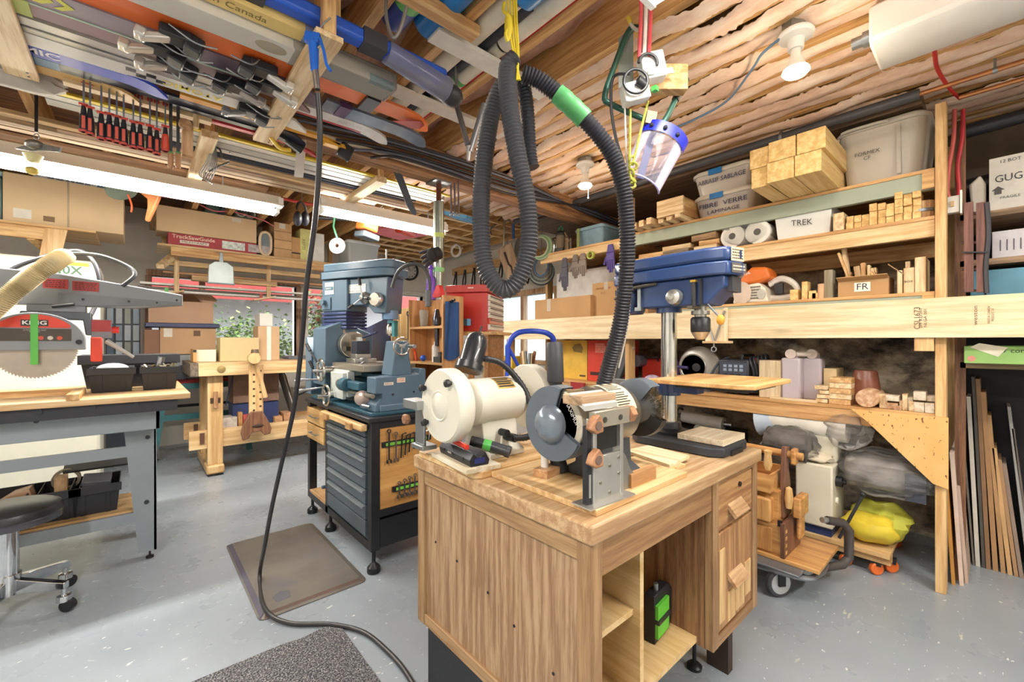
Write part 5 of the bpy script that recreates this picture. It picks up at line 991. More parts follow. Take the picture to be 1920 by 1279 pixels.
# ================================================================ under the bench
# folding cart with the wooden tool tote
t = T('platform_cart', 'folding platform cart with grey wheels and bent black handle', 'cart', (2.5, .85, 0), world=True)
CZ = .16
part('platform', MB().bb(2.3, 2.74, .60, 1.35, CZ-.012, CZ), P('#7d8288', .4, .5), t, .004)
part('frame_tube', MB().tube(spline([(2.3, 1.35, CZ-.03), (2.34, .66, CZ-.03), (2.46, .56, CZ-.03), (2.6, .56, CZ-.03)], 6), .013, 8), P('#8f949a', .3, .7), t)
part('handle', MB().tube([(2.60, .585, .10), (2.72, .52, .10), (2.765, .50, .13), (2.77, .50, .27), (2.74, .52, .31), (2.66, .57, .33)], .021, 10), P('#45403e', .6), t)
part('handle_tip', MB().cyl((2.66, .57, .33), (2.63, .585, .335), .014), P('#b5b8ba', .3, .8), t)
for (x, y) in ((2.66, .66), (2.36, .70), (2.66, 1.28)):
    w_ = part('wheel', MB().lathe([(.02, -.014), (.05, -.014), (.064, -.014), (.068, -.009), (.068, .009), (.064, .014), (.02, .014)], (x, y, .069), (.55, .83, 0), 28), P('#3b3d42', .6), t); part('rim', MB().lathe([(.0, -.016), (.05, -.016), (.052, -.013)], (x, y, .069), (.55, .83, 0), 28), P('#c4c7ca', .35, .5), w_)
    part('fork', MB().box((x, y, .105), (.035, .05, .09), (0, 0, -.58)), BLK(), t)
MW = wood('#d9a050', '#b97c34', 'y', .4, .8, 0); MWz = wood('#d9a050', '#b97c34', 'z', .4, .8, 0); BR = wood('#8a5c40', '#6a4330', 'z', .45, .8, 0)
t = T('tool_tote', 'honey coloured wooden tool chest with dowel handle, trays and planes', 'tool tote', (2.5, .95, CZ), world=True)
part('base_board', MB().bb(2.36, 2.73, .60, 1.25, CZ+.001, CZ+.02), MW, t, .002)
part('lower_box', MB().bb(2.38, 2.60, .76, 1.25, CZ+.02, CZ+.17), MW, t, .002); part('lower_end', MB().bb(2.36, 2.62, .742, .76, CZ+.02, CZ+.19), BR, t)
for k in range(4): part('dovetail', MB().bb(2.378, 2.40, .741, .7425, CZ+.035+k*.035, CZ+.052+k*.035), wood('#e3b468', '#c99548', 'x'), t)
part('upper_box', MB().bb(2.40, 2.58, .78, 1.22, CZ+.17, CZ+.33), MW, t, .002); part('tray', hollow(2.35, 2.60, .80, 1.22, CZ+.33, CZ+.42, 1, .01), MW, t)
part('drawer_front', MB().bb(2.372, 2.38, .80, .95, CZ+.03, CZ+.15), MWz, t, .003); part('drawer_knob', MB().sph((2.362, .88, CZ+.1), .012, 10, 6), MW, t)
part('end_upright', MB().prism([(2.44, .19), (2.56, .19), (2.54, .36), (2.51, .44), (2.53, .54), (2.47, .55), (2.45, .44)], (0, .765, CZ), (1, 0, 0), (0, 0, 1), (0, .022, 0)), BR, t, .004)
part('dowel', MB().cyl((2.50, .70, CZ+.505), (2.50, 1.35, CZ+.52), .019), MW, t); part('dowel_cap', MB().bb(2.475, 2.53, .725, .75, CZ+.46, CZ+.54), MW, t, .008)
part('mallet_block', MB().bb(2.35, 2.41, .80, .90, CZ+.18, CZ+.30), MWz, t, .01); part('brown_drawer', MB().bb(2.35, 2.38, .95, 1.15, CZ+.22, CZ+.33), BR, t)
part('plane_body', MB().bb(2.46, 2.60, .70, .735, CZ+.20, CZ+.30), MW, t, .006); part('plane_tote', MB().bb(2.5, 2.58, .71, .73, CZ+.08, CZ+.19), MW, t, .008)
part('knife_handle', MB().lathe([(.012, 0), (.02, .03), (.016, .08), (.02, .1), (0, .11)], (2.44, .84, CZ+.42)), wood('#e6bd74', '#c9964a', 'z'), t); part('knife_handle', MB().lathe([(.014, 0), (.02, .05), (.014, .1), (0, .11)], (2.44, .745, CZ+.25)), wood('#e6bd74', '#c9964a', 'z'), t)
part('saw_blade', MB().prism([(0, 0), (.02, .11), (.30, .19), (.33, .17), (.14, .08)], (2.42, 1.3, CZ+.36), (0, -1, 0), (0, 0, 1), (.003, 0, 0)), P('#a7a2a6', .35, .7), t); part('saw_handle', MB().box((2.42, .97, CZ+.53), (.02, .05, .08)), MW, t, .008)
t.location.y -= .06; t.location.x += .02
part('steel_square', MB().box((2.345, .92, CZ+.2), (.003, .05, .13), (.3, 0, 0)), P('#a5a0a0', .3, .8), t); part('latch', MB().bb(2.37, 2.378, .755, .775, CZ+.17, CZ+.2), BLK(), t)
# dolly with yellow sack and the wrapped machine
t = T('wheel_dolly', 'plywood dolly on orange casters under the wrapped machine', 'dolly', (3.2, .7, 0), world=True)
part('deck', MB().bb(2.92, 3.5, .36, 1.15, .115, .14), PLY('y'), t, .002); part('cross_batten', MB().bb(2.95, 3.02, .36, 1.1, .075, .115), PINEX('y'), t)
for (x, y) in ((2.97, .42), (2.97, .55), (3.06, .37), (3.44, .40), (3.44, 1.08), (2.97, 1.08)):
    w_ = part('caster_wheel', MB().lathe([(.008, -.012), (.028, -.012), (.033, -.008), (.033, .008), (.028, .012), (.008, .012)], (x, y, .034), (.7, .7, 0), 20), P('#dd6a2a', .4), t); part('caster_fork', MB().box((x, y, .066), (.03, .04, .03)), BLK(), t)
def lump(c, r_, seed, amp=.14, nn=20, mm_=12, fr_=4):
    q = random.Random(seed); ph = [q.uniform(0, 6.28) for _ in range(6)]; m = MB().sph((0, 0, 0), 1, nn, mm_)
    def d(p):
        return 1+amp*(math.sin(fr_*p.x+ph[0]+2*math.sin(fr_*p.z+ph[1]))*.5+math.sin(fr_*1.7*p.y+ph[2]+p.z*3)*.4+math.sin(fr_*2.6*p.z+ph[3]+p.x*5)*.3)
    m.v = [V(c)+V((p.x*r_[0]*d(p), p.y*r_[1]*d(p), max(-r_[2], p.z*r_[2]*d(p)))) for p in m.v]; return m
t = T('yellow_sack', 'rolled yellow plastic sack lying on the plywood dolly', 'sack', (3.1, .62, .14), world=True); c_ = pt(1640, 985, 2.32)
part('roll', lump((3.02, .455, .22), (.09, .12, .08), 4, .16, 26, 16, 3), P('#d8c23c', .45, 0, .2, 6, .3), t); part('fold', lump((3.14, .42, .25), (.12, .12, .1), 9, .2, 26, 16, 4), P('#c3c44c', .45, 0, .2, 6, .3), t)
CM = P('#dcd6c2', .4, 0, .04); t = T('wrapped_machine', 'cream woodworking machine half wrapped in clear plastic under the shelf', 'machine', (3.2, .95, .14), world=True)
part('cabinet', MB().bb(2.92, 3.2, .60, .78, .19, .545), CM, t, .01); part('cabinet_base', MB().bb(2.94, 3.18, .61, .77, .141, .19), P('#2b3a66', .5), t)
part('switch_knob', MB().cyl((3.0, .60, .45), (3.0, .57, .45), .03).cyl((3.0, .57, .45), (3.0, .555, .45), .012), BLK(), t); part('button', MB().cyl((3.0, .60, .34), (3.0, .59, .34), .018), P('#e9e4d4', .4), t)
part('column', MB().bb(3.02, 3.2, .60, .72, .54, .74), CM, t, .02); part('barrel', MB().cyl((3.08, .56, .74), (3.08, .95, .745), .08, .075, 24), P('#cfcabf', .4), t)
part('canvas_cuff', MB().cyl((3.08, .93, .74), (3.08, 1.03, .72), .075, .09, 18, False), P('#b5c3d2', .7), t)
part('lever_arm', MB().cyl((2.86, .56, .18), (2.93, .47, .42), .008), BLK(), t); part('lever_ball', MB().sph((2.93, .47, .425), .014), BLK(), t)
FILM = clear('#f2f0ec', .09, .08); FILM.node_tree.nodes['Principled BSDF'].inputs['Roughness'].default_value = .12
fv = coords(FILM.node_tree, (3, 1, 3)); bump(FILM.node_tree, FILM.node_tree.nodes['Principled BSDF'], noise(FILM.node_tree, fv, 14, 4), 1.0, .05); DK = P('#57514e', .5, .3, .4, 18)
part('motor', MB().cyl((2.96, .72, .62), (2.96, .94, .63), .09, n=20), DK, t); part('motor', MB().box((3.14, .42, .52), (.26, .32, .16), (.0, 0, .1)), P('#8d8983', .5, .2, .3, 9), t, .03)
part('end_cap', MB().box((3.08, .27, .49), (.16, .08, .14)), P('#3f4352', .4), t)
def wrapm(c, r_, seed): return lump(c, r_, seed, .12, 40, 24, 6)
part('plastic_wrap', wrapm((2.96, .82, .63), (.115, .15, .115), 2), FILM, t); part('plastic_wrap', wrapm((3.12, .40, .52), (.19, .24, .125), 3), FILM, t); part('plastic_wrap', wrapm((3.06, .56, .74), (.10, .11, .11), 5), FILM, t)
one('folded_rag', 'folded cream cloth resting on the machine cabinet', 'cloth', lump((2.99, .69, .572), (.07, .08, .026), 8, .2, 18, 10, 6), P('#e0d5bd', .9))
# grey white spare spindle on floor behind
t = T('tailstock', 'white tailstock with steel spindle lying under the low shelf', 'tailstock', (3.3, 1.6, .3), world=True)
y1, y0 = Yp(1275, 3.3, 790), Yp(1365, 3.3, 795); z_ = px(1320, 785, 3.3).z
part('stand_box', MB().bb(3.2, 3.55, y0-.05, y1+.05, 0, z_-.08), P('#26282c', .6), t); part('barrel', MB().cyl((3.3, y1-.03, z_), (3.3, y0+.03, z_-.02), .05), P('#d9d9d0', .4), t); part('handwheel', MB().torus((3.3, y1, z_), (0, 1, 0), .06, .01).cyl((3.3, y1-.03, z_), (3.3, y1+.02, z_), .02), P('#8d8d88', .3, .8), t); part('spindle', MB().cyl((3.3, y0+.03, z_-.02), (3.3, y0-.03, z_-.02), .02), steel(), t); part('foot', MB().prism([(-.07, 0), (.07, 0), (.03, .05), (-.03, .05)], (3.28, (y0+y1)/2, z_-.08), (0, 1, 0), (0, 0, 1), (.06, 0, 0)), P('#d9d9d0', .4), t)
# ================================================================ second dark rack, panels
t = T('dark_rack', 'dark storage rack with wine boxes next to the pine rack post', 'shelving', (3.5, -.3, 0), world=True); DR = wood('#a98a68', '#7d6248', 'y', .7)
for z in (1.14, 1.475, 1.665, 1.905): part('shelf_board', MB().bb(3.22, 3.718, -.75, .12, z-.03, z), DR, t)
part('post', MB().bb(3.22, 3.26, .10, .14, 0, 2.4), DARKW('z'), t); part('post', MB().bb(3.22, 3.26, -.75, -.71, 0, 2.4), DARKW('z'), t); part('back', MB().bb(3.72, 3.73, -.75, .14, .02, 2.2), P('#1e1f24', .7), t)
t = carton('white wine carton lettered GUGU and FRAGILE on the dark rack', -.32, .02, 3.24, 3.6, 1.905, 2.17, P('#cfccc4', .7))
text('12 BOT', (3.2385, -.05, 2.145), (0, -1, 0), (0, 0, 1), .022, P('#444444', .6), t); text('GUGUS', (3.2385, -.07, 2.06), (0, -1, 0), (0, 0, 1), .05, P('#2b2b30', .6), t, w=.14); text('FRAGILE', (3.2385, -.05, 1.965), (0, -1, 0), (0, 0, 1), .018, P('#5a5a5a', .6), t); part('up_arrow', MB().prism([(-.012, 0), (.012, 0), (.012, .02), (.022, .02), (0, .04), (-.022, .02), (-.012, .02)], (3.239, -.01, 1.985), (0, -1, 0), (0, 0, 1), (-.001, 0, 0)), P('#444444', .6), t)
t = T('paper_bags', 'grey paper bags bunched beside the wine carton', 'bag', (3.3, .07, 1.905), world=True)
part('bag', MB().prism([(0, 0), (.05, 0), (.06, .16), (.02, .2), (0, .15)], (3.26, .03, 1.906), (0, 1, 0), (0, 0, 1), (.15, 0, 0)), P('#c9c3b8', .8, 0, .1), t, .01)
t = carton('white carton with a row of printed bottles on the dark rack', -.35, .01, 3.24, 3.6, 1.665, 1.80, P('#cdcad0', .7))
for k in range(7): part('bottle_print', MB().bb(3.2385, 3.2395, -.02-.022*k, -.016-.022*k, 1.70, 1.755), P('#5a5560', .6), t)
for k in range(2): one('blue_box', ('left blue carton beside the sledge runner' if k == 0 else 'wide blue carton lower on the dark rack').replace('left ', 'small '), 'box', MB().bb(3.24, 3.6, .035-.25*k-(.0 if k else 0), .085-.055*k, 1.476, 1.61), P('#5d93ac', .6), bev=.003)
t = T('green_carton', 'green carton with black marker lettering under the long plank', 'box', (3.3, -.2, 1.14), world=True)
part('carton', MB().bb(3.03, 3.5, -.55, .10, 1.142, 1.225), P('#8fb868', .6), t, .003); text('st 7 cone', (3.0295, -.05, 1.205), (0, -1, 0), (0, 0, 1), .03, P('#222222', .6), t); part('paper_sheet', MB().prism([(.06, 0), (-.03, -.045), (-.06, 0), (.03, .02)], (3.0285, .02, 1.22), (0, 1, 0), (0, 0, 1), (-.001, 0, 0)), P('#e3dcc4', .8), t); part('emblem', MB().cyl((3.0295, .075, 1.165), (3.0285, .075, 1.165), .014), P('#c98a7a', .6), t)
# sledge with two runners
t = T('wooden_sledge', 'red brown wooden sledge standing on end with two strapped runners', 'sledge', (3.17, .12, 1.47), world=True)
for k, u in enumerate((1816, 1839)):
    a, b = px(u, 380, 3.12), px(u+1, 548, 3.12); part('runner', MB().bar(a, b, .032, .02), wood('#8d5a4c', '#6a3f36', 'z'), t)
for v in (400, 455, 505, 545): part('cross_slat', MB().bar(px(1803, v, 3.145), px(1848, v, 3.145), .02, .012), wood('#7d5045', '#5c372f', 'y'), t)
part('strap', MB().bar(px(1803, 473, 3.10), px(1852, 473, 3.10), .012, .006), BLK(), t); part('webbing', MB().tube(spline([px(1850, 380, 3.11), px(1853, 440, 3.11), px(1848, 500, 3.11), px(1850, 550, 3.11)], 5), .01, 6), P('#44444a', .7), t)
# leaning sheets
L = [(1776, 891, 1791, 1098, '#c98f45', .012), (1788, 849, 1807, 1100, '#d9c3b4', .014), (1800, 912, 1816, 1096, '#b9a394', .012), (1801, 852, 1828, 1060, '#6f6a64', .008), (1803, 743, 1838, 1047, '#cfc9bf', .016), (1806, 706, 1848, 1045, '#4d4a46', .012), (1821, 710, 1858, 1055, '#8a6a4c', .016), (1838, 735, 1872, 1053, '#a9825a', .018), (1848, 778, 1886, 1060, '#b08a60', .016), (1861, 840, 1899, 1060, '#c7a070', .016), (1871, 862, 1910, 1047, '#a98562', .014), (1882, 870, 1920, 1040, '#8f7d70', .014), (1853, 760, 1935, 1010, '#9c9a98', .012), (1862, 800, 1930, 1020, '#6a6058', .010)]
NM = ('orange plywood sheet nearest the rack post', 'tall pinkish white sheet beside the orange one', 'short pale sheet in front of the leaning stack', 'thin grey sheet in the leaning stack', 'tall white foam sheet in the leaning stack', 'dark textured sheet behind the white foam one', 'brown hardboard sheet in the leaning stack', 'folded cardboard sheet in the leaning stack', 'tan cardboard sheet with a bent top', 'light pine sheet in the leaning stack', 'tan hardboard sheet shorter than the pine one', 'grey brown sheet low in the leaning stack', 'long grey metal sheet leaning at a steep slant', 'dark brown sheet under the grey metal one')
yb_p = yt_p = 9
for k, (ut, vt, ub, vb, hx, th) in enumerate(L):
    b = pz(ub, vb, 0); x_ = min(b.x, 3.5); b = px(ub, vb, x_); b.z = 0.0; a = px(ut, vt, x_); th *= 1.1
    b.y = min(b.y, yb_p-th-.002); a.y = min(max(a.y, b.y+.02), yt_p-th-.002); sl = (a.y-b.y)/a.z; yb_p = b.y; yt_p = a.y+min(0, (1.1-a.z))*0
    one('leaning_sheet', NM[k], 'sheet', MB().prism([(b.y, 0), (b.y+th, 0), (a.y+th, a.z), (a.y, a.z)], (x_, 0, 0), (0, 1, 0), (0, 0, 1), (min(.5, 3.71-x_), 0, 0)), P(hx, .75, 0, .12, 8), 'sheets leaning beside the rack post', bev=.001)
# ================================================================ pipes and cables near the corner
def pipe(label, a, b, r_, hx, name='pipe', met=0, rough=.45):
    t = T(name, label, 'pipe', (V(a)+V(b))/2, world=True); part('tube', MB().cyl(a, b, r_, n=16), P(hx, rough, met), t)
    d = (V(b)-V(a)).normalized()
    for k in (.2, .8): c = V(a).lerp(V(b), k); part('clip', MB().cyl(c-d*.008, c+d*.008, r_*1.25, n=14).bar(c, V((c.x, c.y, min(ZJ, c.z+.08))), .01, .004), GALV(), t)
    return t
def yl(u, v, X): p = px(u, v, X); return V((X, p.y, p.z))
a, b = yl(1300, 310, 3.45), yl(1760, 152, 3.45); pipe('long grey insulated pipe running under the ceiling along the shelves', (2.95, 3.3, 2.49), (2.95, .25, 2.49), .026, '#4a4b4f')
pipe('bare copper pipe emerging from the grey foam sleeve', (2.95, .25, 2.49), (2.95, -1.0, 2.49), .011, '#c98a5a', met=.8, rough=.3)
pipe('second copper pipe beside the sleeved one', (3.12, .12, 2.48), (3.12, -1.0, 2.48), .011, '#c98a5a', met=.8, rough=.3)
pipe('black waste pipe above the dark rack', (3.3, .14, 2.36), (3.3, -1.2, 2.40), .035, '#22252c'); pipe('lower black waste pipe behind the paper bags', (3.6, .14, 2.13), (3.6, -1.2, 2.24), .05, '#22252c')
for k, u in enumerate((1782, 1798)):
    one('red_cable', ('pink red cable dropping beside the rack post' if k == 0 else 'dark red cable twisting down next to the pink one'), 'cable', MB().tube(spline([px(u+8, 205, 3.2), px(u+6, 260, 3.2), px(u-2, 310, 3.2), px(u-6 if k == 0 else u, 355, 3.2), px(u-2, 372, 3.2)], 6), .009, 8), P('#d2655c' if k == 0 else '#b8323a', .5))
t = T('outlet_box', 'white metal outlet box on the side of the rack post', 'outlet', px(1784, 385, 3.1), world=True); p = px(1786, 383, 3.1)
part('box', MB().bb(3.09, 3.13, p.y-.025, p.y+.025, p.z-.045, p.z+.04), P('#d9d7d0', .4), t, .003); part('toggle', MB().bb(3.08, 3.09, p.y-.006, p.y+.006, p.z-.015, p.z+.012), P('#c2a06a', .4), t); part('cover_flap', MB().bb(3.08, 3.13, p.y-.034, p.y-.027, p.z-.055, p.z+.06), P('#e4e2da', .4), t)
one('red_ceiling_cable', 'red cable stapled across the insulated ceiling', 'cable', MB().tube(spline([pz(1742, 44, 2.498), pz(1752, 95, 2.498), pz(1758, 130, 2.498), pz(1780, 165, 2.498), pz(1800, 185, 2.498)], 6), .008, 6), P('#c22a2a', .5))
one('blue_ceiling_cable', 'blue grey cable stapled from the bulb across the insulation', 'cable', MB().tube(spline([pz(1463, 72, 2.498), pz(1428, 102, 2.498), pz(1410, 130, 2.498), pz(1362, 190, 2.498), pz(1300, 225, 2.498), pz(1250, 245, 2.498), pz(1195, 262, 2.498)], 6), .006, 6), P('#5d7d9a', .5))
# ================================================================ floor mats, stool, air hose
def mat_mat():
    m, nt, b = newmat('worn_rubber_mat'); v = coords(nt); n = noise(nt, v, 3.2, 4); c = ramp(nt, n, [(.3, lin('#58534d')), (.55, lin('#6b655d')), (.72, lin('#5c5a60'))]); nt.links.new(c, b.inputs['Base Color']); b.inputs['Roughness'].default_value = .55; return m
t = T('floor_mat', 'grey brown rubber standing mat in front of the lathe stand', 'mat', (.66, 2.63, 0), world=True)
def rrect(x0, x1, y0, y1, r_, n=5): return [(cx+r_*math.cos(a), cy+r_*math.sin(a)) for cx, cy, b in ((x1-r_, y1-r_, 0), (x0+r_, y1-r_, 90), (x0+r_, y0+r_, 180), (x1-r_, y0+r_, 270)) for a in [math.radians(b+90*i/n) for i in range(n+1)]]
o_, i_ = rrect(.41, .905, 2.16, 3.105, .035), rrect(.44, .875, 2.19, 3.075, .02); n = len(o_); mb = MB()
mb.add([(x, y, .001) for x, y in o_]+[(x, y, .004) for x, y in o_]+[(x, y, .017) for x, y in i_], [(i, (i+1) % n, n+(i+1) % n, n+i) for i in range(n)]+[(n+i, n+(i+1) % n, 2*n+(i+1) % n, 2*n+i) for i in range(n)]+[tuple(range(2*n, 3*n)), tuple(range(n-1, -1, -1))])
part('rubber', mb, mat_mat(), t, ang=10)
for pp, hx in (([(.412, 2.17), (.438, 2.20), (.438, 3.07), (.412, 3.09)], '#4d4a56'), ([(.43, 2.163), (.89, 2.163), (.87, 2.189), (.44, 2.189)], '#5a463d')): part('dark_edge', MB().add([(p[0], p[1], .0045 if i in ((0, 3) if hx == '#4d4a56' else (0, 1)) else .0178) for i, p in enumerate(pp)], [(0, 1, 2, 3)]), P(hx, .6), t, fix=False)  # two bevelled edges of the mat get darker tones
part('worn_patch', MB().prism([(0, 0), (.06, .01), (.07, .07), (.03, .09), (-.01, .06)], (.50, 2.24, .0172), (1, 0, 0), (0, 1, 0), .0006), P('#58585e', .7), t)
def carpet_mat():
    m, nt, b = newmat('speckled_carpet'); v = coords(nt); n = noise(nt, v, 170, 3, .7); c = ramp(nt, n, [(.36, lin('#2b2c31')), (.5, lin('#55565c')), (.62, lin('#b5b3b0'))]); nt.links.new(c, b.inputs['Base Color']); b.inputs['Roughness'].default_value = .95; bump(nt, b, n, .8, .01); return m
mb = MB(); P0 = [(.668, 1.25), (.668, 1.92), (.60, 1.925), (.52, 1.915), (.45, 1.93), (.16, 1.935), (-.35, 1.94), (-.35, 1.25)]
t = T('carpet_runner', 'speckled grey carpet remnant on the floor', 'rug', (.2, 1.6, 0), world=True); part('pile', MB().prism([(p[0], p[1]) for p in reversed(P0)], (0, 0, .001), (1, 0, 0), (0, 1, 0), .008), carpet_mat(), t)
# stool
sx, sy = -.44, 2.97; CH = steel('#d0d2d4', .1)
t = T('round_stool', 'round black padded stool on chrome column with casters', 'stool', (sx, sy, 0), world=True)
part('seat_pad', MB().lathe([(0, .50), (.15, .498), (.172, .488), (.18, .465), (.176, .44), (.165, .43)], (sx, sy, 0), n=40), P('#2b2b2f', .3, 0, .3, 14), t)
part('seat_band', MB().lathe([(.178, .425), (.182, .44), (.182, .452), (.178, .456)], (sx, sy, 0), n=40), P('#4a4a50', .25, .3), t); part('seat_plate', MB().box((sx, sy, .418), (.2, .2, .02)), PINEX('x'), t)
part('column', MB().cyl((sx, sy, .12), (sx, sy, .41), .038, n=28), CH, t); part('hub', MB().cyl((sx, sy, .10), (sx, sy, .19), .046, n=24), CH, t)
for k in range(5):
    a = math.radians(-32+72*k); d = V((math.cos(a), math.sin(a), 0)); c = V((sx, sy, 0))
    part('leg', MB().prism([(0.03, .17), (.235, .135), (.235, .105), (0.03, .10)], c+V((-d.y, d.x, 0))*-.014, d, (0, 0, 1), V((-d.y, d.x, 0))*.028), CH, t, .003)
    cs = part('caster', MB().cyl(c+d*.225+V((0, 0, .06)), c+d*.225+V((0, 0, .106)), .012).lathe([(.02, 0), (.028, .005), (.026, .03), (.01, .034)], c+d*.225+V((0, 0, .045)), n=14), CH, t)
    x = V((-d.y, d.x, 0)); part('wheel', MB().cyl(c+d*.24+V((0, 0, .028))-x*.014, c+d*.24+V((0, 0, .028))+x*.014, .028, n=18), BLK(), cs)
# air hose with blow gun
t = T('air_hose', 'black air hose hanging from a blue blow gun and trailing over the mat', 'air hose', (.7, 2.0, 0), world=True)
hp = [pt(596, 175, 1.43), pt(600, 260, 1.46), pt(592, 400, 1.54), pt(574, 540, 1.65), pt(566, 640, 1.76), pt(552, 760, 1.88), pt(530, 860, 1.98), pt(510, 950, 2.06), pt(497, 1020, 2.10)]
hp += [pz(487, 1080, .03), pz(496, 1140, .022), pz(540, 1168, .012), pz(620, 1171, .012), pz(680, 1185, .012), pz(725, 1220, .012), pz(760, 1260, .012), pz(800, 1330, .012)]
part('hose', MB().tube(spline(hp, 10), .0095, 10), P('#2b2a2d', .4), t)
BG = P('#1f63c9', .35)
g0 = pt(592, 105, 1.42); part('gun_body', MB().cyl(pt(588, 80, 1.42), pt(590, 135, 1.42), .017, .012).bar(pt(573, 70, 1.42), pt(600, 74, 1.42), .024, .034), BG, t, .003)
part('trigger', MB().tube(spline([pt(600, 72, 1.41), pt(607, 95, 1.405), pt(612, 120, 1.405), pt(620, 133, 1.405)], 5), .005, 8), BG, t); part('nozzle', MB().tube([pt(598, 58, 1.42), pt(606, 45, 1.42), pt(620, 33, 1.42)], .003, 6), GALV(), t)
part('coupler', MB().cyl(pt(591, 132, 1.42), pt(595, 168, 1.42), .011, .009), steel(), t); part('wrap', MB().tube(spline([pt(600, 60, 1.42), pt(606, 80, 1.41), pt(596, 90, 1.41)], 4), .003, 6), P('#b0a070', .5), t)
# ================================================================ radial arm saw
GS = P('#84898f', .38, 0, .06, 4); GF = P('#8e979e', .38, 0, .05, 4)
t = T('radial_arm_saw', 'grey radial arm saw with toothed blade, red guard label and wooden table', 'saw', (-.25, 3.35, 0), world=True)
TW = wood('#e2be86', '#c99a5e', 'x', .5); TZ = .965
part('front_table', MB().bb(-.8, .225, 2.93, 3.28, TZ-.03, TZ), TW, t, .003); part('rear_table', MB().bb(-.8, .225, 3.31, 3.85, TZ-.03, TZ), TW, t, .003); part('fence', MB().bb(-.8, -.21, 3.28, 3.31, TZ-.03, TZ+.03), PINEX('x'), t, .002); part('fence_block', MB().bb(-.25, -.205, 2.92, 3.29, TZ, TZ+.03), PINEX('y'), t, .002)
part('table_rail', MB().bb(-.85, .17, 2.96, 3.0, TZ-.09, TZ-.03), P('#2a2c33', .5), t); part('table_rail', MB().bb(-.85, .17, 3.72, 3.76, TZ-.09, TZ-.03), P('#2a2c33', .5), t)
part('top_rail', MB().bb(-.9, .10, 3.06, 3.10, TZ-.20, TZ-.09), GF, t, .003); part('top_rail', MB().bb(.08, .10, 3.06, 3.7, TZ-.20, TZ-.09), GF, t, .003)
for (x, y, sgn) in ((.03, 3.22, 1), (.03, 3.62, 1), (-1.1, 3.22, -1), (-1.1, 3.62, -1)):
    part('leg', MB().prism([(-.09, TZ-.10), (.055, TZ-.10), (.06, .045), (-.02, .045)], (x+.0, y-.01, 0), (1, 0, 0), (0, 0, 1), (0, .012, 0)).prism([(0, TZ-.1), (.1, TZ-.1), (.06, .045), (0, .045)], (x+.048, y-.01, 0), (0, 1, 0), (0, 0, 1), (.012, 0, 0)), GF, t); part('levelling_foot', MB().lathe([(.018, 0), (.018, .012), (.005, .016), (.005, .06)], (x+.03, y+.01, 0)), BLK(), t)
for y in (3.215,): part('mid_rail', MB().bb(-1.1, .0, y, y+.02, .60, .66), GF, t); part('low_rail', MB().bb(-1.1, .0, y, y+.03, .22, .28), GF, t)
part('shelf', MB().bb(-1.05, .02, 3.24, 3.62, .275, .292), PLY('x'), t)
for (x, z, y) in ((.05, .70, 3.21), (.045, .33, 3.21), (-.36, .865, 3.06), (.06, .88, 3.06), (-.16, .92, 2.96), (-.34, .92, 2.96), (.0, .92, 2.96)): part('bolt', MB().cyl((x, y, z), (x, y-.008, z), .011, n=10), P('#3b3e44', .4, .5), t)
# arm and column
ya = 3.24; part('column', MB().cyl((-.72, ya+.2, TZ), (-.72, ya+.2, 1.62), .07, n=24), GS, t)
part('arm', MB().prism([(-.85, 1.43), (.0, 1.435), (.205, 1.462), (.205, 1.525), (-.05, 1.565), (-.3, 1.60), (-.85, 1.62)], (0, ya-.04, 0), (1, 0, 0), (0, 0, 1), (0, .085, 0)), GS, t, .006)
part('arm_lip', MB().prism([(-.30, 1.43), (.205, 1.462), (.205, 1.478), (-.3, 1.50)], (0, ya-.05, 0), (1, 0, 0), (0, 0, 1), (0, .012, 0)), P('#6f747a', .4), t)
part('arm_cap', MB().bb(.205, .209, ya-.04, ya+.045, 1.462, 1.525), P('#d8d8d4', .4), t)
for x in (-.21, -.03, .09, .18): part('bolt', MB().cyl((x, ya-.05, 1.47+.02*(x > .1)), (x, ya-.055, 1.47+.02*(x > .1)), .006, n=8), BLK(), t)
pl = plate(t, (-.31, ya-.042, 1.545), (1, 0, 0), (0, 0, 1), .09, .05, '#b23a3a', '#4a2020', 4, 'warning_label'); plate(t, (-.20, ya-.042, 1.54), (1, 0, 0), (0, 0, 1), .10, .05, '#a33436', '#3a3030', 5, 'warning_label', 2)
# carriage, yoke, motor, blade, guard
bx, bz_ = -.37, 1.215; yb = 3.13
part('yoke', MB().prism([(-.14, 1.28), (-.11, 1.28), (-.10, 1.36), (.09, 1.36), (.10, 1.28), (.13, 1.28), (.12, 1.40), (-.13, 1.40)], (bx+.07, ya-.06, 0), (1, 0, 0), (0, 0, 1), (0, .1, 0)), P('#5a6068', .35, .2), t, .006); part('carriage', MB().bb(bx-.04, bx+.17, ya-.05, ya+.05, 1.40, 1.435), P('#7d8288', .35, .2), t, .003); part('lock_lever', MB().cyl((bx+.05, ya-.06, 1.425), (bx+.13, ya-.08, 1.44), .008), BLK(), t)
part('motor', MB().cyl((bx+.05, yb+.06, bz_+.03), (bx+.05, yb+.34, bz_+.03), .08, n=24), P('#c9cdd0', .35), t)
teeth = []; NT = 72
for i in range(NT*2): a = 2*math.pi*i/(NT*2); r_ = .152 if i % 2 else .142; teeth.append((bx+r_*math.cos(a+(.03 if i % 2 else 0)), bz_+r_*math.sin(a+(.03 if i % 2 else 0))))
part('blade', MB().prism(teeth, (0, yb-.002, 0), (1, 0, 0), (0, 0, 1), (0, .003, 0)), P('#b3a99e', .3, .75, .1), t)
gp = [(bx+.175*math.cos(a), bz_+.03+.145*math.sin(a)) for a in [math.radians(x) for x in range(8, 173, 5)]]
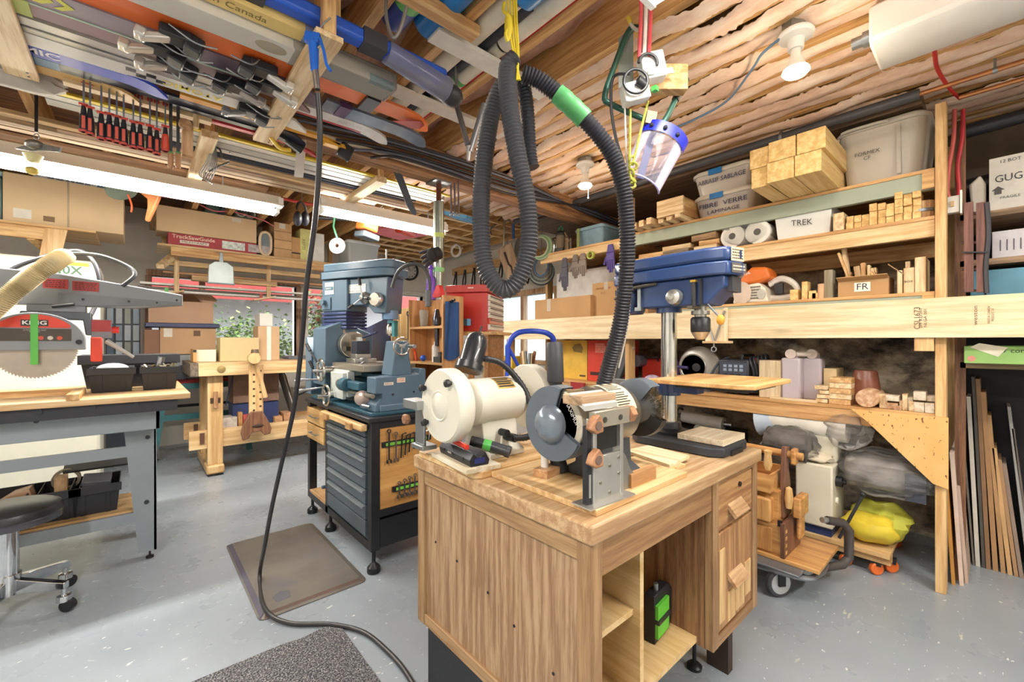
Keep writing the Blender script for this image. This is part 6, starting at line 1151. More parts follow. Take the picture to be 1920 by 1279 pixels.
part('guard', MB().prism(gp+[(bx-.175, bz_-.01), (bx+.175, bz_-.01)], (0, yb-.035, 0), (1, 0, 0), (0, 0, 1), (0, .05, 0)), GS, t, .004)
gi = [(bx+.155*math.cos(a), bz_+.03+.135*math.sin(a)) for a in [math.radians(x) for x in range(38, 143, 5)]]
part('guard_label', MB().prism(gi+[(bx-.12, bz_+.10), (bx+.12, bz_+.10)], (0, yb-.0355, 0), (1, 0, 0), (0, 0, 1), (0, -.001, 0)), P('#d2402c', .45), t); part('window', MB().bb(bx-.125, bx+.125, yb-.0372, yb-.0355, bz_+.035, bz_+.095), P('#4b443e', .25), t); part('name_panel', MB().bb(bx-.045, bx+.045, yb-.0382, yb-.0365, bz_+.108, bz_+.138), P('#2b2b30', .5), t)
text('KING', (bx, yb-.0388, bz_+.123), (1, 0, 0), (0, 0, 1), .027, WHT(), t, w=.08, bold=.02); text("12' RADIAL ARM SAW\nKC-12RAS", (bx, yb-.0376, bz_+.084), (1, 0, 0), (0, 0, 1), .008, P('#c9c4bc', .5), t, w=.075)
for k in range(3): part('safety_symbol', MB().cyl((bx+.02+.032*k, yb-.0372, bz_+.05), (bx+.02+.032*k, yb-.0382, bz_+.05), .01, n=16), P('#c9503a' if k != 1 else '#c9c4b8', .5), t)
part('green_tape', MB().bb(bx-.014, bx+.012, yb-.0405, yb-.039, bz_-.08, bz_+.165), P('#57b04a', .5), t); part('guard_bolt', MB().cyl((bx+.152, yb-.035, bz_+.03), (bx+.152, yb-.05, bz_+.03), .012, n=12), BLK(), t)
cb = part('control_box', MB().bb(bx+.19, bx+.27, ya-.06, ya, 1.265, 1.365), P('#7c8087', .4), t, .004); part('red_sticker', MB().bb(bx+.192, bx+.268, ya-.0615, ya-.06, 1.30, 1.362), P('#a8393c', .5), cb); part('stop_button', MB().cyl((bx+.27, ya-.03, 1.31), (bx+.30, ya-.03, 1.31), .018), P('#d8322a', .4), cb)
part('red_handle', MB().bb(bx+.19, bx+.235, ya-.09, ya-.065, 1.14, 1.27), P('#d9452f', .4), t, .006)
part('side_lever', MB().cyl((bx+.25, ya-.05, 1.25), (bx+.36, ya-.08, 1.16), .014, .008), P('#a9a9a6', .4, .3), t)
# hose and cables above the saw
hs = spline([pt(-25, 592, 1.93), pt(10, 560, 1.95), pt(40, 535, 1.98), pt(72, 510, 2.0), pt(100, 493, 2.05), pt(117, 482, 2.2), pt(124, 482, 2.5)], 22)
one('ribbed_hose', 'cream ribbed dust hose curving over the saw arm', 'hose', MB().tube(hs, .045, 14, rfun=lambda i: .042 if i % 2 else .033), P('#cfc19a', .5), ang=20)
for k, (lab, pts, r_) in enumerate((('thick black cable looping above the saw arm', [pt(-10, 520, 2.1), pt(40, 495, 2.2), pt(110, 478, 2.3), pt(180, 478, 2.35), pt(235, 497, 2.4), pt(253, 515, 2.4), pt(230, 536, 2.35)], .011), ('second black cable bending down behind the saw arm', [pt(15, 507, 2.3), pt(80, 482, 2.4), pt(145, 470, 2.5), pt(175, 490, 2.5), pt(187, 530, 2.5), pt(180, 570, 2.5), pt(165, 600, 2.45)], .011))):
    one('power_cable', lab, 'cable', MB().tube(spline(pts, 10), r_, 8), P('#2c2d33', .45))
# black parts bins on the saw table and below
def bin_(label, loc, w_, d_, h_, rz=0, mat=None, group=None):
    t = T('parts_bin', label, 'bin', loc, rz=rz); m = mat or P('#24252b', .45)
    part('tub', hollow(-w_/2, w_/2, -d_/2, d_/2, 0, h_, .86, .004), m, t, .003); part('rim', MB().bb(-w_/2-.006, w_/2+.006, -d_/2-.008, -d_/2, h_*.72, h_), m, t, .002)
    for s in (-.25, .25): part('rib', MB().prism([(-.01, 0), (.01, 0), (.008, h_*.72), (-.008, h_*.72)], (s*w_, -d_/2*.86-.001, 0), (1, 0, 0), (0, -.13, 1), (0, -.004, 0)), m, t)
    return t
bin_('long black bin with lid at the back of the saw table', (-.02, 3.62, TZ+.001), .46, .18, .20)
b1 = bin_('black bin holding a pale pad on the saw table', (-.10, 3.36, TZ+.001), .19, .26, .135); b2 = bin_('black bin full of shiny fittings on the saw table', (.105, 3.36, TZ+.001), .17, .26, .135)
one('pale_pad', 'rounded pale grey pad lying in the black bin', 'pad', MB().sph((-.10, 3.36, TZ+.128), (.07, .09, .03), 16, 8), P('#b5bcc0', .6))
q = random.Random(8)
for k in range(7):
    c = V((.05+.02*k, 3.29+.02*(k % 3), TZ+.12)); d = V((q.uniform(-.3, .5), q.uniform(-.6, .2), q.uniform(.1, .6))).normalized()
    one('pipe_fitting', 'shiny pipe fitting sticking out of the black bin', 'fitting', MB().ring(c-d*.02, c+d*.03, .014+.004*(k % 2), .010), steel('#c2bda8', .2), 'fittings in the black bin')
one('steel_pipe', 'short upright steel pipe among the shiny fittings', 'pipe', MB().ring((.10, 3.30, TZ+.10), (.115, 3.29, TZ+.19), .017, .013), steel())
for k, (u, lab) in enumerate(((25, 'black bin with tan offcuts under the saw at the stool side'), (105, 'middle black bin with rolls and offcuts under the saw'), (182, 'black bin with clear packets beside the saw leg'))):
    x = py(u, 905, 3.40).x; bin_(lab, (x, 3.42, .293), .20, .28, .16)
    if k == 0: one('tan_offcut', 'tan wedge offcut lying in the lower black bin', 'offcut', MB().prism([(-.08, 0), (.08, 0), (.06, .07), (0, .055)], (x, 3.36, .40), (1, 0, 0), (0, 0, 1), (0, .1, 0)), wood('#c9a27c', '#a97d56', 'x'))
    if k == 1:
        one('tan_block', 'tan wood block standing in the middle lower bin', 'offcut', MB().box((x+.02, 3.40, .45), (.05, .05, .12), (.2, 0, 0)), wood('#d0a878', '#b08858', 'z'))
        one('cream_roll', 'cream tape roll tucked in the middle lower bin', 'tape', MB().ring((x+.03, 3.50, .46), (x+.03, 3.53, .46), .06, .045), P('#c9bfa8', .6))
    if k == 2: one('clear_packet', 'clear packet resting in the lower bin by the saw leg', 'packet', MB().box((x, 3.40, .45), (.12, .1, .05), (.3, .1, 0)), clear('#8d8f96', .4), bev=.005)
one('sheet_lid', 'dark grey lid propped over the lower bins', 'lid', MB().box((-.1, 3.56, .53), (.42, .16, .012), (.35, 0, 0)), P('#4a4d50', .5))
# ================================================================ behind the saw
t = T('bandsaw_cabinet', 'white machine cabinet lettered 40X behind the saw arm', 'machine', (-.25, 4.5, 0), world=True)
x0, x1 = py(95, 540, 4.5).x, py(188, 540, 4.5).x; z1 = py(140, 487, 4.5).z
part('cabinet', MB().prism([(x0-.7, .05), (x1, .05), (x1, z1-.05), (x1-.04, z1), (x0-.7, z1)], (0, 4.5, 0), (1, 0, 0), (0, 0, 1), (0, .5, 0)), P('#d9d8c8', .45, 0, .04), t, .02); text('40X', (x1-.17, 4.4995, py(125, 507, 4.5).z), (1, 0, 0), (0, 0, 1), .085, P('#3f6a4a', .5), t, bold=.02)
part('yellow_stripe', MB().bb(x1-.30, x1-.06, 4.498, 4.4995, z1-.045, z1-.02), P('#d9b436', .5), t); part('plinth', MB().bb(x0-.7, x1, 4.52, 4.98, 0, .05), BLK(), t)
t = T('parts_cabinet', 'clear drawer cabinet of small parts against the window wall', 'parts cabinet', (.0, 5.9, 0), world=True)
x0, x1 = py(198, 600, 5.9).x, py(263, 600, 5.9).x; z0, z1 = py(230, 650, 5.9).z, py(230, 545, 5.9).z
part('frame', MB().bb(x0, x1, 5.92, 6.1, 0, z1), P('#3c4450', .5), t)
q = random.Random(5)
for i in range(4):
    for j in range(5):
        w_ = (x1-x0)/4; h = (z1-.9)/5; part('drawer', MB().bb(x0+i*w_+.008, x0+(i+1)*w_-.008, 5.9, 5.92, .9+j*h+.006, .9+(j+1)*h-.006), P(q.choice(('#7f8fa0', '#a9b3ba', '#56647a', '#8a8f86', '#99a6b5')), .3), t, .003)
for k, (u0, u1, v0, v1, Y, lab, hx) in enumerate(((278, 400, 562, 592, 5.70, 'open cardboard carton with raised flaps near the window', '#b9977c'), (300, 405, 610, 665, 5.70, 'cardboard carton with shipping label under the blue tray', '#bd9874'), (270, 318, 618, 668, 5.72, 'brown carton standing beside the parts cabinet', '#8f6a54'))):
    x0, x1 = py(u0, v0, Y).x, py(u1, v0, Y).x; z0, z1 = py(u0, v1, Y).z, py(u0, v0, Y).z
    z0 = py(340, 606, 5.66).z if k == 0 else z0
    t = carton(lab, Y, Y+.32, x0, x1, z0, z1, P(hx, .8, 0, .06, 4))
    if k == 0:
        part('flap', MB().box((x1-.06, Y+.1, z1+.06), (.2, .004, .12), (0, .7, .2)), P(hx, .8), t); part('flap', MB().box((x0+.3, Y+.2, z1+.07), (.3, .004, .15), (-.3, .2, 0)), P(hx, .8), t)
    if k == 1: part('shipping_label', MB().bb(x0+.03, x0+.10, Y-.001, Y, z1-.12, z1-.03), P('#d9d3c4', .7), t); part('barcode', MB().bb(x1-.2, x1-.14, Y-.001, Y, z1-.11, z1-.05), P('#6a4f3a', .7), t)
x0, x1 = py(272, 605, 5.66).x, py(412, 605, 5.66).x; zt_ = py(340, 606, 5.66).z
one('blue_tray', 'long dark blue machine table edge above the cardboard carton', 'machine table', MB().bb(x0, x1, 5.66, 6.05, zt_-.045, zt_), P('#27305c', .4), bev=.006)
one('motor_housing', 'grey machine housing on the teal stand under the cartons', 'machine', MB().bb(.22, .92, 5.72, 6.08, .841, py(300, 665, 5.70).z-.002), P('#8a8f90', .5), bev=.01)
# teal machine stand
t = T('teal_stand', 'teal painted angle iron stand beside the workbench', 'stand', (.35, 5.75, 0), world=True); TE = P('#3f7d86', .45)
for (xa, xb, y) in ((.22, .13, 5.68), (.22, .13, 6.1), (.9, .98, 5.68), (.9, .98, 6.1)): part('leg', MB().bar((xa, y, .76), (xb, y, .0), .06, .012, (0, 1, 0)), TE, t)
part('top_rail', MB().bb(.2, .95, 5.67, 6.12, .74, .80), TE, t); part('cross_rail', MB().bb(.17, .95, 5.67, 5.69, .42, .48), TE, t); part('cross_rail', MB().bb(.19, .95, 6.09, 6.11, .5, .53), BLK(), t); part('red_pan', MB().bb(.25, .9, 5.7, 6.1, .80, .84), P('#b5343a', .5), t)
one('dark_drum', 'dark round motor drum on the teal stand', 'motor', MB().cyl((.36, 5.64, .92), (.36, 5.715, .92), .075, n=20), P('#3f434c', .4))
# ================================================================ workbench
BWd = wood('#e6c58c', '#cfa263', 'x', .4, .6, .05); BWz = wood('#e3bd7e', '#c99a58', 'z', .4, .6, .05)
by0, by1, bx0, bx1, BZ = 4.72, 5.6, .42, 2.35, 1.05
t = T('workbench', 'blond wooden joiner workbench with trestle legs by the window', 'workbench', (1.3, 5.15, 0), world=True)
part('bench_top', MB().bb(bx0, bx1, by0+.05, by1, BZ-.07, BZ), BWd, t, .004); part('front_apron', MB().bb(bx0, bx1, by0, by0+.05, BZ-.12, BZ), BWd, t, .004); part('end_cap', MB().bb(bx0-.06, bx0, by0, by1, BZ-.12, BZ), wood('#7a6a5a', '#5a4a3c', 'y', .5), t, .003)
part('vise_plate', MB().lathe([(.032, 0), (.034, -.006), (.01, -.01), (0, -.01)], (bx0+.17, by0, BZ-.06), (0, 1, 0), 20), P('#a08a58', .4, .5), t)
for x in (.495, 1.9):
    part('foot', MB().bb(x-.01, x+.13, by0+.06, by1, .012, .10), BWz, t, .02); part('foot_pad', MB().bb(x, x+.12, by0+.06, by1, 0, .012), BLK(), t)
    for y in (by0+.09, by1-.22): part('leg', MB().bb(x, x+.12, y, y+.13, .10, BZ-.07), BWz, t, .004)
    part('wedge', MB().bb(x+.045, x+.075, by0+.05, by0+.09, .63, .78), wood('#b98a5a', '#96683c', 'z'), t)
    part('slot', MB().bb(x+.02, x+.10, by0+.085, by0+.0905, .67, .72), P('#4a3424', .6), t)
for y in (by0+.12, by1-.2): part('stretcher', MB().bb(.36, 2.2, y, y+.045, .25, .42), BWd, t, .003); part('tusk_wedge', MB().bb(.44, .475, y-.01, y+.055, .30, .40), P('#5a3a28', .6), t)
part('tray_board', MB().bb(.62, 1.9, by0+.165, by1-.2, .35, .37), SPF('x'), t)
# leg vise with carved handle block
t = T('leg_vise', 'perforated wooden vise jaw with carved brown foot in front of the workbench', 'vise', (.83, by0-.03, .25), world=True); yv = by0-.035
x0, x1 = py(467, 760, yv).x, py(494, 760, yv).x; zt_, zb = py(480, 690, yv).z, py(480, 775, yv).z
jaw = part('jaw', MB().bb(x0, x1, yv, yv+.03, zb, zt_+.03), BWz, t, .004)
for k in range(12): part('peg_hole', MB().cyl((x0+.04+.055*(k % 2), yv-.001, zb+.03+.034*k), (x0+.04+.055*(k % 2), yv+.002, zb+.03+.034*k), .011, n=10), P('#4a3220', .7), jaw)
xc = (x0+x1)/2; wv = [(-.05, .0), (-.11, -.13), (-.125, -.20), (-.11, -.27), (-.06, -.25), (-.04, -.20), (.04, -.20), (.07, -.24), (.12, -.23), (.13, -.18), (.11, -.12), (.05, 0)]
part('carved_foot', MB().prism(list(reversed(wv)), (xc, yv-.01, zb+.02), (1, 0, 0), (0, 0, 1), (0, .05, 0)), wood('#8d5f40', '#6a4228', 'z', .4, .8, 0), t, .008); part('finger_slot', MB().sph((xc+.01, yv-.012, zb-.12), (.05, .006, .018), 14, 8), P('#3a2418', .7), t)
t = T('wooden_mallet', 'wooden mallet leaning on the workbench front edge', 'mallet', (xc, by0-.1, .8), world=True); ha = py(478, 672, by0-.06); hb = py(498, 745, by0-.05)
part('head', MB().cyl(ha+V((-.02, -.09, .0)), ha+V((.0, .05, .0)), .052, .056, 22), BWz, t, .006); part('head_cap', MB().cyl(ha+V((.0, .0, .05)), ha+V((.0, .0, .085)), .035, .03), P('#5f4a3a', .5), t); part('handle', MB().cyl(ha, hb, .016, .021), BWz, t); part('ferrule', MB().cyl(hb, hb+(hb-ha).normalized()*.035, .026, .022), P('#6a4a4a', .4), t)
# things on the bench
for k, (u0, u1, v0, v1, lab, hx, Y) in enumerate(((413, 486, 633, 664, 'low beige box on the workbench', '#c4b083', 4.95), (484, 524, 612, 660, 'upright cardboard carton with white tape on the workbench', '#c0a07c', 5.0), (487, 511, 588, 612, 'small white carton topping the upright one', '#d4d3cc', 5.05), (330, 362, 655, 672, 'short stack with black striped edge at the bench end', '#c9975e', 4.95), (366, 405, 656, 672, 'pile of cream papers at the bench end', '#e2dabf', 5.0))):
    x0, x1 = max(bx0+.005, py(u0, v0, Y).x), py(u1, v0, Y).x; z1 = py((u0+u1)/2, v0, Y).z; zb = BZ+.001 if k != 2 else py(498, 612, 5.0).z+.003
    if k == 0: zb = BZ+.001
    t = carton(lab, Y, Y+.25, x0, x1, zb, max(z1, zb+.06), P(hx, .8, 0, .05, 4))
    if k == 1: part('tape', MB().bb((x0+x1)/2-.02, (x0+x1)/2+.02, Y-.0015, Y, zb, z1), P('#dcd8cc', .5), t)
    if k == 3: part('striped_edge', MB().bb(x0, x1, Y-.0015, Y, z1-.03, z1-.005), P('#2a2620', .6), t)
one('steel_pan', 'flat dark tray at the window end of the workbench', 'tray', MB().bb(1.25, 1.6, 5.1, 5.4, BZ, BZ+.03), P('#5f6a72', .4, .4), bev=.004)
# things under the bench
x0, x1 = py(437, 720, 5.0).x, py(523, 720, 5.0).x; t = carton('brown carton hanging in the bench undertray behind the vise jaw', 5.0, 5.3, x0, x1, py(480, 750, 5.0).z-.02, py(480, 700, 5.0).z, P('#7d6252', .8)); t.location.z += 0
part('sling', MB().bar((x0, 5.0, .9), (x0-.06, 5.0, .62), .05, .004).bb(x0, x1, 5.02, 5.28, .37, py(480, 750, 5.0).z-.02), P('#2c3a66', .6), t)
for k, (u0, u1, h, hx, lab) in enumerate(((415, 445, .13, '#d9cfc4', 'white paper bag with red print in the bench tray'), (447, 455, .17, '#cf9c66', 'small upright tan block in the bench tray'), (456, 468, .14, '#b0524a', 'reddish stacked bars in the bench tray'), (515, 530, .09, '#c99b70', 'short timber ends in the bench tray'), (532, 548, .12, '#b58a66', 'taller timber ends in the bench tray'))):
    Y = 4.95; x0, x1 = py(u0, 800, Y).x, py(u1, 800, Y).x; one('bench_tray_item', lab, 'stored item', MB().bb(x0, x1, Y, Y+.2, .3705, .3705+h), P(hx, .8, 0, .25, 20), bev=.004)
for k in range(4):
    a = py(533+5*k, 690+4*k, 4.9); b = py(560+3*k, 780, 4.9); one('leaning_board', ('grey', 'brown', 'dark', 'tan')[k]+' thin board leaning under the bench end', 'board', MB().bar(a+V((0, .22+.06*k, -.02)), b+V((0, .22+.06*k, 0)), .25, .012, (1, 0, 0)), P(('#8d8a84', '#7a6656', '#4d4740', '#9c7d5c')[k], .7))
# ================================================================ overhead storage: skis on slats under the joists
SZ = 2.29
for k, (x, y0, y1, lab) in enumerate(((.49, 1.48, 2.495, 'pine crosspiece carrying the skis beside the blow gun'), (-.33, 1.3, 2.495, 'pine crosspiece carrying the skis above the hanging ornament'))):
    t = T('hanging_crosspiece', lab, 'crosspiece', (x, (y0+y1)/2, SZ-.02), world=True); part('slat', MB().bb(x-.045, x+.045, y0, y1, SZ-.02, SZ), SPF('y'), t, .002)
    part('hanger', MB().bb(x-.02, x+.02, y0-.0, y0+.04, SZ, ZJ+.05), PINEX('z'), t)
    for y in (y1-.03, y1-.06): part('screw', MB().cyl((x+.02, y, SZ-.0205), (x+.02, y, SZ-.022), .004, n=8), BLK(), t)
t = T('drop_post', 'upright pine post beside the blow gun dropping from a joist', 'post', (.60, 1.56, 2.2), world=True); p = pz(612, 90, 2.3)
part('post', MB().bb(p.x-.04, p.x+.04, p.y-.03, p.y+.01, SZ+.01, ZJ+.1), PINEX('z'), t)
def ski(label, Y, x0, x1, z, w_, base, tipc=None, tip='round', cat='ski', name='ski'):
    t = T(name, label, cat, ((x0+x1)/2, Y, z), world=True); N = 26
    def seg(a, b, mat, nm):
        top = []; 
        for i in range(N+1):
            x = a+(b-a)*i/N; d = (x1-x); hw = w_/2*(1 if d > w_*.7 else math.sqrt(max(0.02, 1-((w_*.7-d)/(w_*.7))**2))); dz = -.035*max(0, 1-d/.16)**2
            top.append((x, hw, dz))
        m = MB(); vs = []
        for (x, hw, dz) in top: vs += [(x, Y-hw, z+dz), (x, Y+hw, z+dz), (x, Y+hw, z+dz+.012), (x, Y-hw, z+dz+.012)]
        fs = [(0, 1, 2, 3), (4*N+3, 4*N+2, 4*N+1, 4*N)]
        for i in range(N):
            o = 4*i; fs += [(o, o+4, o+5, o+1), (o+1, o+5, o+6, o+2), (o+2, o+6, o+7, o+3), (o+3, o+7, o+4, o)]
        part(nm, m.add(vs, fs), mat, t)
    xs = x1-.42 if tipc else x1
    seg(x0, xs, base, 'ski_body')
    if tipc: seg(xs, x1, tipc, 'ski_tip')
    return t
def binding(t, x, Y, z, s=1, hx='#cfcac2'):
    b = part('binding', MB().box((x, Y, z-.018), (.09*s, .065, .035)).box((x+.05*s, Y, z-.03), (.05*s, .055, .055), (0, .3, 0)), P('#26272b', .35), t, .006)
    part('heel_lever', MB().box((x-.055*s, Y, z-.045), (.085*s, .035, .022), (0, -.35*s, 0)).box((x-.09*s, Y, z-.05), (.03, .05, .03), (0, .2, 0)), P(hx, .25, .4), b, .006); [part('brake_wire', MB().tube(spline([(x-.02, Y+g*.045, z-.01), (x+.05*s, Y+g*.055, z-.045), (x+.11*s, Y+g*.05, z-.035)], 5), .003, 6), GALV(), b) for g in (-1, 1)]
zs = SZ+.003
OR2 = P('#df6a2c', .35); 
t = ski('orange ski with a dark red rounded tip and black strap', 1.825, -.9, 1.06, zs+.01, .105, OR2, P('#e0763a', .35)); binding(t, .10, 1.825, zs, 1); binding(t, .36, 1.83, zs, -1)
part('strap', MB().bb(.74, .80, 1.768, 1.882, zs-.006, zs+.026), BLK(), t); part('emblem', MB().prism([(0, -.02), (.02, 0), (0, .02), (-.02, 0)], (.965, 1.825, zs-.006), (1, 0, 0), (0, -1, 0), .001), P('#c0392f', .4), t); part('tip_cap', MB().prism([(.9, -.04), (1.0, -.045), (1.04, -.015), (1.04, .015), (1.0, .045), (.94, .0)], (0, 1.825, zs-.012), (1, 0, 0), (0, -1, 0), .002), P('#a8342c', .4), t)
t = ski('purple grey ski with yellow print next to the orange one', 1.925, -.9, .60, zs+.004, .095, P('#8a7d88', .4, 0, .2, 4), P('#5a4a58', .4)); binding(t, .06, 1.93, zs, 1, '#d8d2c4'); binding(t, .40, 1.93, zs, -1)
for k in range(2): part('yellow_chevron', MB().prism([(0, -.03), (.03, 0), (0, .03), (-.02, .03), (.008, 0), (-.02, -.03)], (-.22+.045*k, 1.925, zs+.0035), (1, 0, 0), (0, -1, 0), .001), P('#c9c83a', .5), t)
t = ski('dark snow worn ski with a broad curled tip', 1.965, .62, 1.13, zs+.002, .095, P('#5a5661', .3, 0, .35, 9), P('#5c6270', .25, 0, .35, 9)); part('strap', MB().bb(.68, .73, 1.915, 2.015, zs-.004, zs+.02), P('#4a2a52', .5), t)
t = ski('pale green edged mauve ski with a band of yellow green tape', 2.015, -.9, .58, zs+.004, .075, P('#84666a', .5, 0, .12, 3)); part('tape_band', MB().bb(-.30, -.25, 1.972, 2.058, zs+.001, zs+.02), P('#b9c86a', .6), t); part('green_edge', MB().bb(-.9, .58, 1.973, 1.981, zs+.0025, zs+.0042), P('#a9c4ac', .5), t); binding(t, .30, 2.02, zs, -1, '#9a8f88'); binding(t, .10, 2.02, zs, 1, '#b9b0a8')
t = ski('white ski with red edges and faint tip lettering', 2.075, .45, .97, zs+.006, .085, P('#c8bfbb', .4), P('#d5d0ca', .4)); part('red_edge', MB().bb(.45, .88, 2.105, 2.117, zs+.004, zs+.0062), P('#b5262e', .4), t); text('NOVIS', (.78, 2.07, zs+.0055), (1, 0, 0), (0, -1, 0), .04, P('#b5aeae', .5), t)
t = ski('silver and black ski with checkered print and yellow lettering', 2.215, -.9, .62, zs+.002, .085, P('#c9c6c0', .35)); text('ATOMIC', (.18, 2.215, zs+.0014), (-1, 0, 0), (0, 1, 0), .055, P('#d8c83a', .5), t, w=.2, bold=.02)
for k in range(4): part('check', MB().bb(-.03+.03*k, .0+.03*k, 2.19+.025*(k % 2), 2.215+.025*(k % 2), zs+.001, zs+.0022), BLK(), t)
binding(t, .38, 2.2, zs, 1, '#8a8a8c')
t = ski('second silver ski lying beside the mauve one', 2.105, -.9, .44, zs+.003, .06, P('#bdb9b2', .3, .2)); part('black_line', MB().bb(-.9, .44, 2.125, 2.135, zs+.0015, zs+.0032), BLK(), t)
t = ski('thin silver cross country ski between the wider skis', 2.16, -.9, .5, zs+.004, .045, P('#a9a6a0', .3, .3))
t = ski('bright blue racing ski with white lettering', 2.295, -.9, .10, zs+.004, .085, P('#2540b8', .3, 0, .1, 3)); text('ATOMIC', (-.32, 2.295, zs+.0034), (1, 0, 0), (0, -1, 0), .06, P('#dfe2ee', .4), t, w=.22, bold=.02)
t = ski('dark navy ski with a long black tail next to the beam', 2.37, -.9, .66, zs+.006, .08, P('#23283a', .35, 0, .2, 3)); part('teal_panel', MB().bb(-.6, -.22, 2.34, 2.40, zs+.004, zs+.0062), P('#1f6a9c', .3), t)
t = ski('tan wooden ski with bowed edge closest to the beam', 2.44, -.9, .02, zs+.008, .08, P('#cfa768', .5, 0, .1, 3))
t = ski('amber yellow ski pole shaft beside the white drop board', 2.30, .14, .86, zs+.001, .04, P('#d99a32', .35)); part('grip', MB().box((.84, 2.30, zs-.03), (.07, .035, .08), (0, .4, 0)), BLK(), t, .008); part('yellow_clip', MB().box((.78, 2.30, zs-.012), (.1, .04, .02)), P('#e2aa3a', .4), t)
t = ski('black ski pole with yellow hand guard', 2.41, .12, .62, zs, .035, P('#2b2c31', .35)); part('grip', MB().box((.62, 2.41, zs-.02), (.09, .035, .05), (0, .5, 0)), BLK(), t, .008); part('guard', MB().tube(spline([(.50, 2.41, zs-.01), (.55, 2.41, zs-.06), (.60, 2.41, zs-.055)], 4), .01, 6), P('#d9b63a', .4), t)
t = ski('red edged slim ski tight against the beam', 2.475, -.1, .75, zs+.002, .03, P('#b03038', .4))
# white wrapped board, yellow box and blue board on the camera side
t = T('wrapped_board', 'long white plastic wrapped carton among the skis', 'carton', (.1, 1.70, SZ), world=True)
part('carton', MB().bb(-.7, .80, 1.65, 1.755, SZ+.001, SZ+.06), P('#cfcac0', .6, 0, .08, 4), t, .004); part('film', MB().bb(.42, .815, 1.64, 1.765, SZ+.0005, SZ+.07), clear('#d9d6d0', .22, .1), t, .008); part('oval_stamp', MB().prism([(.05*math.cos(a), .03*math.sin(a)) for a in [i*.3927 for i in range(16)]], (.36, 1.70, SZ+.0008), (1, 0, 0), (0, -1, 0), .0006), P('#a59a86', .7), t); part('blue_end', MB().bb(.70, .802, 1.649, 1.67, SZ+.0008, SZ+.03), P('#5f9fb5', .5), t); plate(t, (-.13, 1.69, SZ+.0005), (1, 0, 0), (0, -1, 0), .26, .05, '#8d8a88', '#d9d6d0', 2, 'print_panel', 6)
t = T('yellow_carton', 'long yellow and white printed carton beside the wrapped board', 'carton', (.1, 1.61, SZ), world=True); part('carton', MB().bb(-.6, .52, 1.58, 1.645, SZ+.03, SZ+.10), P('#dfc27a', .6, 0, .1, 5), t, .003); part('blue_end', MB().bb(.44, .523, 1.579, 1.646, SZ+.0295, SZ+.101), P('#8f93b0', .5), t); text('Made in Canada', (.2, 1.612, SZ+.0294), (1, 0, 0), (0, -1, 0), .04, P('#8a7440', .6), t)
t = T('blue_board', 'long blue bagged board with plastic wrapped end above the skis', 'ski bag', (.2, 1.52, SZ), world=True)
part('bag', MB().bb(-.5, .98, 1.515, 1.575, SZ+.05, SZ+.10), P('#2457c4', .45, 0, .15, 5), t, .012)
for x in (.22, .62): part('black_band', MB().bb(x, x+.09, 1.51, 1.58, SZ+.046, SZ+.104), P('#3a3b40', .5), t)
part('film', MB().cyl((.72, 1.545, SZ+.07), (1.0, 1.56, SZ+.04), .042, .05, 14), clear('#b9bcd0', .3, .1), t); part('boot_end', MB().sph((1.03, 1.57, SZ+.03), (.055, .05, .045)), P('#2c2c30', .5), t)
# white drop board and pine piece hanging behind the blow gun
t = T('drop_board', 'narrow white aluminium strip hanging down behind the air hose', 'strip', pz(562, 330, 2.1), world=True); p0 = pt(572, 190, 2.35); p1 = pt(560, 332, 2.35)
part('strip', MB().bar(p0, p1, .045, .012, FW), P('#dcdad6', .4, .2), t); part('backing', MB().bar(pt(552, 190, 2.37), pt(548, 262, 2.37), .035, .02, FW), PINEX('z'), t)
# ---------------------------------------------------------------- joist bays: tubes and boards
for k, (x, y1, z, r_, hx, lab) in enumerate(((.803, 1.66, 2.60, .059, '#2a3f8a', 'dark blue cardboard tube between the joists'), (.926, 1.60, 2.595, .059, '#2473b5', 'bright blue cardboard tube between the joists'), (1.113, 1.20, 2.6, .074, '#2b7fc0', 'large blue tube above the white cross board'))):
    t = T('storage_tube', lab, 'tube', (x, y1-.6, z-r_), world=True); part('tube', MB().ring((x, y1-1.4, z), (x, y1, z), r_, r_-.006, 28), P(hx, .35), t); part('tape_ring', MB().ring((x, y1-.16, z), (x, y1-.12, z), r_+.001, r_-.004, 28), P('#6fbf6a', .5), t)
for k, (x, y0, y1, r_, hx, bx_, lab) in enumerate(((1.10, 1.22, 2.3, .045, '#cfc7b6', '#c9503a', 'beige cardboard tube with red tape band'), (1.173, 1.22, 2.3, .025, '#2c2f3a', None, 'black pipe stored between the joists'), (1.238, 1.47, 2.3, .036, '#d6cdba', '#4f9e52', 'beige cardboard tube with green tape band'), (1.232, .6, 1.45, .042, '#d8d0bf', '#3e6f9c', 'wide white tube with blue inside'))):
    z = 2.585; t = T('storage_tube', lab, 'tube', (x, (y0+y1)/2, z-r_), world=True); part('tube', MB().ring((x, y0, z), (x, y1, z), r_, r_-.005, 22), P(hx, .6), t)
    if bx_ and k != 3: part('tape_ring', MB().ring((x, 1.78, z), (x, 1.81, z), r_+.0012, r_-.003, 22), P(bx_, .5), t)
one('white_cross_board', 'white painted board screwed under the joists near the black hose', 'board', MB().bb(.93, 1.60, 1.505, 1.60, 2.525, 2.546), P('#e2dfd8', .5), bev=.002); one('pine_cross_board', 'pine board screwed under the joists beside the blue tubes', 'board', MB().bb(.62, 1.06, 1.40, 1.46, 2.505, 2.548), PINEX('x'), bev=.002); one('white_cross_board', 'second white board under the joists near the steel hook', 'board', MB().bb(.98, 1.72, 1.99, 2.08, 2.525, 2.546), P('#dcd6cc', .5), bev=.002)
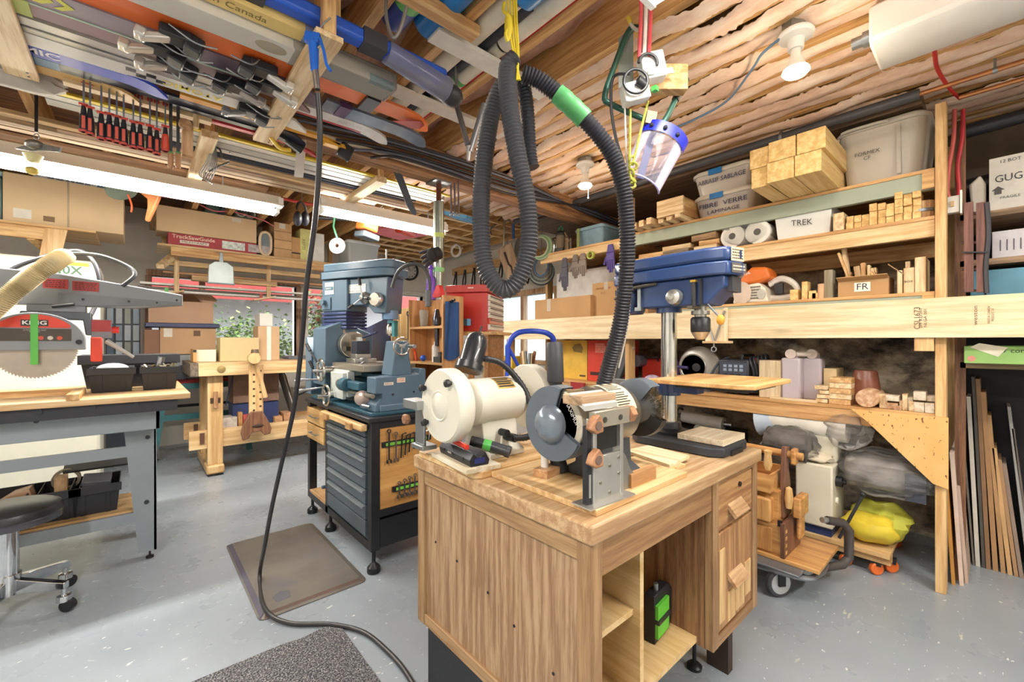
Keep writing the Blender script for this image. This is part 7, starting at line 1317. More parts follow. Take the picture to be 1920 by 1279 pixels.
one('red_bay_cable', 'red electric cable stapled along a joist', 'cable', MB().tube([(1.275, .4, 2.57), (1.278, 1.5, 2.572), (1.276, 2.45, 2.57)], .007, 6), P('#c8343a', .5))
one('grey_wire_loop', 'grey wire loop hanging between the blue tubes', 'wire loop', MB().tube(spline([pt(726, -30, 1.6), pt(724, 30, 1.6), pt(737, 70, 1.6), pt(752, 50, 1.6), pt(766, -5, 1.6), pt(768, -40, 1.6)], 8), .007, 8), P('#8f8c88', .4, .3))
one('split_log', 'split firewood stub tucked under the joist beside the hose', 'wood', MB().cyl((1.42, 1.45, 2.51), (1.47, 1.85, 2.51), .035, .03, 8), wood('#b58a58', '#7d5632', 'y'))
t = T('steel_hook', 'V shaped grey tube hook hanging from the joists', 'hook', pt(878, 300, 2.05), world=True); part('arm', MB().cyl(pt(856, 195, 2.05), pt(877, 272, 2.05), .0135), P('#6f6b6c', .35, .5), t); part('arm', MB().cyl(pt(908, 195, 2.05), pt(881, 285, 2.05), .0145), P('#8f9094', .35, .5), t); part('elbow', MB().cyl(pt(880, 275, 2.05), pt(878, 302, 2.05), .016, .008), P('#b5b2b0', .35, .4), t); part('stem', MB().cyl(pt(856, 197, 2.05), V((pt(856, 197, 2.05).x, pt(856, 197, 2.05).y, ZJ+.02)), .008), GALV(), t)
# cables along the beam
for k in range(6):
    z = 2.515-.022*k; one('beam_cable', ('topmost', 'second', 'third', 'fourth', 'fifth', 'lowest')[k]+' black cable of the bundle running along the beam', 'cable', MB().tube(spline([(.55+.1*k, 2.475-.008*(k % 2), z-.06), (1.3, 2.478-.012*(k % 3), z-.01), (2.2, 2.47-.01*(k % 2), z-.012*k*.4), (3.0, 2.475-.006*k, 2.43+.004*k), (3.6, 2.475-.006*k, 2.40+.004*k)], 8), .0085, 6), P(('#34353f', '#5d6476', '#2a2b33')[k % 3], .45), 'cables along the beam')
one('beam_conduit', 'beige conduit strip along the front of the beam', 'conduit', MB().tube([(.62, 2.488, 2.40), (2.35, 2.488, 2.40)], .012, 8), P('#c9b9a2', .5))
# ---------------------------------------------------------------- hand screw rack on the beam
t = T('tool_rack_strip', 'pine strip with red clips fixed to the beam for screwdrivers', 'tool rack', (.03, 2.47, 2.28), world=True); part('strip', MB().bb(-.22, .27, 2.455, 2.497, 2.285, 2.315), SPF('x'), t, .002); part('end_block', MB().bb(-.225, -.18, 2.45, 2.497, 2.31, 2.345), wood('#d9b08a', '#bb8a60', 'x'), t)
us = (157, 169, 190, 205, 219, 232, 250, 263, 281, 294, 310); hs_ = (248, 253, 262, 264, 268, 272, 278, 280, 284, 290, 284)
for k, u in enumerate(us):
    y = 2.43; x = py(u, 230, y).x; zt_ = 2.345; zb = py(u, hs_[k], y).z; part('red_clip', MB().bb(x-.009, x+.009, 2.446, 2.456, 2.30, 2.318), P('#c23a2c', .4), t)
    tt = T('bar_clamp', ('black and red handled clamp hanging in the row under the beam' if k < 10 else 'slim red handled clamp at the end of the row under the beam'), 'clamp', (x, y, zb), world=True, group='clamps in the row under the beam'); L = 2.30-zb
    part('bar', MB().bb(x-.003, x+.003, y-.004, y+.004, zb+.06, 2.335), GALV(), tt); part('jaw', MB().bb(x-.014, x+.014, y-.012, y+.004, zb+.105, zb+.113), P('#c8402e', .4), tt); part('collar', MB().cyl((x, y, zb+.075), (x, y, zb+.105), .010, .007, 10), BLK(), tt)
    part('grip', MB().lathe([(.009, 0), (.0145, .006), (.0135, .04), (.012, .07), (.007, .076)], (x, y, zb), n=12), P('#25262b', .5) if k < 10 else P('#d2472e', .5), tt); part('grip_inlay', MB().bb(x-.005, x+.005, y-.0155, y-.011, zb+.012, zb+.062), P('#c9503c', .5), tt)
    part('ridge', MB().lathe([(.0148, 0), (.0155, .004), (.0148, .008)], (x, y, zb), n=12), P('#b53f38', .5), tt)
for k, u in enumerate((320, 334)):
    y = 2.43; x = py(u, 280, y).x; zb = py(u, 316, y).z; tt = T('chisel', 'wooden handled chisel hanging at the end of the clamp row', 'chisel', (x, y, zb), world=True, group='chisels beside the clamps'); part('handle', MB().lathe([(.008, 0), (.011, .01), (.011, .06), (.009, .066)], (x, y, zb), n=12), wood('#c08a5a', '#9c6a3c', 'z'), tt); part('ferrule', MB().cyl((x, y, zb+.066), (x, y, zb+.074), .0095), P('#4f8a4a', .5), tt); part('blade', MB().bb(x-.006, x+.006, y-.003, y+.003, zb+.074, 2.33), P('#55585c', .3, .7), tt)
t = T('wooden_pegs', 'turned wooden clamp screw standing at the end of the clamp row', 'wooden clamp', py(350, 240, 2.43), world=True); p = py(347, 235, 2.42); part('screw', MB().cyl(p+V((0, -.02, -.0)), p+V((0, .05, 0)), .024), wood('#d0a070', '#a97a4a', 'y'), t); part('post', MB().cyl(p+V((.04, .02, .01)), p+V((.045, .02, .11)), .012), SPF('z'), t); part('jaw', MB().box(p+V((.01, .03, -.06)), (.04, .05, .14)), wood('#d6ac7c', '#b58452', 'z'), t)
# ---------------------------------------------------------------- lumber and extrusions stored behind the beam
zr = 2.315
for k, (y, w_, h, hx, kind, x0, x1, lab) in enumerate((
    (2.67, .03, .012, '#c9b32c', 'm', -.6, 1.75, 'yellow marked straightedge stored behind the beam'), (2.72, .05, .02, '#d9d6d0', 'm', -.6, 1.7, 'pale aluminium strip beside the yellow straightedge'), (2.79, .07, .04, '#b9b8b4', 'm', -.3, 1.75, 'wide silver extrusion in the lumber store'), (2.87, .05, .03, '#d5d2cb', 'm', -.2, 1.7, 'white plastic channel in the lumber store'), (2.93, .03, .02, '#23252f', 'p', .0, 1.6, 'black tube stored among the lumber'), (2.97, .03, .025, '#30333f', 'p', .1, 1.55, 'second black tube beside the first'), (3.02, .05, .02, '#c99a62', 'w', -.2, 1.6, 'reddish pine strip in the lumber store'), (3.08, .05, .022, '#e0b678', 'w', -.5, 1.8, 'yellow pine strip in the lumber store'), (3.14, .05, .02, '#b88450', 'w', -.3, 1.7, 'brown strip in the lumber store'), (3.20, .06, .03, '#dcb98a', 'w', -.6, 1.4, 'pale pine board in the lumber store'), (3.27, .05, .02, '#cfae84', 'w', -.8, 1.0, 'thin beige board in the lumber store'), (3.42, .09, .02, '#a9784c', 'w', -1.0, .7, 'wide brown board in the lumber store'), (3.53, .09, .022, '#c59a68', 'w', -1.1, .8, 'wide tan board in the lumber store'), (3.64, .08, .02, '#b0835a', 'w', -1.0, .5, 'rough board at the back of the lumber store'))):
    mt = {'m': lambda: P(hx, .35, .3), 'p': lambda: P(hx, .4), 'w': lambda: wood(hx, '#%02x%02x%02x' % tuple(int(int(hx[i:i+2], 16)*.78) for i in (1, 3, 5)), 'x')}[kind]()
    m = MB().cyl((x0, y, zr+h/2), (x1, y, zr+h/2), h/2*1.2, n=12) if kind == 'p' else MB().bb(x0, x1, y-w_/2, y+w_/2, zr, zr+h)
    o = one('stored_length', lab, 'lumber' if kind == 'w' else 'extrusion', m, mt, 'lengths stored under the ceiling', bev=.002)
for k, x in enumerate((.28, 1.19, -.7)):
    y0 = 2.62; t = T('lumber_bracket', ('first', 'second', 'third')[k]+' pine cross bracket under the stored lengths'+(' beside the leaf rake', ' near the steel post', ' over the saw')[k], 'bracket', (x, 3.1, zr-.04), world=True); part('arm', MB().bb(x-.035, x+.035, y0, 3.7, zr-.04, zr-.001), SPF('y'), t, .002)
    for y in (2.63, 3.69): part('drop', MB().bb(x-.02, x+.02, y, y+.03, zr-.001, ZJ), PINEX('z'), t)
# hanging bungee ornament
t = T('bird_ornament', 'metal bird ornament hanging on a black bungee cord', 'ornament', pt(65, 320, 1.95), world=True); a = pt(68, 160, 1.95)
part('cord', MB().cyl(a, pt(68, 248, 1.95), .006), BLK(), t); part('yellow_strap', MB().bar(a, V((a.x, a.y, ZJ+.2)), .02, .004), P('#d2b33a', .5), t); part('ring', MB().torus(pt(68, 256, 1.95), FW, .012, .002), GALV(), t)
part('body', MB().sph(pt(66, 272, 1.95), (.035, .035, .022)), P('#8d8a84', .3, .7), t); part('wings', MB().prism([(-.10, .0), (-.03, .02), (.03, .02), (.11, .004), (.10, -.016), (.03, -.01), (-.03, -.012)], pt(68, 278, 1.95), RT, (0, 0, 1), FW*.01), P('#8f9090', .35, .5, .3, 30), t)
part('cup', MB().lathe([(0, 0), (.02, .005), (.032, .03), (.034, .035)], pt(62, 305, 1.95), n=18), P('#d8d09a', .4), t); part('bell', MB().sph(pt(60, 320, 1.95), (.024, .024, .018)), P('#c9b25a', .4, .3), t)
for s in (-.006, .006): part('chain', MB().cyl(pt(62, 300, 1.95)+RT*s, pt(60, 316, 1.95)+RT*s, .0015, n=5), GALV(), t)
one('cloth_bundle', 'grey cloth bundle strapped against the beam end', 'bundle', lump((-.38, 2.56, 2.30), (.16, .06, .05), 5, .2), P('#b9b2a8', .8))
# leaf rake hanging
t = T('garden_rake', 'wire leaf rake head hanging from the lumber bracket', 'rake', pt(400, 320, 2.35), world=True)
for k in range(7): part('tine', MB().tube(spline([pt(399+k*1.0, 272, 2.33), pt(388+3*k, 300+2*k, 2.33), pt(374+3.5*k, 325+2.5*k, 2.33), pt(378+3.5*k, 333+2*k, 2.32)], 5), .0025, 5), GALV(), t)
part('bow', MB().tube(spline([pt(396, 275, 2.33), pt(412, 280, 2.34), pt(417, 296, 2.34), pt(430, 300, 2.34)], 5), .005, 6).tube(spline([pt(392, 322, 2.33), pt(410, 312, 2.34), pt(430, 304, 2.34)], 5), .005, 6), P('#5a5650', .4, .5), t); part('hook', MB().cyl(pt(431, 285, 2.34), V((pt(431, 285, 2.34).x, pt(431, 285, 2.34).y, 2.28)), .004), GALV(), t)
# ================================================================ hanging suction hose in the middle
HB = P('#33343a', .42, 0, .1, 6); HG = P('#6f7075', .42, 0, .1, 6)
def ribbed(label, pts, r_, mat, n=16, name='suction_hose', extra=None):
    L = [V(p) for p in spline(pts, 30)]; out = [L[0]]; step = .0062; acc = 0
    for a, b in zip(L, L[1:]):
        d = (b-a).length; s = step-acc
        while s <= d: out.append(a.lerp(b, s/d)); s += step
        acc = d-(s-step)
    t = T(name, label, 'hose', pts[-1], world=True); part('hose', MB().tube(out, r_, n, rfun=lambda i: r_ if (i % 2) else r_*.8), mat, t, ang=20); return t, out
th = 1.55
main = [pt(1130, 728, 1.80), pt(1143, 680, 1.76), pt(1162, 610, 1.70), pt(1174, 520, 1.66), pt(1176, 430, 1.63), pt(1168, 350, 1.60), pt(1145, 285, 1.58), pt(1100, 228, 1.56), pt(1050, 180, 1.55), pt(1010, 150, 1.54), pt(978, 138, 1.53)]
t, o_ = ribbed('black ribbed suction hose arching down behind the grey grinder', main, .0325, HB)
i0, i1 = [min(range(len(o_)), key=lambda i: (o_[i]-pt(*q)).length) for q in ((1097, 224, 1.56), (1042, 174, 1.55))]
part('green_tape', MB().tube(o_[i0:i1:2], .035, 16, rfun=lambda i: .035+.001*math.sin(i*1.7)), P('#4fa05e', .5, 0, .15, 30), t)
loop = [pt(978, 140, 1.535), pt(985, 190, 1.54), pt(992, 280, 1.56), pt(996, 360, 1.58)]
loop2 = [pt(966, 112, 1.50), pt(952, 130, 1.49), pt(955, 200, 1.48), pt(972, 300, 1.48), pt(990, 390, 1.49), pt(990, 470, 1.50), pt(968, 530, 1.51), pt(940, 541, 1.52), pt(910, 500, 1.53), pt(902, 420, 1.54), pt(905, 330, 1.55), pt(918, 230, 1.56), pt(935, 175, 1.56), pt(960, 140, 1.56)]
ribbed('grey black ribbed hose loop hanging from the yellow rope', loop2, .0335, P('#47484d', .42, 0, .1, 6)); ribbed('short ribbed hose end hanging behind the loop', [pt(980, 150, 1.60), pt(988, 200, 1.60), pt(994, 290, 1.61), pt(999, 315, 1.61)], .027, HB)
YR = P('#e0c832', .6)
t = T('yellow_rope', 'knotted yellow rope holding up the hose loop', 'rope', pt(965, 120, 1.5), world=True)
for k, (u0, u1) in enumerate(((951, 963), (957, 966), (962, 970), (966, 972))): part('strand', MB().tube(spline([pt(u0, -60, 1.50), pt(u0+3, 40, 1.50), pt(u1, 100, 1.49), pt(975-k*2, 150, 1.475)], 6), .004, 6), YR, t)
part('knot', MB().tube(spline([pt(946, 5, 1.5), pt(944, 20, 1.49), pt(952, 28, 1.48), pt(956, 45, 1.49), pt(948, 62, 1.48), pt(952, 78, 1.49)], 6), .006, 6).sph(pt(953, 50, 1.49), (.014, .014, .05)), YR, t); part('rope_top', MB().cyl(pt(955, -60, 1.50), V((pt(955, -60, 1.5).x, pt(955, -60, 1.5).y, ZJ+.01)), .005), YR, t)
# ================================================================ power drop: duct, outlets, saw, shield
td = 1.66; D0 = pt(1210, 100, td)
t = T('cable_duct', 'grey cable duct with red and white cables dropping from the ceiling', 'duct', D0, world=True); top = V((D0.x, D0.y, ZJ+.03))
part('duct', MB().box(((D0.x+top.x)/2, D0.y, (D0.z+top.z)/2), (.035, .03, top.z-D0.z), (0, 0, -YAW)), P('#a9a5a0', .5), t)
for du, hx in ((-9, '#d0545c'), (0, '#dcd8d4'), (9, '#cf4d58')): p = pt(1209+du, 108, td-.035); part('cable', MB().tube(spline([V((p.x, p.y, top.z)), V((p.x, p.y, p.z+.18))+RT*.004, p+RT*-.003], 5), .0075, 8), P(hx, .5), t)
part('wood_block', MB().box(pt(1248, 150, td+.04), (.16, .05, .1), (0, 0, -YAW)), PINEX('x'), t, .002)
t = T('outlet_cluster', 'white power boxes with plugs and looped black cord', 'outlets', pt(1195, 200, td), world=True); WP = P('#dcdbd6', .35)
part('box', MB().box(pt(1190, 175, td-.02), (.10, .06, .07), (.1, -.25, -YAW)), WP, t, .006); part('box', MB().box(pt(1222, 128, td-.01), (.09, .06, .10), (0, -.2, -YAW)), WP, t, .006); part('strap', MB().bar(pt(1215, 135, td-.05), pt(1262, 132, td-.02), .004, .02), P('#e6e4de', .4), t); part('green_plug', MB().box(pt(1228, 167, td-.05), (.02, .02, .018)), P('#3f9a48', .5), t); part('black_plug', MB().cyl(pt(1195, 150, td-.06), pt(1208, 160, td-.05), .018), BLK(), t)
part('cord_loop', MB().torus(pt(1192, 152, td-.06), FW, .045, .0055).torus(pt(1215, 118, td-.05), FW, .035, .0055, a0=0, a1=3.4), BLK(), t); part('cord', MB().tube(spline([pt(1180, 140, td-.05), pt(1150, 145, td), pt(1146, 200, td), pt(1155, 260, td+.01), pt(1172, 320, td+.02), pt(1184, 420, td+.03), pt(1182, 540, td+.06)], 6), .006, 6), BLK(), t)
part('face_marks', MB().box(pt(1178, 190, td-.055), (.012, .002, .004), (0, 0, -YAW)), P('#3a3a3a', .5), t)
one('white_cable', 'thin white cable dropping beside the hose', 'cable', MB().tube(spline([pt(1171, 195, td), pt(1176, 320, td+.03), pt(1186, 460, td+.05), pt(1178, 600, td+.1), pt(1160, 690, td+.14)], 6), .004, 6), P('#cfcabf', .5))
t = T('knotted_rope', 'yellow and black speckled rope knotted below the outlets', 'rope', pt(1185, 340, td), world=True); YC = P('#a9a83c', .6, 0, .5, 90); part('cord', MB().tube([pt(1182, 205, td), pt(1180, 330, td+.01)], .005, 6), YC, t); part('cord', MB().tube([pt(1215, 190, td), pt(1198, 260, td), pt(1186, 310, td)], .005, 6), YC, t)
for k in range(5): part('knot', MB().torus(pt(1184+3*(k % 2), 300+12*k, td), (math.sin(k), math.cos(k), .5), .014, .005, 14, 6), YC, t)
# bow saw
t = T('bow_saw', 'dark green tubular bow saw hanging on a yellow hook', 'bow saw', pt(1180, 200, 1.72), world=True); BGc = P('#2f5a4e', .35, .2)
part('frame', MB().tube(spline([pt(1196, 52, 1.72), pt(1178, 60, 1.72), pt(1150, 130, 1.72), pt(1134, 180, 1.72), pt(1145, 195, 1.72), pt(1200, 220, 1.73), pt(1235, 232, 1.74), pt(1250, 220, 1.74), pt(1272, 175, 1.74)], 10), .012, 10), BGc, t); part('grip', MB().cyl(pt(1266, 188, 1.74), pt(1286, 148, 1.74), .015), BLK(), t); part('blade_guard', MB().prism([(0, 0), (.06, .02), (.06, .26), (.0, .20)], pt(1160, 165, 1.73), RT, (0, 0, 1), FW*.004), P('#8a948e', .5), t)
part('hook', MB().tube(spline([pt(1180, 38, 1.7), pt(1186, 50, 1.7), pt(1196, 56, 1.7), pt(1204, 44, 1.7), V((pt(1204, 30, 1.7).x, pt(1204, 30, 1.7).y, ZJ))], 5), .007, 8), P('#c9c4b8', .4), t); part('hook_tip', MB().cyl(pt(1178, 32, 1.7), pt(1183, 44, 1.7), .009), P('#d8bb3a', .4), t)
part('clamp', MB().box(pt(1220, 222, 1.71), (.04, .02, .05), (0, .2, -YAW)), P('#8a6a52', .4, .4), t)
# face shield
t = T('face_shield', 'clear face shield with blue brow band hanging by the hose', 'face shield', pt(1230, 350, 1.72), world=True); bn = pt(1240, 262, 1.74); ax = (pt(1200, 340, 1.72)-pt(1245, 250, 1.74)).normalized(); sd = RT.cross(ax).normalized()
def shieldpt(a, b, r_=.115):
    ang = (a-.5)*2.7; c = pt(1243, 258, 1.76)+ax*(b*.235); xx = (RT-ax*RT.dot(ax)).normalized(); yy = ax.cross(xx); rr2 = r_*(1-.12*b); return c + xx*(math.sin(ang)*rr2*.85) + yy*(math.cos(ang)*rr2*(.75))
part('visor', MB().grid(lambda a, b: shieldpt(a, b), 24, 8), clear('#d6cfe8', .1, .05), t, fix=False, ang=80); part('brow_band', MB().grid(lambda a, b: shieldpt(a, b*.2-.02, .122), 24, 3), P('#2430c8', .35), t, fix=False, ang=80); part('crown', MB().tube([shieldpt(i/16, -.01, .1) for i in range(17)], .008, 8), P('#2430c8', .35), t)
part('visor_edge', MB().tube([shieldpt(i/20, 1.0) for i in range(21)], .004, 6), P('#b9b0e0', .3), t); part('head_strap', MB().bar(pt(1200, 335, 1.74), pt(1225, 245, 1.74), .03, .006, FW), P('#232f66', .5), t); part('strap_buckle', MB().bar(pt(1222, 250, 1.73), pt(1230, 225, 1.73), .02, .02), P('#3a3a40', .5), t)
for k in range(3): p = shieldpt(.25+.2*k, .1, .126); part('stud', MB().sph(p, .009, 8, 6), BLK(), t)
# ================================================================ blue trolley frame, bucket and rollers behind the desk
t = T('blue_hoop_frame', 'blue tubular trolley hoop behind the cream grinder', 'trolley', (1.75, 1.6, 0), world=True); tf = 2.15
part('hoop', MB().tube(spline([pt(952, 900, tf), pt(952, 680, tf), pt(954, 645, tf), pt(970, 625, tf), pt(1000, 621, tf), pt(1028, 626, tf+.02), pt(1040, 645, tf+.04), pt(1042, 700, tf+.05), pt(1042, 880, tf+.05)], 8), .014, 10), P('#2346b8', .3), t); part('brace', MB().cyl(pt(955, 655, tf), pt(975, 692, tf+.02), .009), P('#2346b8', .3), t)
q1, q2 = pt(952, 900, tf), pt(1042, 880, tf+.05)
part('leg', MB().cyl(q1, V((q1.x, q1.y, .05)), .014).cyl(q2, V((q2.x, q2.y, .05)), .014), P('#2346b8', .3), t); part('base', MB().box(((q1.x+q2.x)/2, (q1.y+q2.y)/2, .04), (.35, .3, .08), (0, 0, -YAW)), P('#30333a', .5), t)
t = T('white_bucket', 'white pail with wooden handles and brushes in it behind the grinder', 'pail', px(990, 690, 2.99), world=True); p = px(990, 700, 3.06); part('pail', MB().lathe([(.085, 0), (.1, .10), (.1, .12), (.09, .12), (.08, .02)], (p.x, p.y, SB+.001)), P('#e4e2da', .4), t); part('green_rim', MB().lathe([(.101, .108), (.103, .112), (.101, .118)], (p.x, p.y, SB+.001)), P('#6faf8a', .4), t)
for k in range(6): part('handle', MB().bar((p.x+.04*math.cos(k), p.y+.05*math.sin(k), SB+.06), (p.x+.06*math.cos(k), p.y+.09*math.sin(k)+.0, SB+.24+.02*(k % 2)), .028, .018), (SPF('z'), P('#8a8f92', .4), wood('#a9764a', '#7d5230', 'z'))[k % 3], t)
t = T('yellow_clamp_heap', 'yellow tool case and small tools on the bench shelf end', 'tool case', px(955, 690, 3.1), world=True); p = px(952, 690, 3.08); part('case', MB().box((p.x+.05, p.y, SB+.10), (.2, .24, .2)), P('#d8b83a', .45), t, .01); part('latch', MB().box((p.x-.052, p.y, SB+.12), (.006, .1, .06)), BLK(), t)
# white low cupboard beyond the bench and red item
one('red_cloth', 'dark red cloth hanging under the bench shelf', 'cloth', MB().prism([(0, 0), (.16, 0), (.13, -.14), (.02, -.11)], px(1072, 716, 2.99), (0, -1, 0), (0, 0, 1), .02), P('#9c3030', .8))
# ================================================================ wooden tool cabinet behind the lathe, tool chest
CWd = wood('#d29a58', '#b57a3a', 'z', .5, .7, .05)
t = T('tool_cupboard', 'open plywood tool cupboard with shelves behind the lathe', 'cupboard', (1.46, 2.4, .86), world=True); cx0, cx1, cy0, cy1, cz0, cz1 = 1.40, 1.55, 2.235, 2.64, .862, 1.53
part('back', MB().bb(cx1-.012, cx1, cy0, cy1, cz0, cz1), CWd, t); part('side', MB().bb(cx0, cx1, cy0-.016, cy0, cz0, cz1), CWd, t, .002); part('side', MB().bb(cx0, cx1, cy1, cy1+.016, cz0, cz1), CWd, t)
for z in (1.10, 1.33): part('shelf', MB().bb(cx0, cx1-.012, cy0, cy1, z, z+.014), wood('#e0b478', '#c4914e', 'y'), t)
part('foot', MB().bb(1.40, 1.55, 2.24, 2.62, .842, .862), CWd, t)
# pegboard panel with wrenches
one('plywood_toolboard', 'plywood panel with hanging wrenches between the mill and the cupboard', 'tool board', MB().bb(1.53, 1.548, 2.665, 3.3, .842, 1.50), wood('#d9b06c', '#bd8f48', 'z', .5, .6, .05))
for k, u in enumerate((737, 744, 765, 772, 778, 784, 788)):
    p = px(u, 585, 1.515); L = (.30, .28, .26, .32, .3, .27, .34)[k]; m = placed(wrench(L, .014), (0, 0, 0)).xf(Matrix.Translation((p.x, p.y, p.z)) @ Matrix.Rotation(math.pi/2, 4, 'Z'))
    one('long_wrench', ('slim chrome wrench nearest the mill', 'thin chrome wrench second from the mill', 'dark wrench in the middle of the panel', 'red handled pliers on the panel', 'long chrome wrench beside the red pliers', 'ring wrench on the panel', 'longest wrench next to the cupboard')[k], 'wrench', m, P('#4a4a50', .35, .7) if k == 2 else P('#a83a48', .4) if k == 3 else steel('#b5b2aa', .25))
# cupboard contents
def cup(u, v, X=1.47): return px(u, v, X)
p = cup(820, 655); one('spray_can', 'white aerosol can with red dot in the cupboard', 'spray can', MB().lathe([(.026, 0), (.026, .10), (.018, .11), (.013, .113), (.013, .13), (0, .131)], (1.46, p.y, 1.115)), P('#e6e2da', .35)); p = cup(801, 660); one('blue_ball', 'small blue ball tool on the cupboard shelf', 'ball', MB().sph((1.44, p.y, 1.136), .021), P('#2458c0', .35)); p = cup(833, 660); one('socket_tray', 'dark tray of chrome sockets on the cupboard shelf', 'socket set', MB().bb(1.42, 1.5, p.y-.03, p.y+.05, 1.115, 1.15).cyl((1.44, p.y, 1.15), (1.44, p.y, 1.175), .013).cyl((1.46, p.y+.03, 1.15), (1.46, p.y+.03, 1.18), .013), P('#55565a', .3, .6)); p = cup(790, 650); one('red_handle_tool', 'orange red bent tool leaning in the cupboard', 'tool', MB().tube(spline([(1.43, p.y, 1.115), (1.43, p.y+.01, 1.16), (1.43, p.y+.04, 1.20)], 4), .008, 6), P('#d2482c', .4))
p = cup(827, 600); one('drill_arbor', 'steel drill chuck arbor standing on the upper cupboard shelf', 'chuck', MB().lathe([(.014, -.13), (.016, 0), (.026, .006), (.028, .05), (.022, .06), (.014, .10), (.008, .105)], (1.44, p.y, 1.348)), P('#4a4d58', .25, .8)); p = cup(800, 590); one('glass_jar', 'glass jar with sticks on the upper cupboard shelf', 'jar', MB().lathe([(.02, 0), (.024, .01), (.03, .10), (.03, .11)], (1.45, p.y, 1.346)), clear('#cfcfc8', .35)); one('red_clamp', 'red magnetic clamp resting on top of the cupboard', 'clamp', MB().prism([(-.05, 0), (.05, 0), (.05, .02), (0, .075), (-.02, .075), (-.05, .03)], (1.44, 2.36, 1.531), (0, 1, 0), (0, 0, 1), (.03, 0, 0)), P('#c02a30', .4)); one('yellow_note', 'yellow paper note on the tool chest side', 'note', MB().prism([(0, 0), (.06, 0), (.06, .05), (0, .05)], px(842, 560, 1.62), V((RT.x, RT.y, 0)), (0, 0, 1), -.002), P('#dfd38a', .7))
t = T('blue_cloth', 'dark blue cloth hanging on the cupboard side', 'cloth', (1.43, 2.2, 1.1), world=True); yb_ = 2.21
part('cloth', MB().grid(lambda a, b: V((1.40+.10*a+(.03*(b)*(a-.5)), yb_-.012-.012*math.sin(a*9+b*2), 1.49-.36*b*(1-.12*abs(a-.4)))), 16, 10), P('#2b4a7a', .85), t, fix=False, ang=80); part('peg', MB().cyl((1.45, 2.22, 1.49), (1.45, 2.17, 1.50), .008), BLK(), t)
# red tool chest on a stand
a_ = math.radians(126); M0 = V((1.765, 2.243, 0)); A = V((math.cos(a_), math.sin(a_), 0)); Bv = V((math.sin(a_), -math.cos(a_), 0)); RC = P('#b8322c', .3, 0, .06, 3, 0, .3); z0, z1 = 1.315, 1.63
t = T('red_tool_chest', 'red metal tool chest with white drawers beside the steel post', 'tool chest', M0+V((0, 0, z0)), world=True)
def pb(al0, al1, be0, be1, za, zb): 
    m = MB(); P_ = lambda x, y, z: M0+A*x+Bv*y+V((0, 0, z)); return m.add([P_(al0, be0, za), P_(al0, be1, za), P_(al1, be1, za), P_(al1, be0, za), P_(al0, be0, zb), P_(al0, be1, zb), P_(al1, be1, zb), P_(al1, be0, zb)], [(3, 2, 1, 0), (4, 5, 6, 7), (0, 1, 5, 4), (1, 2, 6, 5), (2, 3, 7, 6), (3, 0, 4, 7)])
part('body', pb(.006, .3, 0, .45, z0, z1-.055), RC, t, .004); part('lid', pb(-.002, .302, -.003, .453, z1-.052, z1), P('#b5423e', .35), t, .006); part('badge', pb(.10, .14, -.006, -.003, z1-.025, z1-.018), P('#d9c8c0', .4), t)
for k in range(6): d = part('drawer', pb(-.004, .006, .02, .43, z0+.012+k*.04, z0+.048+k*.04), P('#d9d6d0', .4) if k != 1 else RC, t, .001); part('drawer_pull', pb(-.012, -.004, .05, .40, z0+.036+k*.04, z0+.042+k*.04), P('#5a5a5c', .3, .6), d)
t = T('chest_stand', 'wooden stand with shelf board under the red tool chest', 'stand', M0, world=True); part('board', pb(-.05, .29, -.0, .52, z0-.022, z0-.001), PINEX('x'), t)
for (x, y) in ((.0, 0.01), (.24, 0.01), (0, .42), (.24, .42)): part('leg', pb(x, x+.04, y, y+.04, 0, z0-.022), PINEX('z'), t)
part('panel', pb(.0, .02, .0, .45, z0-.35, z0-.022), wood('#b9834c', '#99683a', 'x'), t); part('light_shelf', pb(-.02, .28, 0.01, .46, .86, .88), PINEX('x'), t)
one('blue_carton', 'small light blue carton beside the tool chest corner', 'box', MB().box(px(875, 610, 1.66)+V((0, 0, .02)), (.03, .05, .045)), P('#5f9cc4', .5))
# ================================================================ shelves hung near the window wall
def fy(u0, u1, v0, v1, Y):
    vm = (v0+v1)/2; return py(u0, vm, Y).x, py(u1, vm, Y).x, py((u0+u1)/2, v1, Y).z, py((u0+u1)/2, v0, Y).z
def carty(label, u0, u1, v0, v1, Y, dep, mat, z=None, name='cardboard_box', cat='box'):
    x0, x1, z0, z1 = fy(u0, u1, v0, v1, Y); z0 = z if z is not None else z0; z1 = max(z0+.03, min(z1, 2.54)); t = T(name, label, cat, ((x0+x1)/2, Y+dep/2, z0), world=True); part('carton', MB().bb(x0, x1, Y, Y+dep, z0+.001, z1), mat, t, .003); return t, (x0, x1, z0+.001, z1)
# left shelf above the saw
x0, x1, zz0, zz1 = fy(-60, 180, 415, 440, 4.75); ZL = py(60, 418, 4.75).z
t = T('hanging_shelf', 'pine shelf hung from the ceiling above the radial arm saw', 'shelf', (x0+.3, 4.95, ZL-.1), world=True)
part('board', MB().bb(x0, x1, 4.75, 5.35, ZL-.02, ZL), PLY('x'), t, .002); part('front_rail', MB().bb(x0, x1-.25, 4.78, 4.82, ZL-.11, ZL-.02), PINEX('x'), t, .002); part('bracket', MB().prism([(0, 0), (-.04, -.32), (.06, -.36), (.12, 0)], (x1-.28, 4.77, ZL-.02), (1, 0, 0), (0, 0, 1), (0, .03, 0)), PLY('z'), t); part('strut', MB().bar((x1-.35, 4.8, ZL-.1), (x1-.1, 5.3, ZL-.35), .05, .04), PINEX('y'), t)
for x in (x0+.1, x1-.05): part('hanger', MB().bb(x, x+.04, 5.31, 5.35, ZL, ZJ), PINEX('z'), t)
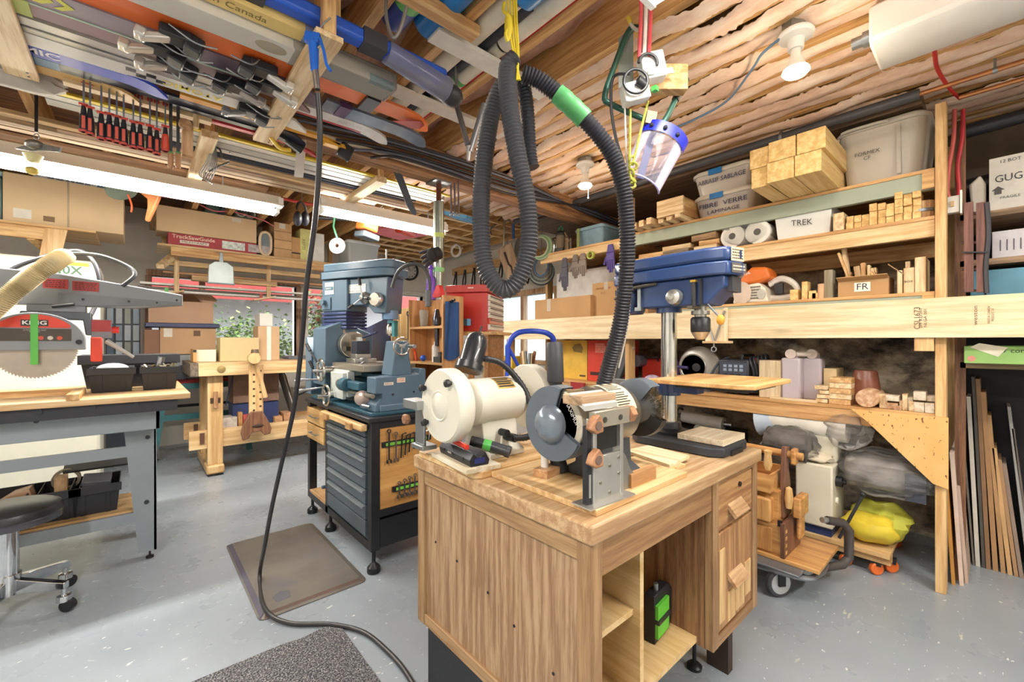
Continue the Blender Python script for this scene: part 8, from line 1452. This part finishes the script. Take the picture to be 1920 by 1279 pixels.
t, b = carty('very long plain cardboard box on the hanging shelf', 5, 232, 340, 418, 4.78, .5, P('#d6bd98', .8, 0, .05, 3), ZL); part('tape_seam', MB().bb((b[0]+b[1])/2, (b[0]+b[1])/2+.012, 4.7785, 4.78, b[2], b[3]), P('#b09a80', .6), t); part('label_plate', MB().bb(b[0]+.05, b[0]+.14, 4.7785, 4.78, b[2]+.03, b[2]+.10), P('#dcd9d0', .7), t); part('print_mark', MB().bb(b[0]+.2, b[0]+.26, 4.7785, 4.78, b[2]+.03, b[2]+.07), P('#7d6448', .7), t)
part('smile_mark', MB().tube(spline([(b[1]+.001, 4.85, b[2]+.2), (b[1]+.001, 4.95, b[2]+.13), (b[1]+.001, 5.1, b[2]+.2)], 5), .006, 6), P('#8a6a4a', .7), t)
zt_ = b[3]
t, b2 = carty('white and blue printed carton on top of the long cardboard box', 62, 205, 324, 345, 4.85, .3, P('#d5dde2', .6), zt_); part('blue_half', MB().bb((b2[0]+b2[1])/2+.02, b2[1]-.01, 4.8485, 4.85, b2[2], b2[3]), P('#5f88a8', .6), t); plate(t, (b2[0]+.2, 4.8495, (b2[2]+b2[3])/2), (1, 0, 0), (0, 0, 1), .3, .1, '#dbe2e6', '#6a7a86', 3, 'print_panel')
t = T('blue_sack', 'pale blue bin at the end of the hanging shelf', 'bin', (b[0]-.12, 5.0, ZL), world=True); part('body', MB().bb(b[0]-.22, b[0]-.01, 4.8, 5.2, ZL+.001, ZL+.33), P('#8fb0b8', .6), t, .03); part('cap', MB().bb(b[0]-.23, b[0]+.0, 4.79, 5.21, ZL+.33, ZL+.36), P('#a9c4c8', .5), t, .01)
# right shelf over the window
YS = 5.2; ZS = py(450, 472, YS).z-.005; x0, x1 = py(295, 470, YS).x, py(625, 470, YS).x
t = T('window_shelf', 'long pine shelf hung above the window full of boxes', 'shelf', ((x0+x1)/2, 5.4, ZS-.1), world=True)
part('board', MB().bb(x0, x1+.25, YS, YS+.5, ZS-.02, ZS), SPF('x'), t, .002); part('front_rail', MB().bb(x0+.1, x1+.25, YS+.02, YS+.06, ZS-.10, ZS-.02), PINEX('x'), t, .002); part('strut', MB().bar((x0+.02, YS+.02, ZS-.22), (x0+.16, YS+.3, ZS-.03), .06, .04), SPF('y'), t)
for x in (x0+.05, x1+.1): part('hanger', MB().bb(x, x+.04, YS+.46, YS+.5, ZS, ZJ), PINEX('z'), t)
for k, (dz, dy, u0, u1, hx, lab) in enumerate(((-.16, .03, 318, 600, '#e0b878', 'pine board hanging in brackets under the window shelf'), (-.24, .06, 305, 610, '#c98f5a', 'reddish board under the window shelf'), (-.30, .0, 360, 520, '#d9b070', 'thick pine board wedged under the window shelf'), (-.36, .1, 262, 640, '#d8d6d0', 'long white plastic strip above the window'), (-.40, .12, 258, 560, '#5f564e', 'thin dark strip above the window'), (-.43, .08, 275, 650, '#d9d9d6', 'long silver rail above the window'))):
    Y = YS+.25+dy; xa, xb = py(u0, 500, Y).x, py(u1, 500, Y).x; one('stored_board', lab, 'lumber', MB().bb(xa, xb, Y, Y+.10, ZS+dz, ZS+dz+(.05 if k in (0, 2) else .022)), wood(hx, '#%02x%02x%02x' % tuple(int(int(hx[i:i+2], 16)*.8) for i in (1, 3, 5)), 'x') if k < 3 else P(hx, .5), 'boards racked under the window shelf', bev=.002)
for k, x in enumerate((py(335, 500, YS).x, py(515, 500, YS).x)):
    t = T('shelf_bracket', ('pale plywood hanger with green tape near the window edge' if k == 0 else 'pale plywood hanger with red tipped foot over the window'), 'bracket', (x, YS+.3, ZS-.45), world=True); part('hanger', MB().bb(x-.02, x+.02, YS+.27, YS+.30, ZS-.44, ZS-.021), SPF('z'), t); part('foot', MB().box((x-.05, YS+.3, ZS-.445), (.22, .2, .014), (0, -.25, 0)), SPF('x'), t); part('tape', MB().box((x-.08, YS+.26, ZS-.42), (.03, .01, .05)), P('#58b04e' if k == 0 else '#b5443a', .5), t)
t, b = carty('long brown carton lying on the red guide carton', 293, 481, 398, 432, YS+.0, .3, P('#d0b48e', .8, 0, .05, 3), ZS+.115); part('label_plate', MB().bb(b[1]-.22, b[1]-.14, YS-.0015, YS, b[3]-.05, b[3]-.01), P('#d6cfc0', .7), t)
t, b = carty('red printed guide carton with white lettering on the window shelf', 315, 481, 424, 462, YS+.02, .26, P('#a83d47', .6), ZS)
b = (b[0], b[1], ZS+.001, ZS+.115); t.children[0].data.transform(Matrix.Identity(4))
for v_ in t.children[0].data.vertices:
    if v_.co.z > .05: v_.co.z = .114
text('TrackSawGuide', (b[0]+.2, YS+.0185, ZS+.085), (1, 0, 0), (0, 0, 1), .05, P('#e3cdb8', .6), t, w=.34, bold=.015); part('white_plate', MB().bb(b[0]+.09, b[0]+.32, YS+.018, YS+.02, ZS+.025, ZS+.055), P('#d9d3c8', .6), t); text('MILESCRAFT', (b[0]+.205, YS+.0178, ZS+.04), (1, 0, 0), (0, 0, 1), .026, P('#7a2a30', .6), t, w=.2)
for a_, hx in ((.43, '#c9d3d0'), (.66, '#b5aeb0')): part('photo_print', MB().bb(b[0]+a_, b[0]+a_+.2, YS+.018, YS+.02, ZS+.02, ZS+.10), P(hx, .6, 0, .4, 30), t)
# oval case, small cartons
xa, xb, z0, z1 = fy(486, 509, 434, 470, YS+.02); t = T('oval_case', 'upright oval storage case with cream rim on the window shelf', 'case', ((xa+xb)/2, YS+.1, ZS), world=True); c_ = V(((xa+xb)/2, YS+.02, (ZS+z1)/2)); ov = [((xb-xa)/2*math.copysign(abs(math.cos(a))**.8, math.cos(a)), (z1-ZS)/2*math.copysign(abs(math.sin(a))**.7, math.sin(a))) for a in [i*math.pi/14 for i in range(28)]]
part('shell', MB().prism(ov, c_, (1, 0, 0), (0, 0, 1), (0, .2, 0)), P('#6f7d84', .5), t); part('rim', MB().tube([c_+V((x*.93, -.004, z*.93)) for x, z in ov], .014, 8, closed=True), P('#d9c3a6', .5), t)
zc = ZS
for k in range(4):
    t, b = carty(('bottom', 'second', 'third', 'top')[k]+' of four small tan cartons stacked on the window shelf', 514, 547, 400, 412, YS+.02, .25, P('#c9a377', .8), zc)
    me = t.children[0].data; h = (py(530, 418, YS+.02).z-ZS)/4
    for v_ in me.vertices: v_.co.z = min(v_.co.z, h-.002) if v_.co.z < .02 else h-.002
    zc += h
    if k == 3: part('white_sticker', MB().bb(b[0]+.05, b[0]+.11, YS+.0185, YS+.02, zc-h+.03, zc-.01), P('#e6ddd0', .6), t)
t, b = carty('tan carton with black string between the small stack and the yellow box', 547, 563, 445, 476, YS+.03, .2, P('#c29a68', .8), ZS); part('string', MB().bb(b[0], b[1], YS+.0285, YS+.03, b[2]+.06, b[2]+.075), BLK(), t)
t, b = carty('pale yellow printed box on the window shelf', 563, 585, 430, 478, YS+.03, .2, P('#d6d48c', .7), ZS); text('REPTI', ((b[0]+b[1])/2-.03, YS+.0295, (b[2]+b[3])/2), (0, 0, -1), (1, 0, 0), .05, P('#7d8448', .6), t)
carty('plain white box at the end of the window shelf', 587, 608, 438, 478, YS+.03, .2, P('#e3e3de', .6), ZS)
x0, x1, z0, z1 = fy(650, 715, 452, 520, 5.1); tub('frosted clear storage box standing near the mill lid', 5.1, 5.5, x0, x1, ZS-.001, z1, clear('#d5dcdc', .5, .3), P('#cfd6d6', .4), rnd=.03)
# round objects stored between ceiling joists
for k, (u, v, hx) in enumerate(((452, 392, '#c9cdc2'), (470, 392, '#c9cdc2'), (400, 385, '#6d8d84'), (425, 385, '#5a7078'))):
    x = py(u, v, 5.3).x; z = min(py(u, v, 5.3).z, 2.62); one('ceiling_roll', ('pale tube end stored under the joists above the cartons', 'second pale tube end under the joists', 'green grey bottle lying under the joists', 'dark bottle lying under the joists')[k], 'tube', MB().ring((x, 5.3, z), (x, 6.2, z), .05, .035, 20) if k < 2 else MB().box((x, 5.6, z), (.11, .5, .12), (0, .3, 0)), P(hx, .5), bev=0 if k < 2 else .02)
one('pink_string', 'pink cord stretched along the ceiling over the cartons', 'cord', MB().tube(spline([py(300, 368, 5.15), py(360, 378, 5.15), py(400, 395, 5.15), py(440, 398, 5.15), py(490, 412, 5.15), py(515, 425, 5.15)], 6), .006, 6), P('#d2707a', .6))
# work light, orange boomerang guard, dustpan, ear muffs, coil
t = T('sander_head', 'green grey long handled sander hanging from the ceiling', 'sander', pt(225, 345, 3.0), world=True); c_ = pt(222, 345, 3.0); part('disc', MB().cyl(c_, c_+V((.02, -.03, -.05)), .085, .09, 24), P('#6f7d70', .5), t); part('gear', MB().sph(c_+V((.04, 0, .02)), (.06, .05, .05)), P('#8a938a', .5), t); part('shaft', MB().cyl(c_+V((.04, 0, .02)), pt(300, 355, 3.0), .02), P('#4d5456', .5), t); part('red_cord', MB().tube(spline([pt(240, 365, 3.0), pt(247, 385, 3.0), pt(246, 398, 3.0)], 4), .006, 6), P('#e0603a', .5), t); p = pt(260, 350, 3.0); part('hanger', MB().cyl(p, V((p.x, p.y, ZJ)), .004), GALV(), t)
t = T('orange_guard', 'curved orange trimmer guard hanging from the ceiling', 'trimmer guard', pt(285, 380, 3.0), world=True); part('guard', MB().prism([(0, .0), (.06, .06), (.12, .05), (.13, -.03), (.09, -.12), (.05, -.20), (.03, -.19), (.05, -.1), (.05, -.04)], pt(262, 362, 3.0), RT, (0, 0, 1), FW*.03), P('#e6905a', .5, 0, .15, 8), t, .008); p = pt(290, 350, 3.02); part('hanger', MB().cyl(p, V((p.x, p.y, ZJ)), .004), GALV(), t)
Y = 4.9; t = T('dustpan', 'grey metal dustpan hanging in front of the window', 'dustpan', py(415, 505, Y), world=True); c_ = py(415, 532, Y); part('pan', MB().prism([(-.105, 0), (.105, 0), (.10, .17), (.05, .21), (-.05, .21), (-.10, .17)], c_, (1, 0, 0), (0, 0, 1), (0, .03, 0)), P('#9fa9a8', .4, .3), t, .006); part('lip', MB().prism([(-.11, 0), (.11, 0), (.11, .012), (-.11, .012)], c_+V((0, -.006, -.004)), (1, 0, 0), (0, 0, 1), (0, .036, 0)), P('#55606a', .4), t); part('handle', MB().prism([(-.018, .20), (.018, .20), (.014, .30), (-.014, .30)], c_, (1, 0, 0), (0, 0, 1), (0, .02, 0)), P('#7f8a8c', .4, .3), t, .004); part('hanger', MB().cyl(c_+V((0, .01, .29)), c_+V((0, .36, .36)), .004), GALV(), t)
t = T('ear_muffs', 'black ear muffs hanging from the ceiling rail', 'ear muffs', pt(565, 430, 3.1), world=True)
for k, u in enumerate((558, 572)): part('cup', MB().sph(pt(u, 410, 3.1+.05*k), (.03, .045, .055)), P('#23252d', .45), t)
part('band', MB().torus(pt(566, 398, 3.12), RT, .07, .009, 24, 6, 0, math.pi), BLK(), t); p = pt(566, 375, 3.12); part('hook', MB().cyl(p, V((p.x, p.y, ZC)), .003), GALV(), t)
t = T('orange_hose_coil', 'coil of orange string on a white reel hanging above the mill', 'string reel', pt(632, 475, 3.4), world=True); c_ = pt(632, 461, 3.4); part('reel', MB().torus(c_, FW, .058, .006, 28, 6), P('#e6dcd4', .4), t)
for r_ in (.048, .036, .022): part('coil', MB().torus(c_, FW, r_, .009, 24, 6), P('#e08a72', .5), t)
part('green_hanger', MB().tube([c_+V((0, 0, .06)), pt(625, 425, 3.4), pt(628, 400, 3.4)], .008, 6), P('#2f6a4a', .5), t)
# red pole tools across the far ceiling
a, b = pt(430, 352, 3.25), pt(672, 402, 3.6); t = T('pole_pruner', 'long red pole pruner slung under the ceiling', 'pole tool', (a+b)/2, world=True); part('pole', MB().cyl(a, b, .012), P('#a8352e', .45), t); part('grip', MB().cyl(b, b+(b-a).normalized()*.25, .016), P('#4a4a4e', .5), t); part('head', MB().box(b+(b-a).normalized()*.1+V((0, 0, .04)), (.12, .05, .04)), P('#c23a30', .5), t)
t = T('orange_chain_trimmer', 'orange power head hanging from the ceiling near the mill', 'power tool', pt(690, 425, 3.5), world=True); part('engine', MB().box(pt(690, 415, 3.5), (.14, .12, .16), (.1, .1, .3)), P('#d2682a', .45), t, .015); part('base', MB().box(pt(688, 443, 3.5), (.16, .13, .05), (.1, .1, .3)), P('#353d44', .5), t, .01); part('shaft', MB().cyl(pt(590, 408, 3.4), pt(672, 412, 3.5), .014), BLK(), t); part('cable', MB().tube(spline([pt(650, 412, 3.4), pt(662, 405, 3.4), pt(675, 418, 3.45)], 5), .006, 6), BLK(), t); p = pt(690, 398, 3.5); part('hanger', MB().cyl(p, V((p.x, p.y, ZJ)), .005), GALV(), t)
t = T('wire_burr', 'spiky wire brush head hanging near the red pole', 'chimney brush', pt(695, 400, 3.4), world=True); c_ = pt(702, 398, 3.4); q = random.Random(2)
for k in range(26): d = V((q.uniform(-1, 1), q.uniform(-1, 1), q.uniform(-1, 1))).normalized(); part('spike', MB().cyl(c_, c_+d*.085, .002, n=4), P('#6a6258', .4, .4), t)
part('stem', MB().cyl(c_, V((c_.x, c_.y, ZJ)), .004), GALV(), t)
# strut under ceiling: grey paddle and clamps near post
t = T('grey_paddle', 'dark grey paddle blade hanging beside the beam', 'paddle', pt(760, 365, 2.75), world=True); part('blade', MB().prism([(-.03, .13), (.03, .13), (.035, -.04), (.04, -.12), (.025, -.15), (-.005, -.15), (-.02, -.1)], pt(758, 360, 2.75), (RT+V((0, 0, -.35))).normalized(), (V((0, 0, 1))+RT*.35*-1).normalized(), FW*.012), P('#4d5158', .5), t, .004); p = pt(748, 330, 2.76); part('hook', MB().cyl(p, V((p.x, p.y, 2.36)), .004), GALV(), t)
for k in range(3):
    u = 845+7*k; a = pt(u, 355, 3.0); b = pt(u+1, 402, 3.0); t = T('hanging_pliers', 'slim steel tool hanging in the trio beside the steel post', 'tool', b, world=True, group='trio of tools beside the steel post'); part('shaft', MB().cyl(V((a.x, a.y, ZJ)), b, .006), P('#7a6f78', .35, .6), t); part('tip', MB().sph(b, .012, 8, 6), GALV(), t)
# glove on the post
t = T('black_glove', 'black work glove hanging on the steel post', 'glove', pt(805, 490, 2.9), world=True); g0 = pt(812, 478, 2.9)
part('palm', MB().sph(g0, (.05, .03, .05)), P('#2b2a2c', .8), t)
for k in range(4): part('finger', MB().cyl(g0+V((-.02, 0, .03-.022*k)), pt(788+3*k, 474+9*k, 2.88), .013, .010, 8).sph(pt(788+3*k, 474+9*k, 2.88), .010, 8, 6), P('#343236', .8), t)
part('thumb', MB().cyl(g0+V((0, 0, -.03)), pt(800, 500, 2.88), .013, .011, 8), P('#2b2a2c', .8), t); part('cuff', MB().cyl(g0, g0+V((.045, .0, .02)), .04, .045, 12), P('#1f1f22', .8), t)
one('purple_bottle', 'purple spray bottle standing behind the cupboard near the post', 'bottle', MB().lathe([(.03, 0), (.032, .02), (.03, .14), (.012, .17), (.012, .21), (.02, .22), (.0, .25)], pt(808, 562, 2.95)), P('#7a4ac0', .4))
# clock on the window wall
t = T('wall_clock', 'round black rimmed clock on the window wall', 'clock', (3.15, YF-.02, 1.9), world=True); c_ = py(768, 507, YF-.04); c_.z = min(c_.z, 2.5); part('rim', MB().ring(c_, c_+V((0, .035, 0)), .17, .135, 32), P('#33363a', .4), t); part('face', MB().cyl(c_+V((0, .012, 0)), c_+V((0, .03, 0)), .137, n=32), P('#d8d8d6', .5), t)
for k in range(12): a = k*math.pi/6; part('hour_mark', MB().box(c_+V((.11*math.cos(a), .009, .11*math.sin(a))), (.016, .004, .016)), P('#3a3a3c', .5), t)
part('hand', MB().bar(c_+V((0, .006, 0)), c_+V((-.03, .006, .09)), .01, .004).bar(c_+V((0, .006, 0)), c_+V((.06, .006, .02)), .012, .004), P('#2a2a2c', .5), t)
# ================================================================ right far wall: cords, jig, coil
XW = 3.78
def rw(u, v, X=XW): return px(u, v, X)
t = T('cord_hooks', 'wooden rail with hooks for cords on the wall near the window', 'hook rail', rw(900, 470), world=True); a, b = rw(842, 470), rw(1035, 470); zz = 2.30
part('rail', MB().bb(XR-.06, XR-.03, b.y, a.y, zz, zz+.12), PINEX('y'), t)
for k in range(9):
    u = 850+17*k; y = rw(u, 500).y; q = random.Random(k+50); t = T('cord_bundle', ('black hose hook bundle', 'looped black cord', 'folded dark cable', 'black clamp with red tip', 'grey cord bundle', 'dark strap bundle', 'blue handled cord', 'silver chain bundle', 'black cord hank')[k]+' hanging on the wall near the window', 'cord', (XW, y, 1.9), world=True, group='cords hanging on the wall near the window')
    L = q.uniform(.22, .36); part('loop', MB().tube(spline([(XR-.07, y, zz+.05), (XR-.09, y+.03, zz-L*.5), (XR-.09, y, zz-L), (XR-.09, y-.04, zz-L*.5), (XR-.07, y-.01, zz+.05)], 7), .012, 6), P(('#2b2c30', '#33343a', '#24262c', '#3a2c2c', '#6a6c70', '#2c2c30', '#3a6a9a', '#9a9a98', '#2b2c30')[k], .5), t); part('hook', MB().cyl((XR-.03, y, zz+.05), (XR-.1, y, zz+.055), .005), GALV(), t)
p = px(950, 495, 3.3); t = T('plywood_jig', 'slanted plywood jig board with a jagged slot hanging by the window', 'jig', p, world=True); part('board', MB().prism([(-.19, .20), (.08, .24), (.24, -.16), (.05, -.24)], p, (0, -1, 0), (0, 0, 1), (.015, 0, 0)), wood('#dcc0a0', '#c4a07a', 'z', .6, .6, 0), t); part('slot', MB().prism([(-.06, .14), (-.02, .15), (.05, .0), (.10, -.04), (.125, -.15), (.11, -.16), (.07, -.05), (.02, -.01)], p+V((-.0005, 0, 0)), (0, -1, 0), (0, 0, 1), (-.001, 0, 0)), P('#4a3830', .7), t); part('hanger', MB().cyl(p+V((.01, 0, .2)), V((p.x+.01, p.y, ZC)), .004), GALV(), t)
p = px(1015, 500, 3.3); t = T('blue_cord_coil', 'coil of blue and grey cords hanging by the white sheet', 'cord', p, world=True)
for k in range(6): part('loop', MB().torus(p+V((.01*k, .01*k, -.01*k)), (1, .2*k, 0), .10+.008*k, .008, 26, 6), P(('#4f7fa8', '#6a6c72', '#8f9a90', '#55585e', '#a8b8b0', '#3c3e44')[k], .5), t)
part('hanger', MB().cyl(p+V((0, 0, .1)), V((p.x, p.y, ZJ)), .004), GALV(), t)
t = T('bicycle_stand', 'silver hand drill frame hanging from the ceiling behind the hose', 'hand drill', px(945, 430, 3.0), world=True); part('frame', MB().cyl(px(947, 400, 3.0), px(944, 462, 3.0), .012).tube(spline([px(944, 462, 3.0), px(925, 470, 3.0), px(905, 460, 3.0)], 5), .010, 8).bar(px(945, 412, 3.0), px(968, 418, 3.0), .02, .015), P('#b5aa98', .3, .6), t); part('blue_grip', MB().cyl(px(962, 420, 3.0), px(963, 448, 3.0), .016), P('#3a5a94', .4), t); part('crank', MB().tube([px(943, 405, 3.0), px(918, 432, 3.0), px(922, 440, 3.0)], .007, 6), P('#3a3638', .4), t); p = px(947, 400, 3.0); part('hanger', MB().cyl(p, V((p.x, p.y, ZJ)), .004), GALV(), t)
p = px(960, 470, 3.4); t = T('grey_jacket', 'grey cloth bag hanging behind the hose loop', 'bag', p, world=True); part('cloth', lump((p.x+.1, p.y-.05, p.z-.03), (.06, .12, .20), 12, .15), P('#8f938f', .85), t); part('hanger', MB().cyl((p.x+.1, p.y-.05, p.z+.1), (p.x+.1, p.y-.05, ZC), .004), GALV(), t)
# string ceiling clutter beyond the post: thin pine sticks and pink insulation boards
q = random.Random(77)
for k in range(10):
    x = 1.75+.2*k; one('joist_stick', ('thin', 'pale', 'narrow', 'long', 'warped', 'split', 'clean', 'dusty', 'knotty', 'square')[k]+' pine stick laid across the joists beyond the steel post', 'wood strip', MB().bar((1.6+.1*k, 3.5+.27*k, 2.535), (3.4, 3.55+.27*k+q.uniform(-.08, .08), 2.535), .035, .02), SPF('x') if k % 2 else PINEX('x'), 'sticks across the far joists')
one('pink_foam_sheet', 'pink foam board stored on the joists beyond the post', 'foam board', MB().box((2.3, 4.6, 2.52), (.5, .5, .03), (0, 0, .3)), P('#e0707a', .6)); one('blue_foam_sheet', 'light blue foam board stored near the strip light end', 'foam board', MB().box((2.35, 3.35, 2.42), (.3, .3, .03), (.3, 0, .3)), P('#5fa2d0', .6)); one('red_tin', 'red tin lying on the sticks beyond the post', 'tin', MB().cyl((2.1, 4.2, 2.46), (2.3, 4.3, 2.46), .06, n=20), P('#c2402c', .4)); t = T('white_ring', 'white plastic hose ring hanging near the cords', 'hose ring', px(855, 470, 3.2), world=True); p = px(855, 470, 3.2); part('ring', MB().torus(p, (1, .3, 0), .075, .016, 26, 8), P('#d6d2ca', .4), t); part('hanger', MB().cyl((p.x, p.y, p.z+.07), (p.x, p.y, ZC), .003), GALV(), t)
